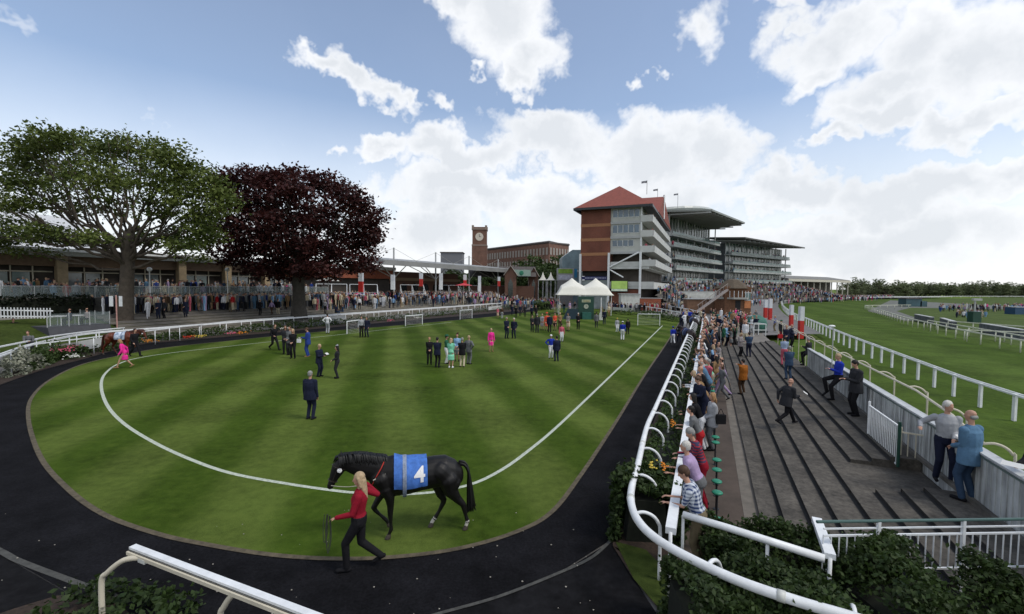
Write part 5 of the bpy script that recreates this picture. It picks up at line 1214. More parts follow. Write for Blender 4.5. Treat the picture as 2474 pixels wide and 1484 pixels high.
# ---- restaurant range on the left
bd = Vector((.47, .883, 0)).normalized(); bn = Vector((-bd.y, bd.x, 0))     # along, and away from the ring
B0 = Vector((-47, 42, 0)) - bd * 14
def bp(t, w, z): return B0 + bd * t + bn * w + Vector((0, 0, z))
brot = math.atan2(bd.y, bd.x)
def bbox(m, t0, t1, w0, w1, z0, z1, o): m.hexa([bp(t0, w0, z0) - o, bp(t1, w0, z0) - o, bp(t1, w1, z0) - o, bp(t0, w1, z0) - o], [bp(t0, w0, z1) - o, bp(t1, w0, z1) - o, bp(t1, w1, z1) - o, bp(t0, w1, z1) - o])
m = MB(); strip(m, 11, 13, 1.86, 1.86); tag(m.build('grass_strip', grassy), kind='structure')
root = thing('restaurant_building', 'long low restaurant with sandstone pillars and a white roof edge behind the sycamore', 'building', tuple(bp(0, 0, 1.9))); o = Vector(root.location)
DK = 3.3
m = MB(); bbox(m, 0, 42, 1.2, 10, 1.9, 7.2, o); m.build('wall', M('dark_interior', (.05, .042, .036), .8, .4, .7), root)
m = MB(); bbox(m, 0, 42, -1.0, 11, 7.75, 8.05, o); bbox(m, 0, 42, -.4, 10.5, 7.35, 7.748, o); m.build('roof_edge', white, root)
m = MB(); bbox(m, 0, 42, .2, 1.2, 6.3, 7.35, o); m.build('brown_fascia', M('brown_fascia', (.15, .10, .065), .8, .2), root)
t = 1.5
while t < 42:
    m = MB(); bbox(m, t, t + .8, -.3, .5, 1.9, 7.35, o); m.build('pillar', stonepillar, root)
    m = MB(); r0 = t + .9
    for q in (0, .33, .66): bbox(m, r0 + q * 4.6, r0 + q * 4.6 + .09, .9, 1.0, DK, 6.3, o)
    bbox(m, r0, r0 + 4.5, .9, 1.0, 5.7, 5.82, o); m.build('window_frame', cream, root)
    m = MB(); bbox(m, r0 + .1, r0 + 1.4, 1.05, 1.1, DK, 5.7, o); bbox(m, r0 + 1.7, r0 + 2.9, 1.05, 1.1, DK, 5.7, o); m.build('pane', M('pane_pale', (.16, .19, .20), .15, .5, .5, spec=.9) if int(t) % 2 else glassgreen, root)
    t += 5.4
# roof behind: pale pitched
rf = thing('pitched_roof_hall', 'pale pitched roof hall seen through the sycamore branches', 'building', tuple(bp(8, 14, 1.9))); o = Vector(rf.location)
m = MB(); bbox(m, -10, 26, 12, 30, 1.9, 8.6, o); m.build('wall', fasc, rf)
m = MB(); zt2 = 13.5; m.add([bp(-10, 11, 8.6) - o, bp(26, 11, 8.6) - o, bp(26, 21, zt2) - o, bp(-10, 21, zt2) - o, bp(-10, 31, 8.6) - o, bp(26, 31, 8.6) - o], [(0, 1, 2, 3), (3, 2, 5, 4), (0, 3, 4), (1, 5, 2)]); m.build('roof', M('pale_roof', (.50, .51, .52), .6, .08), rf)
# red fascia shop range further along
rs = thing('red_fascia_bar', 'low bar with a red brick fascia between the two big trees', 'building', tuple(bp(43, 0, 1.9))); o = Vector(rs.location)
m = MB(); bbox(m, 42.3, 66, 1.5, 9, 1.9, 6.0, o); m.build('wall', MATS['dark_interior'], rs)
m = MB(); bbox(m, 42.2, 66, .4, 1.5, 5.9, 7.5, o); m.build('fascia', brick_red, rs)
m = MB(); bbox(m, 42.2, 66, -.2, 10, 7.5, 8.1, o); m.build('roof_edge', white, rs)
m = MB()
for k in range(9): bbox(m, 47 + k * .42, 47 + k * .42 + (.30 if k % 3 else .22), .36, .395, 6.55, 6.85, o)
m.build('sign_lettering', M('worn_sign', (.4, .33, .28), .7, .1), rs)
# raised deck with hedge front
dk = thing('dining_deck', 'raised dining deck with a glass balustrade and dark planted front', 'deck', tuple(bp(6, -6, 1.5))); o = Vector(dk.location)
m = MB(); bbox(m, -4, 44, -7.5, 0, 1.2, DK, o); m.build('base', M('dark_render', (.07, .068, .06), .9, .3), dk)
m = MB(); bbox(m, -4, 44, -7.45, 1.1, DK + .003, DK + .05, o); m.build('floor', paving, dk)
m = MB(); bbox(m, -4, 44, -7.42, -7.38, DK + .06, DK + 1.05, o); gl = M('clear_glass', (.25, .30, .30), .1, .1, alpha=.28); m.build('glass_panel', gl, dk)
m = MB(); bbox(m, -4, 44, -7.44, -7.36, DK + 1.05, DK + 1.10, o); m.build('handrail', fasc, dk)
for k in range(25): m = MB(); bbox(m, -4 + k * 2, -4 + k * 2 + .05, -7.45, -7.40, DK + .05, DK + 1.05, o); m.build('post', fasc, dk)
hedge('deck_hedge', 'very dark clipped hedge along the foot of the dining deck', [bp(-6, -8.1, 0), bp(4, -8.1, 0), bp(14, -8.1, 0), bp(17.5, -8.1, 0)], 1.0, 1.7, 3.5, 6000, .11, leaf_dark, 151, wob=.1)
# picket fence
pk = hit(0, 772); a = Vector((hit(-60, 775).x, hit(-60, 775).y, 0)); 
pA, pB = PY(-160, 768, 31.5), PY(128, 770, 35.5)
root = thing('picket_fence', 'white picket fence at the top of the grass slope in the far left', 'fence', (pA.x, pA.y, pA.z)); L = pB - pA; n = int(L.length / .17); m = MB()
for i in range(n):
    p = L * (i / n); m.hexa([p + Vector((0, -.01, .0)), p + Vector((.08, -.01, 0)), p + Vector((.08, .01, 0)), p + Vector((0, .01, 0))], [p + Vector((0, -.01, .82)), p + Vector((.08, -.01, .82)), p + Vector((.08, .01, .82)), p + Vector((0, .01, .82))])
m.build('pickets', white, root)
for z in (.15, .6): m = MB(); m.bar([Vector((0, .03, z)), L + Vector((0, .03, z))], .03, .09); m.build('rail', white, root)
# grey timber viewing deck with tables
vd = thing('grey_viewing_deck', 'grey boarded deck with a glass guard beside the pole sign at left', 'deck', tuple(hit(115, 815)))
o = Vector(vd.location); c1, c2 = PY(115, 790, 33.5), PY(266, 783, 37.0); zd = 1.35
dv = Vector((c2.x - c1.x, c2.y - c1.y, 0)).normalized(); dn2 = Vector((-dv.y, dv.x, 0)); c1 = Vector((c1.x, c1.y, 0)); LL = (Vector((c2.x, c2.y, 0)) - c1).length
def dpt(a, b, z): return c1 + dv * a + dn2 * b + Vector((0, 0, z)) - o
m = MB(); m.hexa([dpt(0, -.6, 0), dpt(LL, -.6, 0), dpt(LL, 5, 0), dpt(0, 5, 0)], [dpt(0, 0, zd), dpt(LL, 0, zd), dpt(LL, 5, zd), dpt(0, 5, zd)]); m.build('platform', M('slate_boards', (.05, .052, .06), .8, .2), vd)
m = MB(); m.quad(dpt(0, .05, zd + .05), dpt(LL, .05, zd + .05), dpt(LL, .05, zd + 1.0), dpt(0, .05, zd + 1.0)); m.quad(dpt(LL, .05, zd + .05), dpt(LL, 4.5, zd + .05), dpt(LL, 4.5, zd + 1.0), dpt(LL, .05, zd + 1.0)); m.build('glass_guard', gl, vd)
for a, b in ((0, .05), (LL * .33, .05), (LL * .66, .05), (LL, .05), (LL, 2.2), (LL, 4.5)): m = MB(); m.tube([dpt(a, b, zd), dpt(a, b, zd + 1.05)], .03, 6); m.build('post', fasc, vd)
for i, (a, b, lb) in enumerate(((LL * .32, 1.4, 'white table with two people on the grey deck'), (LL * .62, 1.6, 'second white table on the grey deck nearer the tree'))):
    q = dpt(a, b, zd) + o; tb_ = thing('table', lb, 'table', tuple(q)); m = MB(); m.box((0, 0, .74), (1.0, .7, .04)); m.build('tabletop', white, tb_)
    for sx in (-.42, .42):
        for sy in (-.28, .28): m = MB(); m.tube([(sx, sy, 0), (sx, sy, .72)], .025, 6); m.build('leg', white, tb_)
    person(q + Vector((.75, .1, 0)), 1.7, -80, 'sit', ('navy', 'speckle')[i], 'black', 'dark', label=('person in navy bent over the white table on the grey deck', 'seated person in a speckled top at the second deck table')[i], detail=0)
# pole with red and white sign
pb = hit(283, 800); root = thing('pole_sign', 'slim red and white pole with a small white board beside the sycamore', 'sign', tuple(pb)); m = MB(); m.tube([(0, 0, 0), (0, 0, 2.75)], .05, 8); m.build('pole', M('red_white_pole', (.45, .25, .22), .6, .3, 1.2), root)
m = MB(); m.box((-.42, 0, 2.25), (.30, .04, .85)); m.build('board', white, root); m = MB(); m.box((.36, 0, 2.25), (.26, .04, .85)); m.build('board', white, root)
# small notice on the tree
# ---- steel canopy over the paddock bar
def seg3(m, a, b, r, n=6): m.tube([a, b], r, n)
cA, cB = PY(905, 612, 78), PY(1225, 643, 118); cz = Vector((cA.x, cA.y, 0)); cu_ = (Vector((cB.x, cB.y, 0)) - cz); CLn = cu_.length; cu_.normalize(); cn_ = Vector((-cu_.y, cu_.x, 0))
root = thing('steel_canopy', 'long grey flat canopy hung from white steel masts beyond the copper beech', 'canopy', (cz.x, cz.y, 1.9)); o = Vector(root.location)
def cpnt(a, b, z): return cz + cu_ * a + cn_ * b + Vector((0, 0, z)) - o
zc = cA.z; m = MB(); m.hexa([cpnt(0, -2, zc - 2.0), cpnt(CLn, -2, zc - 2.0), cpnt(CLn, 8, zc - .6), cpnt(0, 8, zc - .6)], [cpnt(0, -2, zc - 1.1), cpnt(CLn, -2, zc - 1.1), cpnt(CLn, 8, zc), cpnt(0, 8, zc)]); m.build('roof', M('canopy_metal', (.23, .235, .23), .5, .15, .4), root)
for a in [CLn * f for f in (.1, .36, .62, .9)]:
    m = MB(); m.tube([cpnt(a, 0, 1.0), cpnt(a, 0, zc + 1.3)], .15, 8); m.build('mast', fasc, root); m = MB()
    for s1, s2 in ((-4, 0), (4, 0), (-2, 6), (2, 6)): seg3(m, cpnt(a, 0, zc - 4.2), cpnt(a + s1, s2, zc - 1.2), .08)
    for s1 in (-7, 7): seg3(m, cpnt(a, 0, zc + 1.2), cpnt(a + s1, 0, zc - 1.1), .025)
    m.build('struts', M('strut_cream', (.32, .31, .27), .6, .1), root)
# brick arcade behind the canopy
root = thing('brick_arcade', 'old red brick arcade building under the steel canopy', 'building', (cz.x, cz.y, 1.9))
m = MB(); m.hexa([cpnt(0, 9, 0), cpnt(CLn * .8, 9, 0), cpnt(CLn * .8, 18, 0), cpnt(0, 18, 0)], [cpnt(0, 9, 7.6), cpnt(CLn * .8, 9, 7.6), cpnt(CLn * .8, 18, 7.6), cpnt(0, 18, 7.6)]); m.build('wall', brick_old, root)
for k in range(9):
    m = MB(); a = 1.5 + k * 3.6; pts = [cpnt(a, 8.9, 1.5), cpnt(a + 2, 8.9, 1.5)] + [cpnt(a + 1 + math.cos(q) * 1, 8.9, 4.2 + math.sin(q) * 1) for q in [i * math.pi / 8 for i in range(9)]]
    m.add(pts, [tuple(range(len(pts)))]); m.build('arch_window', glassdark, root)
m = MB(); m.hexa([cpnt(-.2, 8.4, 5.7), cpnt(CLn * .8, 8.4, 5.7), cpnt(CLn * .8, 8.9, 5.7), cpnt(-.2, 8.9, 5.7)], [cpnt(-.2, 8.4, 6.3), cpnt(CLn * .8, 8.4, 6.3), cpnt(CLn * .8, 8.9, 6.3), cpnt(-.2, 8.9, 6.3)]); m.build('stone_band', M('tan_band', (.3, .22, .14), .8, .1), root)
# brick gables with slate roof
def gable_house(name, label, px0, px1, ptop, peave, Yd, extra=0):
    a, b = PY(px0, 690, Yd), PY(px1, 690, Yd); za_, zb_ = PY(px0, peave, Yd).z, PY((px0 + px1) / 2, ptop, Yd).z; w = b.x - a.x
    r0 = thing(name, label, 'building', (a.x, Yd, 1.9)); m = MB(); D = 9.0; H_ = za_ - 1.9
    m.add([(0, 0, -2), (w, 0, -2), (w, 0, H_), (w / 2, 0, zb_ - 1.9), (0, 0, H_), (0, D, -2), (w, D, -2), (w, D, H_), (w / 2, D, zb_ - 1.9), (0, D, H_)], [(0, 1, 2, 3, 4), (9, 8, 7, 6, 5), (0, 4, 9, 5), (1, 6, 7, 2)]); m.build('wall', brick_old, r0)
    m = MB(); e = .35
    for s in (0, 1):
        x0, x1 = (-e, w / 2) if s == 0 else (w + e, w / 2); m.add([(x0, -e, H_ - .3), (x1, -e, zb_ - 1.9 + .1), (x1, D, zb_ - 1.9 + .1), (x0, D, H_ - .3), (x0, -e, H_ - .1), (x1, -e, zb_ - 1.9 + .3), (x1, D, zb_ - 1.9 + .3), (x0, D, H_ - .1)], [(0, 1, 2, 3), (7, 6, 5, 4), (0, 4, 5, 1), (3, 2, 6, 7), (0, 3, 7, 4)])
    m.build('roof', slate, r0)
    m = MB(); m.add([(w * .3, -.06, 0), (w * .7, -.06, 0), (w * .7, -.06, H_ * .62), (w * .5, -.06, H_ * .85), (w * .3, -.06, H_ * .62)], [(0, 1, 2, 3, 4)]); m.build('doorway', glassdark, r0)
    m = MB(); m.tube([(-.3, -.42, H_ - .2), (w / 2, -.42, zb_ - 1.75), (w + .3, -.42, H_ - .2)], .12, 4); m.build('bargeboard', M('barge', (.30, .27, .24), .6, .1), r0)
    return r0
gable_house('gabled_lodge', 'small red brick gabled lodge nearest the steel canopy', 1219, 1247, 644, 664, 112); gable_house('gabled_lodge', 'second red brick gabled lodge right of the pale fronted link', 1278, 1299, 647, 667, 118)
a, b = PY(1135, 690, 116), PY(1290, 690, 116); r0 = thing('slate_range', 'long slate roofed range linking the two gabled lodges', 'building', (a.x, 116, 1.9)); w = b.x - a.x
m = MB(); m.box((w / 2, 4.5, 1.2), (w, 8, 3.4)); m.build('wall', brick_old, r0); z1_, z2_ = PY(1200, 668, 116).z - 1.9, PY(1200, 642, 116).z - 1.9
m = MB(); m.add([(-.5, -.3, z1_), (w + .5, -.3, z1_), (w + .5, 4.5, z2_), (-.5, 4.5, z2_), (-.5, 9.3, z1_), (w + .5, 9.3, z1_)], [(0, 1, 2, 3), (3, 2, 5, 4), (0, 3, 4), (1, 5, 2)]); m.build('roof', slate, r0)
m = MB(); m.box((w * .80, -.6, z1_ + .9), (4.6, .12, 1.6)); m.build('sign_board', M('pale_green_sign', (.28, .40, .34), .6, .1), r0)
m = MB(); m.ball((w * .80, -.70, z1_ + .9), (.55, .06, .6), 10, 6); m.build('sign_emblem', M('emblem_green', (.03, .20, .12), .6, .1), r0)
# ---- factory and clock tower
Yf = 300.0; fa, fb = PY(1139, 690, Yf), PY(1175, 690, Yf)
r0 = thing('clock_tower', 'square brick clock tower with a castellated top on the skyline', 'tower', (fa.x, Yf, 0)); w = fb.x - fa.x; ht = PY(1155, 546, Yf).z
m = MB(); m.box((w / 2, w / 2, ht * .36), (w, w, ht * .72)); m.box((w / 2, w / 2, ht * .85), (w * .94, w * .94, ht * .27))
m.build('wall', brick_old, r0)
m = MB(); 
for z in (.715, .955): m.box((w / 2, w / 2, ht * z), (w * 1.03, w * 1.03, ht * .022))
for sx in (.06, .94):
    for sy in (.06, .94): m.box((w * sx, w * sy, ht * .985), (w * .14, w * .14, ht * .05))
m.build('parapet', M('tower_stone', (.22, .17, .14), .8, .1), r0)
for k in range(3): m = MB(); m.box((w * (.25 + .25 * k), .25, ht * .60), (w * .09, .2, ht * .13)); m.build('window', glassdark, r0)
m = MB(); m.tube([(w * .5, .35, ht * .84), (w * .5, .05, ht * .84)], w * .27, 20); m.build('clock_face', M('clock_pale', (.55, .50, .42), .6, .08), r0)
m = MB(); m.box((w * .5, 0, ht * .84 + w * .08), (w * .03, .06, w * .18)); m.box((w * .5 + w * .05, 0, ht * .84), (w * .12, .06, w * .03)); m.build('clock_hands', darkmetal, r0)
r0 = thing('factory_building', 'long brick factory block with rows of tall windows right of the clock tower', 'building', (fb.x, Yf, 0)); o = Vector(r0.location)
q = [PY(1176, 603, Yf + 40), PY(1326, 585, Yf - 20), PY(1374, 592, Yf + 10)]
m = MB(); dpt_ = Vector((8, 40, 0)); g0 = [Vector((p.x, p.y, 0)) - o for p in q]; tp = [p - o for p in q]
m.add(g0 + tp + [g0[0] + dpt_, tp[0] + dpt_], [(0, 1, 4, 3), (1, 2, 5, 4), (3, 4, 5, 7), (2, 6, 7, 5), (6, 0, 3, 7)]); m.build('wall', brick_old, r0)
m = MB(); m.tube([p + Vector((0, -.2, 0)) for p in tp], .8, 4); m.build('cornice', slate, r0)
m = MB()
for k in range(2): 
    f0, f1 = g0[k], g0[k + 1]; n = 22 if k == 0 else 7; nr = Vector(((f1 - f0).y, -(f1 - f0).x, 0)).normalized() * .3
    for i in range(n):
        for lv in (0, 1, 2):
            t = (i + .5) / n; c = f0.lerp(f1, t); zz = lerp(tp[k].z, tp[k + 1].z, t) - 5.5 - lv * 7.0; hw = (f1 - f0).normalized() * (f1 - f0).length / n * .28
            m.add([c - hw + nr + Vector((0, 0, zz - 2.2)), c + hw + nr + Vector((0, 0, zz - 2.2)), c + hw + nr + Vector((0, 0, zz + 2.2)), c - hw + nr + Vector((0, 0, zz + 2.2))], [(0, 1, 2, 3)])
wb = m.build('window_rows', M('factory_windows', (.24, .21, .18), .4, .2, .2), r0); wb['kind'] = 'stuff'
# flat roofed block left of tower
p = PY(1064, 690, 210); r0 = thing('flat_roofed_block', 'small grey flat roofed block left of the clock tower', 'building', (p.x, 210, 0)); m = MB(); hb = PY(1080, 611, 210).z; m.box((5, 4, hb / 2), (10, 8, hb)); m.build('wall', M('grey_render', (.16, .165, .18), .8, .1), r0); m = MB(); m.box((5, 4, hb + .2), (10.6, 8.6, .4)); m.build('roof', slate, r0)

# ================================================================== GRANDSTAND A (brick end, balconies)
A0 = Vector((PY(1401, 690, 100).x, 100, 0))
def ap(s, t, z): return V * s + U * t + Vector((0, 0, z))
def abx(m, s0, s1, t0, t1, z0, z1): m.hexa([ap(s0, t0, z0), ap(s1, t0, z0), ap(s1, t1, z0), ap(s0, t1, z0)], [ap(s0, t0, z1), ap(s1, t0, z1), ap(s1, t1, z1), ap(s0, t1, z1)])
ga_ = thing('brick_grandstand', 'tall red brick grandstand with a red hipped roof and stepped white balconies', 'grandstand', tuple(A0))
m = MB(); abx(m, 0, 6.4, 0, 46, 8.2, 21.6); m.build('brick_wall', brick, ga_)
m = MB()
for z in (18.0, 14.9, 11.8): abx(m, -.04, 6.44, -.04, 46, z - .32, z + .32)
m.build('tan_band', M('tan_brick', (.33, .16, .08), .85, .12, 3.0), ga_)
m = MB(); abx(m, 6.4, 12.6, .25, 46, 12.0, 21.6); m.build('window_block', M('pale_cladding', (.42, .43, .40), .6, .12, .7), ga_)
for zi, (z0, z1, n) in enumerate(((19.5, 21.0, 5), (16.2, 17.8, 5), (13.4, 14.6, 4))):
    for k in range(n):
        s0 = 6.9 + k * 1.12; m = MB(); abx(m, s0, s0 + .92, .16, .23, z0, z1); f = m.build('window', glassblue, ga_)
        m = MB(); abx(m, s0 - .06, s0 + .98, .18, .245, z0 - .08, z0 - .01); abx(m, s0 + .93, s0 + .99, .12, .245, z0, z1); m.build('frame', white, f)
m = MB()
for z in (18.3, 15.2, 12.0): abx(m, 6.42, 12.6, .0, .24, z - .25, z + .25)
m.build('white_band', fasc, ga_)
m = MB(); abx(m, 12.6, 12.9, .1, .5, 8, 21.6); m.build('corner_post', white, ga_)
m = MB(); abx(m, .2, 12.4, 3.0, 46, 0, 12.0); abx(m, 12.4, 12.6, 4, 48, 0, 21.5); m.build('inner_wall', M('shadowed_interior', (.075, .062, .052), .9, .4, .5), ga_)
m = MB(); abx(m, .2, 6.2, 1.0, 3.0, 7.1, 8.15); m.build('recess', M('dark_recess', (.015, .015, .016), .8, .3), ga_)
m = MB(); abx(m, .1, 6.2, .4, .95, 6.3, 7.0); sgn = m.build('navy_sign', M('navy_sign', (.03, .035, .12), .6, .1), ga_)
m = MB()
for k in range(14): abx(m, 1.0 + k * .33, 1.0 + k * .33 + .20, .36, .395, 6.55, 6.78)
m.build('sign_lettering', M('pale_lettering', (.35, .36, .48), .6, .1), sgn)
m = MB(); abx(m, .1, 6.2, .6, .9, 0, 6.2); m.build('glazed_base', M('grey_glazing', (.22, .25, .25), .3, .4, .5), ga_)
for s0 in (6.0, 12.55, -.2):
    m = MB(); abx(m, s0, s0 + .42, -.35, .05, 0, 12.0 if s0 > 0 else 11.9); m.build('column', white, ga_)
m = MB(); m.tube([ap(6.5, -.1, 9.0), ap(12.4, -.1, 12.0)], .17, 6); m.tube([ap(6.5, -.1, 8.4), ap(9.3, -.1, 6.8)], .15, 6); m.build('brace', white, ga_)
for (z, s1, t0) in ((8.6, 14.5, .2), (4.4, 15.5, .2)):
    m = MB(); abx(m, 6.5, s1, t0, 46, z, z + .55); abx(m, 6.5, s1, t0 - .05, t0 + .02, z + .55, z + 1.5); abx(m, s1 - .1, s1, t0, 46, z + .55, z + 1.4); m.build('terrace_slab', M('balcony_white', (.48, .49, .47), .6, .12, .6), ga_)
for i, z in enumerate((18.3, 15.2, 12.0, 9.1)):
    m = MB(); so = 15.0 + i * .25; abx(m, 12.62, so, .0, 46, z, z + .35); abx(m, so - .12, so, .0, 46, z + .35, z + 1.35); abx(m, 12.62, so, .0, .1, z + .35, z + 1.35); m.build('balcony', MATS['balcony_white'], ga_)
    m = MB()
    for k in range(0, 15): abx(m, so - .02, so + .06, 1 + k * 3.2, 1.15 + k * 3.2, z - .1, z + 1.4)
    m.build('balcony_fins', white, ga_)
# screen on the stand
m = MB(); abx(m, 6.9, 10.4, -.8, -.5, 3.75, 6.1); sc0 = m.build('video_screen', M('screen_frame', (.02, .02, .02), .5, .1), ga_)
m = MB(); m.quad(ap(7.0, -.83, 4.35), ap(10.3, -.83, 4.35), ap(10.3, -.83, 6.0), ap(7.0, -.83, 6.0)); m.build('screen_image', M('screen_turf', (.16, .24, .06), .5, .25, .5, emit=.8), sc0)
m = MB(); m.quad(ap(7.0, -.83, 3.9), ap(10.3, -.83, 3.9), ap(10.3, -.83, 4.33), ap(7.0, -.83, 4.33)); m.build('screen_caption', M('screen_caption', (.30, .36, .30), .5, .3, 2.0, emit=.5), sc0)
m = MB(); abx(m, 6.6, 12.4, .5, 1.0, 0, 4.3); m.build('brick_base', brick, ga_); m = MB(); m.tube([ap(9.6, .3, .9), ap(11.9, .3, 3.2)], .16, 6); m.build('ramp_rail', M('salmon_rail', (.42, .22, .15), .7, .1), ga_)
# roof: hipped bay in front, ridge block behind
m = MB(); e0, e1, f0, f1, ze, za2 = -1.3, 15.0, -1.3, 17, 21.7, 27.6
m.add([ap(e0, f0, ze), ap(e1, f0, ze), ap(e1, f1, ze), ap(e0, f1, ze), ap(6.8, 7.5, za2)], [(0, 1, 4), (1, 2, 4), (2, 3, 4), (3, 0, 4), (3, 2, 1, 0)])
m.add([ap(2, 10, ze), ap(15.2, 10, ze), ap(15.2, 46, ze), ap(2, 46, ze), ap(6, 22, 27.3), ap(15.2, 22, 27.3)], [(0, 1, 5, 4), (4, 5, 2, 3), (1, 2, 5), (0, 4, 3)])
m.build('roof', redtile, ga_)
m = MB(); abx(m, e0 - .1, e1 + .1, f0 - .1, f0 + .3, ze - .5, ze - .02); abx(m, e0 - .1, e0 + .3, f0 + .3, 20, ze - .5, ze - .02); abx(m, e1 - .3, e1 + .1, f0 + .3, 46, ze - .5, ze - .02); abx(m, e0 + .3, e1 - .3, f0 + .3, 46, ze - .12, ze - .03); m.build('eaves', darkmetal, ga_)
m = MB(); m.tube([ap(15.25, 21.5, ze), ap(15.25, 21.5, 27.6)], .25, 4); m.build('gable_edge', white, ga_)
def flag(px, py, Yd, base_py, label):
    b_ = PY(px, base_py, Yd); t_ = PY(px, py, Yd); r0 = thing('flag', label, 'flag', (b_.x, Yd, b_.z)); h = t_.z - b_.z; m = MB(); m.tube([(0, 0, 0), (0, 0, h)], .07, 6); m.build('pole', fasc, r0)
    m = MB(); n = 8; vs = []
    for i in range(n + 1): vs += [(-i * .17, .1 * math.sin(i * 1.1), h - .05 - .03 * i), (-i * .17, .1 * math.sin(i * 1.1), h - .62 - .02 * i)]
    m.add(vs, [(2 * i, 2 * i + 1, 2 * i + 3, 2 * i + 2) for i in range(n)]); m.build('cloth', M('flag_cloth', (.20, .21, .24), .8, .4, 1.5), r0)
flag(1562, 436, 112, 470, 'small flag on the ridge of the red roof'); flag(1587, 456, 140, 520, 'small flag just right of the red roof'); flag(1636, 467, 150, 520, 'small flag above the curved grey stand roof')

# ================================================================== GRANDSTANDS B and C (glass fronts, cantilever roofs)
def stand(name, label, S, D, L, levels, roof_pts, zroof, cols, endwall=None, zb=6.0, fl_out=2.6):
    D = D.normalized(); N = Vector((D.y, -D.x, 0)); r0 = thing(name, label, 'grandstand', (S.x, S.y, 0))
    def q(t, n, z): return D * t + N * n + Vector((0, 0, z))
    def bx(m, t0, t1, n0, n1, z0, z1): m.hexa([q(t0, n0, z0), q(t1, n0, z0), q(t1, n1, z0), q(t0, n1, z0)][::-1], [q(t0, n0, z1), q(t1, n0, z1), q(t1, n1, z1), q(t0, n1, z1)][::-1])
    m = MB(); bx(m, 0, L, -14, -.6, 0, zroof - 1.2); m.build('core', M('stand_core', (.07, .08, .085), .6, .4, .2), r0)
    for i, z in enumerate(levels):
        ex = fl_out + .5 * (len(levels) - i); m = MB(); bx(m, -.5, L + 1.5, -.6, ex, z, z + .45); bx(m, -.5, L + 1.5, ex - .12, ex, z + .45, z + .75); m.build('floor_slab', M('stand_slab', (.33, .35, .34), .6, .15, .3), r0)
        m = MB(); bx(m, -.3, L + 1.2, ex - .05, ex - .02, z + .75, z + 1.5); m.build('glass_parapet', M('parapet_glass', (.16, .23, .22), .15, .35, .5, alpha=.75), r0)
        zt = levels[i + 1] if i + 1 < len(levels) else zroof - 1.2
        m = MB(); bx(m, 0, L, -.58, -.5, z + .45, zt - .05); m.cur = 1; k = 0
        while k * 2.6 < L: bx(m, k * 2.6, k * 2.6 + .14, -.5, -.35, z + .45, zt - .05); k += 1
        m.build('glazing', [glassgreen if i % 2 else M('glazing_grey', (.10, .12, .12), .2, .6, .45, spec=.8), white], r0)
    for t in [L * k / cols for k in range(cols + 1)]: m = MB(); m.tube([q(t, fl_out * .6, zb), q(t, fl_out * .6, zroof - 1.0)], .22, 8); m.build('column', fasc, r0)
    m = MB(); rp = [Vector(p) for p in roof_pts]; nrp = len(rp); th = .55
    m.add([q(*p) for p in rp] + [q(p.x, p.y, p.z + (th if abs(p.y) > 1e9 else th)) for p in rp], [tuple(range(nrp))[::-1], tuple(nrp + k for k in range(nrp))] + [(k, (k + 1) % nrp, nrp + (k + 1) % nrp, nrp + k) for k in range(nrp)])
    return r0, q, bx, m
SB = Vector((49.6, 150, 0)); DB = Vector((.66, .75, 0))
r0, q, bx, m = stand('glass_grandstand', 'glass fronted grandstand with a sweeping grey cantilever roof in the middle of the three', SB, DB, 46, (6.5, 10.5, 14.0, 18.0, 21.5), [(-2, -12, 29.6), (-2, 2, 29.0), (0, 15, 28.2), (36, 15, 28.2), (50, 0, 28.8), (50, -12, 29.6)], 29.6, 6, zb=4)
m.build('roof', M('roof_grey', (.20, .215, .20), .45, .2, .15), r0)
m = MB()
for k in range(13):
    t = k * 3.7; n1 = 14.6 if t <= 36 else 14.6 - (t - 36) * 1.05
    m.hexa([q(t, -8, 28.55), q(t, n1, 27.75), q(t + .3, n1, 27.75), q(t + .3, -8, 28.55)][::-1], [q(t, -8, 29.0), q(t, n1, 28.15), q(t + .3, n1, 28.15), q(t + .3, -8, 29.0)][::-1])
m.build('roof_ribs', fasc, r0)
m = MB(); pts = smoothline([q(-2, -12, 29.9), q(6, 4, 31.0), q(20, 8, 31.6), q(34, 4, 31.0), q(48, -6, 30.2)], 5); m.tube(pts, .8, 6); m.build('roof_crest', M('crest_pale', (.42, .44, .42), .4, .1), r0)
m = MB(); bx(m, -3.4, 0, -11, -.4, 4, 28.9); m.build('end_wall', M('slate_cladding', (.055, .062, .075), .5, .2, .3), r0)
m = MB(); m.tube([q(-3.2, .1, 4), q(-3.2, .1, 28.7)], .35, 8); m.build('corner_mast', white, r0)
for z in (21.5, 17.5, 13): m = MB(); bx(m, -3.45, -.05, -11, -.36, z, z + .2); m.build('cladding_joint', white, r0)
SC = Vector((88, 188, 0)); DC = Vector((127.6 - 86, 221 - 190, 0)); LC = DC.length
r0, q, bx, m = stand('long_grandstand', 'furthest grandstand with open galleries under a flat dark cantilever roof', SC, DC, LC, (7.0, 11.2, 14.6, 18.2), [(-3, -9, 25.6), (-3, 9, 24.2), (LC + 1, 9, 23.4), (LC + 1, -9, 25.8)], 24.6, 5, zb=4, fl_out=2.0)
m.build('roof', M('roof_dark', (.085, .085, .08), .6, .2, .15), r0)
m = MB()
for k in range(14):
    t = -2 + k * LC / 13; m.hexa([q(t, -8, 24.4), q(t, 8.5, 23.3), q(t + .3, 8.5, 23.3), q(t + .3, -8, 24.4)][::-1], [q(t, -8, 24.9), q(t, 8.5, 23.7), q(t + .3, 8.5, 23.7), q(t + .3, -8, 24.9)][::-1])
m.build('roof_ribs', fasc, r0)
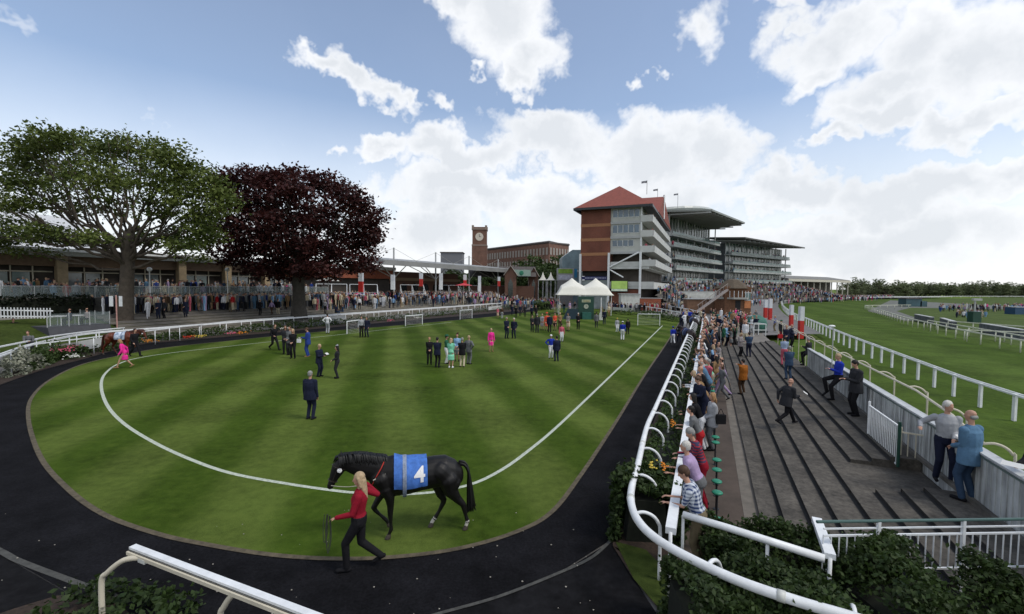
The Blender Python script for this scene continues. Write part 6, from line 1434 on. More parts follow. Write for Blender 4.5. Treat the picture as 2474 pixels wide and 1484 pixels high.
# sloping spectator terrace in front of the stands
st = MB(); foot = [A0 + ap(15.5, 2, 0), A0 + ap(15.5, 44, 0), SB + Vector((.75, -.66, 0)) * 3, SC + Vector((3, -3, 0)), SC + DC + Vector((3, -4, 0)), SC + DC * 1.35 + Vector((3, -4, 0))]
front = [A0 + ap(21, 2, 0), A0 + ap(26, 40, 0), SB + Vector((.75, -.66, 0)) * 20, SC + Vector((14, -20, 0)), SC + DC + Vector((10, -22, 0)), SC + DC * 1.35 + Vector((10, -22, 0))]
zz = [3.0, 5.0, 6.5, 6.5, 5.5, 3.0]; NR = 9
TERR = []
for i in range(len(foot) - 1):
    for k in range(NR):
        a0, a1 = foot[i].lerp(front[i], k / NR), foot[i + 1].lerp(front[i + 1], k / NR); b0_, b1_ = foot[i].lerp(front[i], (k + 1) / NR), foot[i + 1].lerp(front[i + 1], (k + 1) / NR)
        z0_, z1_ = zz[i] * (1 - k / NR), zz[i + 1] * (1 - k / NR); zl0, zl1 = zz[i] * (1 - (k + 1) / NR), zz[i + 1] * (1 - (k + 1) / NR)
        st.quad((b0_.x, b0_.y, z0_), (b1_.x, b1_.y, z1_), (a1.x, a1.y, z1_), (a0.x, a0.y, z0_)); st.quad((b0_.x, b0_.y, zl0), (b1_.x, b1_.y, zl1), (b1_.x, b1_.y, z1_), (b0_.x, b0_.y, z0_))
        TERR.append((a0, a1, b0_, b1_, z0_, z1_))
tag(st.build('spectator_terrace', concrete), kind='structure')
# long low pavilion
p0, p1 = PY(1897, 700, 225), PY(2043, 700, 262); r0 = thing('low_pavilion', 'long low white columned pavilion with a grey roof beyond the grandstands', 'pavilion', (p0.x, p0.y, 0)); dd = Vector((p1.x - p0.x, p1.y - p0.y, 0)); Lp = dd.length; dd.normalize(); nn_ = Vector((-dd.y, dd.x, 0))
def pq(a, b, z): return dd * a + nn_ * b + Vector((0, 0, z))
zr = PY(1900, 672, 225).z
m = MB(); m.hexa([pq(-1, -1.5, zr - 1), pq(Lp + 1, -1.5, zr - 1), pq(Lp + 1, 10, zr + 1.0), pq(-1, 10, zr + 1.0)], [pq(-1, -1.5, zr - .2), pq(Lp + 1, -1.5, zr - .2), pq(Lp + 1, 10, zr + 1.8), pq(-1, 10, zr + 1.8)]); m.build('roof', M('pavilion_roof', (.17, .165, .15), .7, .1), r0)
m = MB(); m.hexa([pq(-1.1, -1.9, zr - 1.6), pq(Lp + 1, -1.9, zr - 1.6), pq(Lp + 1, -1.52, zr - 1.6), pq(-1.1, -1.52, zr - 1.6)], [pq(-1.1, -1.9, zr - .4), pq(Lp + 1, -1.9, zr - .4), pq(Lp + 1, -1.52, zr - .4), pq(-1.1, -1.52, zr - .4)]); m.build('fascia', M('pavilion_cream', (.5, .48, .40), .6, .05), r0)
m = MB(); m.hexa([pq(0, 8, 0), pq(Lp, 8, 0), pq(Lp, 9, 0), pq(0, 9, 0)], [pq(0, 8, zr), pq(Lp, 8, zr), pq(Lp, 9, zr), pq(0, 9, zr)]); m.build('back_wall', M('pavilion_back', (.10, .09, .07), .8, .4, .4), r0)
for k in range(11): m = MB(); m.tube([pq(Lp * k / 10, -.8, 0), pq(Lp * k / 10, -.8, zr - 1)], .28, 8); m.build('column', MATS['pavilion_cream'], r0)
# glass office left of the brick stand, advertising lorry, little tents
p = PY(1357, 690, 135); r0 = thing('glass_office', 'pale blue glass office with a sloping roof left of the brick grandstand', 'building', (p.x, 135, 0)); m = MB(); h1, h2 = PY(1360, 622, 135).z, PY(1402, 604, 135).z
m.add([(0, 0, 0), (6, 0, 0), (6, 0, h2), (3, 0, h2), (0, 0, h1), (0, 8, 0), (6, 8, 0), (6, 8, h2), (3, 8, h2), (0, 8, h1)], [(0, 1, 2, 3, 4), (0, 4, 9, 5), (4, 3, 8, 9), (3, 2, 7, 8), (1, 6, 7, 2)]); m.build('wall', M('blue_glass_wall', (.13, .19, .22), .3, .3, .4), r0)
m = MB(); m.box((3, -.1, h1 - 4), (6.2, .15, .5)); m.box((3, -.1, h1 - 8), (6.2, .15, .5)); m.build('bands', fasc, r0)
p = PY(1346, 690, 115); r0 = thing('big_screen', 'bright outdoor display board with green and yellow hills beside the brick stand', 'screen', (p.x, 115, 0)); z1_, z0_ = PY(1360, 648, 115).z, PY(1360, 678, 115).z
m = MB(); m.box((2.0, .3, (z1_ + z0_) / 2), (4.3, .5, z1_ - z0_)); m.build('cabinet', fasc, r0); m = MB(); m.box((2.0, .02, z1_ - .8), (3.6, .04, 1.1)); m.build('green_panel', M('ad_green', (.22, .38, .05), .6, .4, 1.0), r0); m = MB(); m.box((2.0, .02, z0_ + .8), (3.6, .04, 1.2)); m.build('pale_panel', M('ad_pale', (.50, .52, .62), .6, .3, 2.0), r0)
m = MB(); m.box((4.6, .3, (z1_ + z0_) / 2 + .3), (.7, .4, 2.2)); m.build('blue_panel', M('ad_blue', (.03, .20, .38), .6, .1), r0)
m = MB(); m.box((2, .4, z0_ / 2), (4, .6, z0_)); m.build('stand_base', M('grey_base', (.2, .2, .2), .8, .2), r0)
def tent(name, label, cx, cy, w, d, ze, peaks, zp, rz=0, poles=True, k=1.6, nx=36, ny=20):
    r0 = thing(name, label, 'tent', (cx, cy, 0), rz); vs = []; 
    for j in range(ny + 1):
        for i in range(nx + 1):
            x, y = (i / nx - .5) * w, (j / ny - .5) * d; ex = 1 - abs(2 * x / w); ey = 1 - abs(2 * y / d); edge = min(1, min(ex * w, ey * d) / 1.2)
            pinch = 1 - .05 * (1 - edge) * (math.sin(math.pi * (i / nx)) if ey < .02 else 0)
            z = ze
            for (a, b) in peaks:
                r = math.hypot(x - a, (y - b) * 1.0) / (w * .5); z = max(z, ze + (zp - ze) * math.exp(-k * r * 2.0) * min(1, (min(ex * w * .5, ey * d * .5)) / .8 + 0)) 
            vs.append((x, y, z))
    fs = [(j * (nx + 1) + i, j * (nx + 1) + i + 1, (j + 1) * (nx + 1) + i + 1, (j + 1) * (nx + 1) + i) for j in range(ny) for i in range(nx)]
    m = MB(); m.add(vs, fs); cv = m.build('canopy', tentm, r0, True); s = cv.modifiers.new('t', 'SOLIDIFY'); s.thickness = .03
    m = MB(); m.tube([(-w / 2, -d / 2, ze), (w / 2, -d / 2, ze), (w / 2, d / 2, ze), (-w / 2, d / 2, ze), (-w / 2, -d / 2, ze)], .05, 4); m.build('valance', tentm, r0)
    if poles:
        for sx in (-.46, 0, .46):
            for sy in (-.46, .46): m = MB(); m.tube([(w * sx, d * sy, 0), (w * sx, d * sy, ze + .05)], .05, 6); m.build('pole', white, r0)
    return r0
mc = P(1415, 762); tent('marquee', 'twin peaked white marquee at the far end of the ring', mc.x, mc.y + 3, 9.4, 6.0, 3.35, [(-2.0, 0), (2.05, 0)], 6.25, -.05, k=.75, nx=60, ny=36)
for i, (x, lb) in enumerate(((1311, 'small white peaked tent left of the display board'), (1330, 'second small white peaked tent nearer the display board'))):
    q_ = PY(x, 680, 118); tent('small_tent', lb, q_.x, 118, 2.6, 2.6, q_.z + .3, [(0, 0)], PY(x, 661, 118).z + .4, 0, True, 1.2, 14, 14)
# green clock display under the marquee
gp = P(1415, 771); r0 = thing('green_display', 'dark green display cabinet with a gold crest plate and small clock under the marquee', 'sign', (gp.x, gp.y, 0))
m = MB(); m.box((0, .4, 1.65), (2.3, .8, 3.3)); m.build('cabinet', greenpaint, r0)
m = MB(); m.box((0, -.03, 2.65), (1.3, .05, .42)); pl_ = m.build('crest_plate', M('pale_gold', (.30, .34, .24), .5, .2), r0)
m = MB(); m.tube(smoothline([(-.35, -.07, 2.58), (-.4, -.07, 2.75), (-.2, -.07, 2.66), (0, -.07, 2.80), (.2, -.07, 2.66), (.4, -.07, 2.75), (.35, -.07, 2.58), (-.35, -.07, 2.58)], 2), .02, 5); m.build('crest', M('gold', (.35, .26, .08), .4, .1), pl_)
m = MB(); m.tube([(0, -.02, 1.85), (0, -.08, 1.85)], .34, 20); m.build('clock_face', M('clock_cream', (.35, .38, .30), .5, .1), r0); m = MB(); m.box((0, -.10, 1.98), (.03, .02, .26)); m.box((.08, -.10, 1.85), (.18, .02, .03)); m.build('clock_hands', darkmetal, r0)
m = MB(); m.box((0, -.45, .5), (1.3, .8, 1.0)); m.build('counter', M('teal_counter', (.02, .10, .08), .5, .2), r0)
q_ = P(1378, 771); r0 = thing('dark_counter', 'low navy covered counter left of the green cabinet', 'counter', (q_.x, q_.y, 0)); m = MB(); m.hexa([(-1.1, -.5, 0), (1.1, -.5, 0), (1.1, .5, 0), (-1.1, .5, 0)], [(-.4, -.4, 1.5), (1.0, -.4, 1.5), (1.0, .4, 1.5), (-.4, .4, 1.5)]); m.build('cover', M('navy_cover', (.012, .03, .045), .8, .2), r0)
pp = P(1451, 774); r0 = thing('marquee_pole', 'tall thin white pole standing right of the green cabinet', 'pole', (pp.x, pp.y, 0)); m = MB(); m.tube([(0, 0, 0), (0, 0, 3.2)], .06, 8); m.build('shaft', white, r0); m = MB(); m.box((0, -.1, .55), (.5, .2, 1.0)); m.build('board', offwhite, r0)

# ---- timber judge's box
jb = P(1781, 762); r0 = thing('timber_lookout', 'two storey timber lookout with a brown conical roof and white balcony beyond the terrace', 'building', (jb.x, jb.y, 0)); sc = jb.y / FPX
m = MB(); m.box((0, 2, 2.5), (4.6, 4, 1.4 + 3.6)); m.build('wall', M('timber_brown', (.13, .06, .03), .8, .35, 2.5), r0)
m = MB(); zr0, zr1, zr2 = PY(1781, 719, jb.y).z, PY(1781, 697, jb.y).z, PY(1781, 676, jb.y).z
oct_ = [(math.cos(R(22.5 + 45 * k)), math.sin(R(22.5 + 45 * k))) for k in range(8)]
m.add([(c * 2.9, 2 + s * 2.9, zr1) for c, s in oct_] + [(c * 1.0, 2 + s * 1.0, zr2) for c, s in oct_] + [(0, 2, zr2 + .2)], [(k, (k + 1) % 8, 8 + (k + 1) % 8, 8 + k) for k in range(8)] + [(8 + k, 8 + (k + 1) % 8, 16) for k in range(8)] + [tuple(range(8))[::-1]]); m.build('roof', M('thatch_brown', (.09, .07, .05), .95, .25, 3.0), r0)
m = MB(); 
for k in range(26): a = k * 2 * math.pi / 26; m.tube([(math.cos(a) * 2.8, 2 + math.sin(a) * 2.8, zr0), (math.cos(a) * 2.8, 2 + math.sin(a) * 2.8, zr0 + 1.15)], .05, 4)
m.build('balusters', white, r0)
m = MB(); m.add([(c * 3.0, 2 + s * 3.0, z) for z in (zr0 - .3, zr0) for c, s in oct_], [tuple(range(8))[::-1], tuple(range(8, 16))] + [(k, (k + 1) % 8, 8 + (k + 1) % 8, 8 + k) for k in range(8)]); m.build('balcony_floor', M('lookout_trim', (.3, .3, .28), .7, .1), r0)
m = MB(); m.tube([(c * 1.6, 2 + s * 1.6, z) for c, s, z in ((0, 0, zr0), (0, 0, zr1))], 1.7, 8); m.build('upper_room', glassdark, r0)
m = MB(); m.box((1.65, -.08, 1.9), (1.1, .06, 1.3)); m.build('orange_panel', M('orange_boards', (.42, .16, .06), .7, .15), r0); m = MB(); m.box((1.65, -.08, 3.3), (1.0, .06, 1.2)); f = m.build('window', glassgreen, r0); m = MB(); m.box((1.65, -.12, 3.95), (1.2, .05, .08)); m.box((1.65, -.12, 2.65), (1.2, .05, .08)); m.build('frame', white, f)
m = MB(); m.box((0, -.05, 1.6), (.9, .06, 2.0)); m.build('door', MATS['dark_recess'], r0)
m = MB(); m.bar([(-7.5, -.6, .5), (-2.2, -.6, 4.4)], .9, .25)
for k in range(9): m.tube([(-7.2 + k * .6, -1.0, .8 + k * .44), (-7.2 + k * .6, -1.0, 1.9 + k * .44)], .035, 4)
m.tube([(-7.5, -1.0, 1.7), (-2.3, -1.0, 5.5)], .05, 5); m.build('staircase', M('stair_grey', (.32, .28, .26), .7, .1), r0)
# white shed range behind the ring corner
for (x0, x1, y0, y1, Yd, nm, lb, mt) in ((1548, 1600, 722, 745, 92, 'low_brick_wall', 'low brick and white wall behind the far end rail', brick_red), (1640, 1745, 706, 728, 110, 'white_hoarding', 'long white hoarding in front of the stand crowd', offwhite), (1660, 1730, 724, 742, 84, 'timber_kiosk', 'low brown timber kiosk left of the lookout stairs', M('timber_kiosk', (.16, .09, .055), .8, .3, 2.0)), (1500, 1545, 712, 727, 88, 'white_cabin', 'white cabin right of the marquee', offwhite)):
    a, b = PY(x0, y1, Yd), PY(x1, y0, Yd); r0 = thing(nm, lb, 'wall' if 'wall' in nm or 'hoarding' in nm else 'hut', (a.x, Yd, 0)); m = MB(); m.box(((b.x - a.x) / 2, 1, b.z / 2), (b.x - a.x, 2 if 'kiosk' in nm or 'cabin' in nm else .2, b.z)); m.build('body', mt, r0); m = MB(); m.box(((b.x - a.x) / 2, 1, b.z + .08), (b.x - a.x + .4, 2.3 if 'kiosk' in nm or 'cabin' in nm else .3, .14)); m.build('coping', fasc, r0)
# infield cabin and kit
p0 = CP(2188, 741); r0 = thing('infield_cabin', 'blue green cabin standing on the infield road', 'cabin', (p0.x, p0.y, Z_C)); h = PY(2188, 722, p0.y).z - Z_C; m = MB(); w = PY(2236, 730, p0.y).x - p0.x; m.box((w * .4, 1.5, h / 2), (w * .8, 3, h)); m.box((w * .9, 1.5, h * .35), (w * .35, 3, h * .7)); m.build('walls', M('cabin_teal', (.04, .085, .10), .6, .3, .4), r0); m = MB(); m.box((w * .4, 1.5, h + .1), (w * .85, 3.3, .2)); m.build('roof', slate, r0)
q_ = CP(2352, 779); r0 = thing('lamp_mast', 'grey floodlight mast standing on the infield', 'mast', (q_.x, q_.y, Z_C)); m = MB(); hz = PY(2352, 724, q_.y).z - Z_C; m.tube([(0, 0, 0), (0, 0, hz)], .12, 8); m.build('pole', fasc, r0); m = MB(); m.box((.3, 0, hz), (1.4, .4, .35)); m.build('lamp_head', fasc, r0); m = MB(); m.box((0, 0, .9), (1.4, 1.0, 1.8)); m.build('generator', greenpaint, r0)
for i, (xa, ya, xb, yb) in enumerate(((2212, 768, 2250, 777), (2274, 779, 2304, 790), (2370, 795, 2470, 815))):
    a, b = CP(xa, ya + 7), CP(xb, yb + 7); r0 = thing('running_hurdles', ('short', 'second short', 'long')[i] + ' dark row of stored hurdles behind the infield rail', 'hurdle', (a.x, a.y, Z_C)); m = MB(); m.bar([Vector((0, 0, .55)), Vector((b.x - a.x, b.y - a.y, .55))], .5, 1.0); m.build('hurdle_stack', M('hurdle_dark', (.09, .10, .11), .9, .5, 2.0), r0); m = MB(); m.bar([Vector((0, 0, 1.1)), Vector((b.x - a.x, b.y - a.y, 1.1))], .55, .08); m.build('top_bar', fasc, r0)
r0 = thing('blue_container', 'blue container at the right edge of the infield', 'container', tuple(CP(2450, 760))); m = MB(); m.box((3, 1, .8), (6, 2.2, 1.6)); m.build('body', M('container_blue', (.02, .06, .12), .6, .2), r0); m = MB(); m.box((3, 1, 1.63), (6.1, 2.3, .06)); m.build('lid', fasc, r0)
q_ = CP(1940 + 55, 716, 0); 
# lamp on a slim pole beside the wall
q_ = P(2007, 928, .9); r0 = thing('wall_lamp_post', 'slim grey post with a white camera head beside the terrace wall', 'post', tuple(q_)); hz = PY(2007, 790, q_.y).z - q_.z; m = MB(); m.tube([(0, 0, 0), (0, 0, hz)], .018, 6); m.build('pole', fasc, r0); m = MB(); m.ball((-.06, 0, hz + .03), (.14, .09, .05), 8, 6); m.build('head', white, r0)

# ================================================================== RED AND WHITE PILLARS, FRAMES, STOOLS
def pillar(px, pt, pb, Yd, label, w=.5, red=True, grp='red and white pillars'):
    b = PY(px, pb, Yd); h = PY(px, pt, Yd).z - b.z; r0 = thing('banner_pillar', label, 'pillar', (b.x, Yd, b.z), 0, grp)
    m = MB(); m.box((0, 0, h * .28), (w, w, h * .56)); m.build('lower_half', M('pillar_red', (.42, .02, .015), .5, .1) if red else white, r0); m = MB(); m.box((0, 0, h * .78), (w * 1.01, w * 1.01, h * .44)); m.build('upper_half', M('pillar_white', (.55, .57, .60), .5, .12, 3.0), r0)
pillar(1933, 741, 818, 45.5, 'tallest red and white pillar standing beyond the terrace wall', .40); pillar(1910, 737, 792, 58, 'red and white pillar just behind the tallest one', .38)
pillar(1859, 722, 773, 62, 'red and white pillar left of the course rail corner', .40); pillar(1848, 724, 768, 66, 'furthest red and white pillar beside the green cover', .40)
for i, (x, pt, pb, Yd, red) in enumerate(((872, 660, 706, 62, 1), (949, 664, 700, 70, 0), (1017, 660, 692, 78, 1), (1065, 660, 700, 80, 0), (1123, 664, 694, 86, 1), (1158, 667, 705, 90, 0), (1205, 669, 692, 96, 1))):
    pillar(x, pt, pb, Yd, ('red and white pillar' if red else 'plain white pillar') + ' in the paddock crowd, ' + ('nearest the copper beech', 'second from the copper beech', 'below the first canopy mast bay', 'fourth from the copper beech', 'fifth from the copper beech', 'just right of the last tall mast', 'in front of the gabled lodges')[i], .55, bool(red))
def frame(x0, t0, b0, x1, t1, b1, label):
    a, b = P(x0, b0), P(x1, b1); h = .5 * ((PY(x0, t0, a.y).z) + (PY(x1, t1, b.y).z)); r0 = thing('lawn_frame', label, 'frame', (a.x, a.y, 0), 0, 'white frames on the lawn'); L = b - a
    for q_ in (Vector((0, 0, 0)), L): m = MB(); m.tube([q_, q_ + Vector((0, 0, h))], .045, 6); m.build('post', white, r0)
    m = MB(); m.bar([Vector((0, 0, h)), L + Vector((0, 0, h))], .10, .08); m.build('crossbar', white, r0)
    m = MB()
    for k in range(7): m.tube([Vector((0, 0, h * (.1 + .12 * k))), L + Vector((0, 0, h * (.1 + .12 * k)))], .008, 4)
    m.build('netting', offwhite, r0)
frame(838, 777, 807, 868, 773, 802, 'white netted frame nearest the copper beech, behind two men'); frame(979, 764, 788, 1020, 760, 784, 'white netted frame in the middle of the far lawn edge'); frame(1111, 750, 772, 1140, 748, 769, 'smallest white netted frame towards the marquee'); frame(1540, 758, 786, 1593, 760, 787, 'wide white netted frame at the far right end of the lawn')
for (x0, y0, x1, y1, lb) in ((796, 764, 835, 762, 'white rail banner near the copper beech'), (1180, 741, 1212, 738, 'white rail banner further along'), (1480, 742, 1525, 745, 'white banner on the far end rail'), (247, 815, 190, 824, 'white ribbed board under the rail left of the chestnut horse')):
    a, b = P(x0, y0, .95), P(x1, y1, .95); r0 = thing('rail_banner', lb, 'banner', (a.x, a.y, 0)); L = Vector((b.x - a.x, b.y - a.y, 0)); m = MB(); m.bar([Vector((0, 0, .62)), L + Vector((0, 0, .62))], .04, .62); m.build('board', M('banner_white', (.5, .51, .5), .6, .12, 3.0), r0)
# stools along the terrace foot
sm_ = M('stool_green', (.02, .20, .12), .5, .08)
for i, (x, y) in enumerate([(1721, 905), (1721, 915), (1721, 925), (1721, 935), (1721, 945), (1725, 1008), (1727, 1022), (1728, 1056), (1728, 1069), (1731, 1111), (1731, 1135), (1731, 1163), (1732, 1190), (1733, 1256)]):
    q_ = P(x, y, .62); r0 = thing('perch_stool', 'round green perch stool ' + ('at the far end of the row', 'second from the far end of the row', 'third from the far end of the row', 'fourth from the far end of the row', 'fifth from the far end of the row', 'just before the woman with the black bag', 'behind the person in red shorts', 'first of the pair behind the striped top', 'second of the pair behind the striped top', 'behind the white haired person', 'beside the shoulder of the checked shirt', 'behind the back of the checked shirt', 'at the elbow of the checked shirt man', 'nearest the camera by the cross rail')[i], 'stool', (q_.x, q_.y, .02), 0, 'green perch stools')
    m = MB(); m.ball((0, 0, .60), (.108, .108, .04), 14, 8); m.build('seat', sm_, r0, True); m = MB(); m.tube([(0, 0, 0), (0, 0, .58)], .018, 6); m.build('stem', darkmetal, r0); m = MB(); m.tube([(0, 0, 0), (0, 0, .012)], .06, 10); m.build('foot_plate', darkmetal, r0)
# platform kit at the far end of the terrace
q_ = P(1820, 812, .45); r0 = thing('platform_frame', 'white box frame on the platform at the far end of the steps', 'frame', tuple(q_)); k = q_.y / FPX; w, h = 29 * k, 29 * k
for a in ((0, 0), (w, 0), (0, 1.2), (w, 1.2)): m = MB(); m.tube([(a[0], a[1], 0), (a[0], a[1], h)], .035, 6); m.build('post', white, r0)
m = MB(); m.tube([(0, 0, h), (w, 0, h), (w, 1.2, h), (0, 1.2, h), (0, 0, h)], .035, 6); m.build('top_rail', white, r0); m = MB(); m.tube([(0, 0, h * .5), (w, 0, h * .5)], .03, 6); m.build('mid_rail', white, r0)
q_ = P(1842, 806, .45); r0 = thing('green_cover', 'green tarpaulin covered equipment behind the white box frame', 'cover', tuple(q_)); m = MB(); m.ball((0, 1.2, .75), (1.0, .8, .95), 14, 10); m.build('tarpaulin', M('tarp_green', (.03, .12, .095), .7, .25, 3.0), r0, True); m = MB(); m.box((0, 1.2, .1), (1.6, 1.2, .2)); m.build('base', darkmetal, r0)
# grey and white bleacher steps in the paddock crowd
for i, (x, y, s_) in enumerate(((800, 722, 1), (880, 716, 1), (1000, 712, 1), (1090, 706, 1), (1140, 704, .9), (1210, 700, .9))):
    q_ = hit(x, y + 18); r0 = thing('step_stand', ('white framed step stand right of the copper beech', 'second white step stand from the beech', 'third white step stand, with a stair', 'fourth white step stand along the crowd', 'fifth white step stand along the crowd', 'furthest white step stand before the lodges')[i], 'stand', tuple(q_), .35)
    for k in range(4): m = MB(); m.box((0, k * .8, .35 + .45 * k), (4.2, .8, .10)); m.build('tread', M('bleacher_grey', (.22, .23, .23), .6, .15), r0)
    m = MB()
    for sx in (-2.1, 0, 2.1):
        m.tube([(sx, 0, 0), (sx, 0, 1.4)], .04, 4); m.tube([(sx, 2.8, 0), (sx, 2.8, 3.0)], .04, 4); m.tube([(sx, 0, 1.4), (sx, 2.8, 3.0)], .04, 4); m.tube([(sx, 0, .7), (sx, 2.8, 2.3)], .03, 4)
    m.tube([(-2.1, 2.8, 3.0), (2.1, 2.8, 3.0)], .04, 4); m.tube([(-2.1, 0, 1.4), (2.1, 0, 1.4)], .04, 4); m.build('frame', white, r0)
for i, (x, y, Yd) in enumerate(((793, 679, 62), (1120, 690, 85))):
    q_ = PY(x, y, Yd); r0 = thing('parasol', ('cream parasol just right of the copper beech trunk', 'red parasol in the middle of the paddock crowd')[i], 'parasol', (q_.x, Yd, 1.8)); m = MB(); h = q_.z - 1.8; n = 8
    m.add([(0, 0, h + .45)] + [(1.7 * math.cos(k * math.pi / 4), 1.7 * math.sin(k * math.pi / 4), h) for k in range(8)], [(0, 1 + k, 1 + (k + 1) % 8) for k in range(8)]); m.build('canopy', (tentm, M('parasol_red', (.45, .04, .05), .7, .1))[i], r0); m = MB(); m.tube([(0, 0, 0), (0, 0, h + .4)], .04, 6); m.build('pole', white, r0)
for i, (x, y, Yd) in enumerate(((361, 655, 44), (549, 655, 50))):
    q_ = PY(x, y, Yd); r0 = thing('deck_lamp', ('white globe lamp on the dining deck left of the sycamore trunk', 'white globe lamp on the dining deck between the trees')[i], 'lamp', (q_.x, Yd, DK)); m = MB(); m.tube([(0, 0, 0), (0, 0, q_.z - DK)], .05, 6); m.build('post', white, r0); m = MB(); m.ball((0, 0, q_.z - DK + .15), .22, 10, 8); m.build('globe', white, r0)
# ================================================================== SPECTATORS
FV = -113.4      # facing from the terrace across the ring
def tpoint(px, py):
    z = .03
    for _ in range(12):
        p = P(px, py, z); u_, v_ = to_uv(p); z = .03 if v_ < riser_v[0] else (RISE * sum(1 for r in riser_v if v_ > r) if not (gap0 < u_ < gap1) else RISE * sum(1 for r in riser_v[:5] if v_ > r))
        if u_ > u_far: z = .42 if v_ > 2.3 else .03
    return Vector((p.x, p.y, z))
def under_head(px, py, h, z):
    q_ = P(px, py, z + h); return Vector((q_.x, q_.y, z))
def spec(px, py, h, face, pose, top, bottom, hair, label, z=.03, **kw):
    kw.setdefault('detail', 1); return person(under_head(px, py, h, z), h, face, pose, top, bottom, hair, label=label, **kw)
spec(1692, 1124, 1.76, FV, 'leanread', 'check', 'khaki', 'brown', 'brown haired man in a blue checked shirt reading against the spectator rail', short=True, fat=.02, detail=2)
spec(1690, 1063, 1.72, FV, 'lean', 'lilac', 'grey', 'white', 'white haired person in a pale pink shirt leaning on the spectator rail', short=True, fat=.02)
spec(1698, 1029, 1.76, FV + 15, 'leanread', 'navyred', 'crimson', 'grey', 'grey haired man in a navy and red striped top beside the pale pink shirt')
spec(1692, 978, 1.62, FV, 'lean', 'grey', 'red', 'dark', 'person in a grey top and bright red shorts at the rail', short=True)
spec(1722, 949, 1.66, FV + 20, 'front', 'lgrey', 'grey', 'fair', 'fair haired woman in a light grey jacket with a black shoulder bag', female=True, style='bob', coat=True)
spec(1696, 948, 1.66, FV, 'lean', 'black', 'white', 'dark', 'dark haired woman in a black and white outfit at the rail', female=True, style='long')
spec(1700, 905, 1.76, FV + 40, 'leanread', 'navy', 'navy', 'brown', 'man in a navy blazer over a white shirt at the rail', coat=True)
spec(1692, 893, 1.66, FV, 'lean', 'white', 'black', 'blonde', 'blonde woman in a white jacket at the rail', female=True, style='bob')
spec(1712, 868, 1.70, FV + 30, 'front', 'rose', 'tan', 'grey', 'grey haired person in a dusty red top at the rail', fat=.02)
spec(1721, 862, 1.72, FV + 10, 'lean', 'mint', 'cream', 'white', 'white haired person in a pale mint shirt behind the rail', short=True)
spec(1704, 838, 1.72, FV, dict(POSES['lean'], lean=42), 'skyblue', 'navy', 'brown', 'person in a sky blue shirt bending low over the rail')
spec(1728, 826, 1.66, FV + 60, 'sit', 'navy', 'charcoal', 'brown', 'person in navy perched on a green stool at the far end of the stools', z=.25)
def terr(px, py, hp_, face, pose, top, bottom, hair, label, **kw):
    kw.setdefault('detail', 1); p = tpoint(px, py); Y = p.y; h = max(1.55, min(1.92, hp_ / FPX * Y)); return person(p, h, face, pose, top, bottom, hair, label=label, **kw)
terr(1793, 948, 83, 200, 'phone', 'orange', 'brown', 'dark', 'person in an orange brown coat standing with back turned on the lower steps', coat=True, fat=.02)
terr(1787, 861, 58, 30, 'read', 'speckle', 'black', 'blonde', 'woman in a speckled black and white jacket holding a paper on the steps', female=True, style='bob', coat=True)
terr(1808, 862, 57, 170, 'front', 'denim', 'navy', 'dark', 'broad man in a denim blue shirt with his back turned beside the speckled jacket', fat=.03)
terr(1897, 1026, 112, 100, dict(POSES['stride'], hr=(-.1, -.42, 1.06), lean=14), 'charcoal', 'black', 'bald', 'balding man in a dark green grey jacket walking along the steps with a white paper', coat=True, style='bald', fat=.03, detail=2)
terr(1904, 917, 74, 175, 'front', 'denim', 'denim', 'grey', 'man in a slate grey blue jacket seen from behind on the upper steps', coat=True)
terr(1893, 883, 66, 165, 'front', 'bluestripe', 'rose', 'dark', 'person in a pale blue top with pink behind the slate jacket man', female=True)
terr(1951, 884, 70, -150, 'perch', 'charcoal', 'black', 'grey', 'man in a dark grey suit leaning against the far end of the white wall', coat=True)
terr(1885, 820, 47, 20, 'stand', 'charcoal', 'charcoal', 'dark', 'man in a dark green coat and green cap by the red and white pillars', coat=True, hat=1, hatc='green')
terr(1898, 842, 50, -30, 'front', 'navy', 'navy', 'fair', 'fair haired man in a navy jacket with a red bag', coat=True); terr(1910, 838, 50, 30, 'front', 'navy', 'black', 'bald', 'balding man in dark navy next to the red bag', coat=True, style='bald')
def bag(p, lab, mt, s=(.26, .12, .26)):
    m = MB(); m.box((0, 0, 0), s); m.tube(smoothline([(-.08, 0, s[2] / 2), (0, 0, s[2] / 2 + .16), (.08, 0, s[2] / 2)], 4), .01, 6); o = m.build('bag', mt); o.location = p; tag(o, lab, 'bag')
bag(tpoint(1892, 843) + Vector((-.3, -.1, .85)), 'red bag carried by the fair haired man on the upper steps', CL['red']); bag(under_head(1730, 952, 1.66, .03) + Vector((.12, -.05, .95)), 'black shoulder bag of the woman in light grey', CL['black'])
wp = tpoint(2040, 968); uu, vv_ = to_uv(wp); wp = uv(uu, wall_v - .42, RISE * 8)
terr(1897, 1026, 1, 0, 'stand', 'navy', 'navy', 'dark', 'x') if False else None
person(uv(uu, wall_v - .34, RISE * 8), 1.76, FV + 10, 'perch', 'royal', 'black', 'blonde', label='fair haired man in a bright blue jacket leaning back on the white wall', fat=.01, detail=2)
wp2 = tpoint(2124, 1010); uu, vv_ = to_uv(wp2); person(uv(uu, wall_v - .36, RISE * 8), 1.78, FV + 15, 'read', 'charcoal', 'black', 'dark', label='dark haired man in a black jacket reading by the wall above the barred gate', coat=True, fat=.015, detail=2)
w3 = tpoint(2276, 1162); w4 = tpoint(2322, 1205)
w3 = P(2278, 1163, RISE * 8); w4 = P(2336, 1210, RISE * 8)
person(w3, 1.70, -28, dict(POSES['talk'], hr=(-.46, -.16, 1.18), hl=(.06, -.26, 1.02), head=(4, 30)), 'lgrey', 'navy', 'white', label='white haired man in a pale lilac grey shirt with one arm stretched out', fat=.015, detail=2)
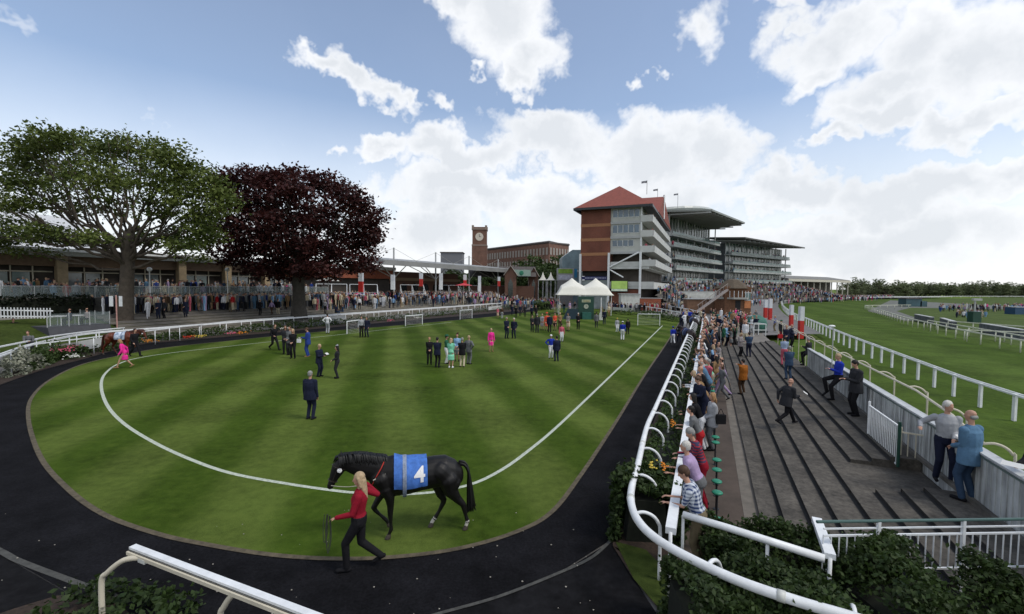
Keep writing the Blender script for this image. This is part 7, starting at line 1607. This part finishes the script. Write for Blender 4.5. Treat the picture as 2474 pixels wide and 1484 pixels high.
person(w4, 1.74, -165, dict(POSES['front'], fl=(.12, -.02, .08)), 'bluecard', 'denim', 'grey', label='balding man in a blue denim jacket with his back turned beside the wall', coat=True, fat=.015, style='bald', detail=2)
paper(w3 + Vector((-.02, -.36, 1.06)), 10, 'folded white paper held by the white haired man', (.22, .12))
paper(tpoint(1897, 1026) + Vector((.52, -.12, 1.06)), 60, 'white paper in the hand of the walking balding man')
rp = PY(2512, 1160, 7.3); person(Vector((rp.x + .12, 7.3, RISE * 8)), 1.78, -80, dict(POSES['read'], hl=(.10, -.42, 1.12), hr=(-.1, -.44, 1.14)), 'black', 'denim', 'brown', label='person at the right frame edge holding out a white paper', detail=2)
paper(Vector((rp.x - .52, 7.25, RISE * 8 + 1.17)), -60, 'white paper held out at the right edge of the frame', (.26, .10))

# ---- random but individual spectators
TOPS = ['navy', 'black', 'charcoal', 'grey', 'lgrey', 'white', 'cream', 'skyblue', 'blue', 'rose', 'tan', 'khaki', 'denim', 'red', 'teal', 'lilac', 'brown', 'green', 'bluecard', 'pink', 'speckle']
WT = [14, 14, 10, 8, 7, 9, 6, 5, 4, 4, 4, 3, 4, 2, 2, 2, 3, 1.5, 3, 1.2, 3]
NAMES = dict(lgrey='pale grey', skyblue='sky blue', bluecard='mid blue', speckle='speckled', denim='slate blue', rose='dusty rose')
cr = random.Random(99); COUNT = {}
def crowd_person(p, face, where, grp, sit=False, lean=False):
    fem = cr.random() < .45; dress = fem and cr.random() < .45 and not sit and not lean; top = cr.choices(TOPS, WT)[0]; bot = top if dress or cr.random() < .35 else cr.choice(['black', 'navy', 'charcoal', 'grey', 'khaki', 'cream', 'denim'])
    hr = cr.choice(['grey', 'white', 'brown', 'dark', 'blonde', 'fair', 'brown', 'dark']); pose = 'sit' if sit else (cr.choice(['lean', 'leanread']) if lean else cr.choice(['stand', 'front', 'talk', 'walk', 'pocket', 'phone', 'front', 'hips']))
    if fem: kw = dict(female=True, dress=dress, style=cr.choice(['long', 'bob'])) 
    else: kw = dict(coat=cr.random() < .6, style='short')
    if fem and not sit and cr.random() < .15: kw['hat'] = 3
    nm = NAMES.get(top, top); act = dict(sit='sitting', lean='leaning', leanread='bent reading', walk='walking', phone='hand raised', talk='chatting', pocket='hands low', hips='arms akimbo').get(pose, 'standing')
    hn = dict(dark='dark haired').get(hr, hr + ' haired'); lb = '%s %s in %s %s %s' % (hn, 'woman' if fem else 'man', nm + (' dress' if dress else ''), act, where)
    return person(p, cr.uniform(1.55, 1.7) if fem else cr.uniform(1.68, 1.86), face, pose, top, bot, hr, label=lb, group=grp, detail=0, **kw)
# along the right rail
u_ = 17.5
while u_ < 57:
    crowd_person(uv(u_, -.02 + cr.uniform(-.03, .12), .03), FV + cr.uniform(-20, 25), 'at the spectator rail', 'spectators along the right rail', lean=True)
    if cr.random() < .55: crowd_person(uv(u_ + .3, .42 + cr.uniform(-.05, .25), .03), FV + cr.uniform(-40, 60), 'behind the rail row', 'spectators behind the right rail row')
    u_ += cr.uniform(.55, 1.25) if u_ < 30 else cr.uniform(.8, 1.8)
# far end of the terrace and around the lookout
for k in range(78):
    if k < 44: uu, v2 = cr.uniform(39.5, 56), cr.uniform(.6, 4.3)
    else: uu, v2 = cr.uniform(56, 76), cr.uniform(-3.5, 7.5)
    if 3.2 < v2 < 4.6 and uu < 46: v2 = cr.uniform(.5, 2.2)
    z = .42 if (v2 > 2.3 and uu < 56) else .02
    crowd_person(uv(uu, v2, z), cr.uniform(0, 360), 'beyond the steps', 'spectators beyond the far end of the steps')
# the bank behind the left rail, measured ones first
for (px, py, face, pose, top, bot, hr, fem, lb) in [
  (383, 773, 15, 'front', 'navy', 'navy', 'grey', 0, 'man in navy with white shirt left of a suited pair behind the long rail'), (397, 772, -20, 'pocket', 'charcoal', 'black', 'brown', 0, 'man in a black suit and white shirt, right one of the pair behind the rail'),
  (449, 771, 0, 'front', 'navy', 'navy', 'brown', 0, 'man in a navy suit standing alone on the bank path'), (502, 748, 180, 'stand', 'khaki', 'tan', 'dark', 0, 'man in olive and tan on the upper bank'), (517, 748, 10, 'pocket', 'black', 'rose', 'dark', 0, 'man in black with dusty red trousers on the upper bank'),
  (541, 748, 30, 'front', 'white', 'cream', 'fair', 1, 'woman in white right of the dusty red trousers'), (557, 755, 0, 'stand', 'khaki', 'khaki', 'dark', 0, 'man in khaki between trees on the bank'), (575, 753, 10, 'front', 'blue', 'navy', 'brown', 0, 'man in a blue shirt between the trees'),
  (590, 754, -10, 'front', 'black', 'black', 'dark', 0, 'man in black right of the blue shirt between the trees'), (628, 764, 170, 'hips', 'black', 'black', 'dark', 0, 'man in black with his back turned left of the beech trunk'), (638, 735, 0, 'stand', 'red', 'red', 'brown', 1, 'woman in a vivid red coat left of the beech trunk'),
  (657, 764, 0, 'walk', 'lilac', 'brown', 'blonde', 1, 'woman in a lilac top walking left of the beech trunk'), (672, 762, 10, 'stand', 'black', 'cream', 'dark', 0, 'man in black with cream trousers left of the beech trunk'), (690, 748, 170, 'stand', 'teal', 'black', 'grey', 0, 'man in a teal shirt beside the beech trunk'),
  (785, 758, 170, 'stand', 'lgrey', 'charcoal', 'grey', 0, 'man in pale grey right of the beech trunk'), (812, 762, 60, 'sit', 'navy', 'denim', 'dark', 0, 'person in navy sitting on the grass right of the beech'), (828, 763, -60, 'sit', 'denim', 'denim', 'brown', 0, 'person in slate blue sitting next to the navy sitter'),
  (855, 752, 0, 'stand', 'navy', 'navy', 'dark', 0, 'man in navy right of the sitters on the bank'), (868, 750, 20, 'stand', 'white', 'black', 'dark', 0, 'man in a white shirt right of the sitters on the bank'), (971, 735, 0, 'stand', 'red', 'red', 'dark', 1, 'woman in a red dress standing among the paddock crowd'),
  (268, 748, 40, 'front', 'bluecard', 'navy', 'fair', 1, 'person in blue left of the sycamore trunk above the deck'), (322, 737, 0, 'hips', 'skyblue', 'black', 'fair', 1, 'woman in a sky blue top just right of the sycamore trunk')]:
    p = hit(px, py); person(p, 1.85 if not fem else 1.72, face, pose, top, bot, hr, 'bob' if fem else 'short', label=lb, detail=0, female=bool(fem), coat=not fem and top in ('navy', 'charcoal', 'black'))
p = hit(8, 818); person(P(6, 838) + Vector((-.9, 1.6, .15)), 1.8, 60, 'pocket', 'black', 'black', 'brown', label='man in a long black coat standing at the far left frame edge', coat=True, detail=1)
lp = min(left_out, key=lambda q_: abs(q_.x - P(72, 824, 1.1).x)); person(Vector((lp.x - .25, lp.y + .42, .05)), 1.75, 30, dict(POSES['lean'], lean=30), 'grey', 'charcoal', 'brown', label='brown haired man in grey leaning on the outer rail at far left', detail=1)
kid = P(488, 792); person(Vector((kid.x - .2, kid.y + 1.7, .1)), 1.25, 10, 'lean', 'red', 'rose', 'dark', label='child in a bright red jacket at the long rail', detail=0); kid = P(578, 785); person(Vector((kid.x - .2, kid.y + 1.7, .1)), 1.5, 10, 'lean', 'cream', 'grey', 'blonde', 'bob', label='person in a cream top bending over the long rail', detail=0)
for k in range(78):
    px = cr.choice([cr.uniform(330, 700), cr.uniform(740, 1280), cr.uniform(740, 1280)]); py = lerp(762, 733, (px - 330) / 950) + cr.uniform(-22, 2)
    crowd_person(hit(px, py), cr.uniform(-60, 200), 'behind the long rail' if px > 700 else 'between the big trees', 'spectators on the paddock bank' if px > 700 else 'spectators between the two big trees')
# ---- everyone further away, as one crowd
def lowman(sit=False):
    v, f, g = [], [], []
    def lo(secs, n, reg):
        b = len(v)
        for (x, y, z, rx, ry) in secs:
            for k in range(n): a = 2 * math.pi * k / n + .3; v.append((x + rx * math.cos(a), y + ry * math.sin(a), z))
        for i in range(len(secs) - 1):
            for k in range(n): f.append((b + i * n + k, b + i * n + (k + 1) % n, b + (i + 1) * n + (k + 1) % n, b + (i + 1) * n + k)); g.append(reg)
        f.append(tuple(b + (len(secs) - 1) * n + k for k in range(n))); g.append(reg)
    for s in (-1, 1):
        lo([(s * .09, -.03, 0, .05, .10), (s * .09, 0, .12, .05, .06), (s * .09, 0, .5, .062, .07), (s * .085, 0, .92, .09, .10)], 4, 1)
        lo([(s * .25, -.05, .76, .035, .04), (s * .25, 0, 1.1, .05, .05), (s * .20, 0, 1.44, .06, .06)], 4, 0)
    lo([(0, 0, .82, .17, .12), (0, 0, 1.05, .155, .11), (0, 0, 1.32, .19, .12), (0, 0, 1.46, .15, .09), (0, 0, 1.52, .05, .05)], 6, 0)
    lo([(0, -.01, 1.50, .05, .05), (0, -.02, 1.58, .075, .085), (0, -.01, 1.66, .075, .09)], 6, 2)
    lo([(0, .01, 1.655, .082, .095), (0, .01, 1.72, .078, .09), (0, .01, 1.77, .03, .04)], 6, 3)
    v = np.array(v); 
    if sit: v = v.copy(); v[:, 2] = np.where(v[:, 2] > .8, v[:, 2] - .40, v[:, 2] * .5)
    return v, f, np.array(g)
LV, LF, LG = lowman(); 
mats = [CL[k] for k in ('navy', 'black', 'charcoal', 'grey', 'lgrey', 'white', 'cream', 'skyblue', 'blue', 'rose', 'tan', 'denim', 'red', 'teal', 'lilac', 'brown', 'bluecard', 'pink')]; MW = [10, 9, 7, 8, 11, 17, 11, 7, 4, 6, 6, 5, 3, 2, 3, 3, 3, 1.5]
mats += [SK, HC['grey'], HC['brown'], HC['dark'], HC['blonde']]; iskin = len(mats) - 5
allv, allf, allm = [], [], []
def add_low(p, sit=False, sc=1.0):
    a = cr.uniform(0, 2 * math.pi); s = cr.uniform(.93, 1.06) * sc; c_, s_ = math.cos(a) * s, math.sin(a) * s; base = len(allv) * len(LV); q_ = LV.copy()
    if sit: q_[:, 2] = np.where(q_[:, 2] > .8, q_[:, 2] - .40, q_[:, 2] * .55)
    w = np.empty_like(q_); w[:, 0] = q_[:, 0] * c_ - q_[:, 1] * s_ + p[0]; w[:, 1] = q_[:, 0] * s_ + q_[:, 1] * c_ + p[1]; w[:, 2] = q_[:, 2] * s + p[2]; allv.append(w)
    allf.extend([tuple(i + base for i in f) for f in LF]); t = cr.choices(range(18), MW)[0]; b = t if cr.random() < .35 else cr.choice([0, 1, 2, 3, 6, 11]); h = iskin + 1 + cr.randrange(4); lut = [t, b, iskin, h]; allm.extend([lut[g] for g in LG])
for k in range(850):     # concourse beyond the bank
    t = cr.random() ** .8; px = lerp(330, 1300, t); Yd = lerp(46, 112, t) + cr.uniform(-8, 8); q_ = PY(px, 690, Yd); w, s = rail_dist(q_.x, q_.y)
    if w > 7: add_low((q_.x, q_.y, bank_z(w)))
for k in range(330):     # close behind the paddock bank
    px = cr.uniform(345, 1290); q_ = hit(px, lerp(738, 724, (px - 345) / 950) + cr.uniform(-14, 3)); add_low((q_.x, q_.y, q_.z))
for k in range(170): p = bp(cr.uniform(17.5, 44), cr.uniform(-11.5, -8.2), 1.9); add_low(p)
for k in range(170):
    px = cr.uniform(760, 1290); q_ = hit(px, lerp(748, 728, (px - 760) / 530) + cr.uniform(-6, 5)); add_low((q_.x, q_.y, q_.z))
for k in range(380):     # diners on the deck
    t = cr.uniform(-2, 43); w = cr.uniform(-6.9, .4); p = bp(t, w, DK + .06); add_low(p, cr.random() < .75)
for k in range(230): 
    px = cr.uniform(1120, 1350); Yd = cr.uniform(92, 122); q_ = PY(px, 690, Yd); w, s = rail_dist(q_.x, q_.y); add_low((q_.x, q_.y, bank_z(w) if w > 3 else .2))
for k in range(140):     # behind the far end rail
    px = cr.uniform(1470, 1700); Yd = cr.uniform(84, 104); q_ = PY(px, 690, Yd); add_low((q_.x, q_.y, -.02))
for k in range(1150):    # stand terraces
    a0, a1, b0_, b1_, z0_, z1_ = TERR[cr.choices(range(len(TERR)), [1.0 + (i // NR) * .5 for i in range(len(TERR))])[0]]; t, s = cr.random(), cr.random(); p = a0.lerp(a1, t).lerp(b0_.lerp(b1_, t), s); add_low((p.x, p.y, lerp(z0_, z1_, t)))
for k in range(260):     # foot of the terraces
    i = cr.randrange(len(front) - 1); p = front[i].lerp(front[i + 1], cr.random()) + Vector((cr.uniform(-1, 9), cr.uniform(-9, 1), 0)); add_low((p.x, p.y, -.03))
for k in range(520):     # behind the far course rail
    px = cr.uniform(1890, 2160); Yd = lerp(175, 262, (px - 1890) / 270) + cr.uniform(0, 22); q_ = PY(px, 690, Yd); add_low((q_.x, q_.y, -.03))
for k in range(170):     # infield
    px = cr.uniform(2270, 2600); q_ = CP(px, cr.uniform(745, 754)); add_low((q_.x, q_.y, Z_C), cr.random() < .4)
for k in range(26): q_ = CP(cr.uniform(2300, 2380), cr.uniform(762, 768)); add_low((q_.x, q_.y, Z_C), True)
# galleries
for (S_, D_, L_, lv, ex) in ((SB, DB.normalized(), 46, (6.5, 10.5, 14.0, 18.0), 3.0), (SC, DC.normalized(), LC, (7.0, 11.2, 14.6, 18.2), 2.6)):
    N_ = Vector((D_.y, -D_.x, 0))
    for k in range(150): p = S_ + D_ * cr.uniform(0, L_) + N_ * cr.uniform(.2, ex); z = cr.choice(lv); add_low((p.x, p.y, z + .46))
for k in range(90): p = A0 + ap(cr.uniform(13, 14.7), cr.uniform(1, 40), 0); add_low((p.x, p.y, cr.choice((18.65, 15.55, 12.35, 9.45))))
me = bpy.data.meshes.new('crowd'); V_ = np.concatenate(allv); me.from_pydata(V_.tolist(), [], allf); me.update()
for m in mats: me.materials.append(m)
me.polygons.foreach_set('material_index', allm); cw = link('crowd', me)
tag(cw, 'dense far off racegoers filling the concourse, stand terraces, galleries and infield', kind='stuff')
# small furniture in the paddock enclosure
for i in range(10):
    t = -1 + i * 4.3; p = bp(t, -3.0 - (i % 3), DK + .06); r0 = thing('dining_table', 'white topped table on the dining deck, ' + ('at the far left', 'second from left', 'third from left', 'just left of the sycamore trunk', 'behind the sycamore trunk', 'between the big trees', 'nearer the copper beech', 'left of the copper beech', 'behind the copper beech', 'beyond the copper beech')[i], 'table', tuple(p), 0, 'tables on the dining deck'); m = MB(); m.tube([(0, 0, .72), (0, 0, .76)], .55, 14); m.build('tabletop', white, r0); m = MB(); m.tube([(0, 0, 0), (0, 0, .72)], .05, 6); m.build('leg', darkmetal, r0)
for i, px in enumerate((402, 470, 545, 610)):
    p = hit(px, 742); r0 = thing('park_bench', ('grey slatted bench nearest the sycamore', 'second grey bench from the sycamore', 'third grey bench from the sycamore', 'grey bench nearest the copper beech')[i] + ' facing the ring', 'bench', tuple(p), R(25)); m = MB()
    for k in range(3): m.box((0, -.15 + .15 * k, .45), (1.8, .12, .04))
    m.build('seat', M('bench_grey', (.2, .19, .17), .8, .15), r0); m = MB()
    for k in range(3): m.box((0, .27, .60 + .14 * k), (1.8, .03, .10))
    m.build('backrest', MATS['bench_grey'], r0)
    for sx in (-.8, .8): m = MB(); m.box((sx, .06, .22), (.06, .42, .44)); m.build('leg', darkmetal, r0)
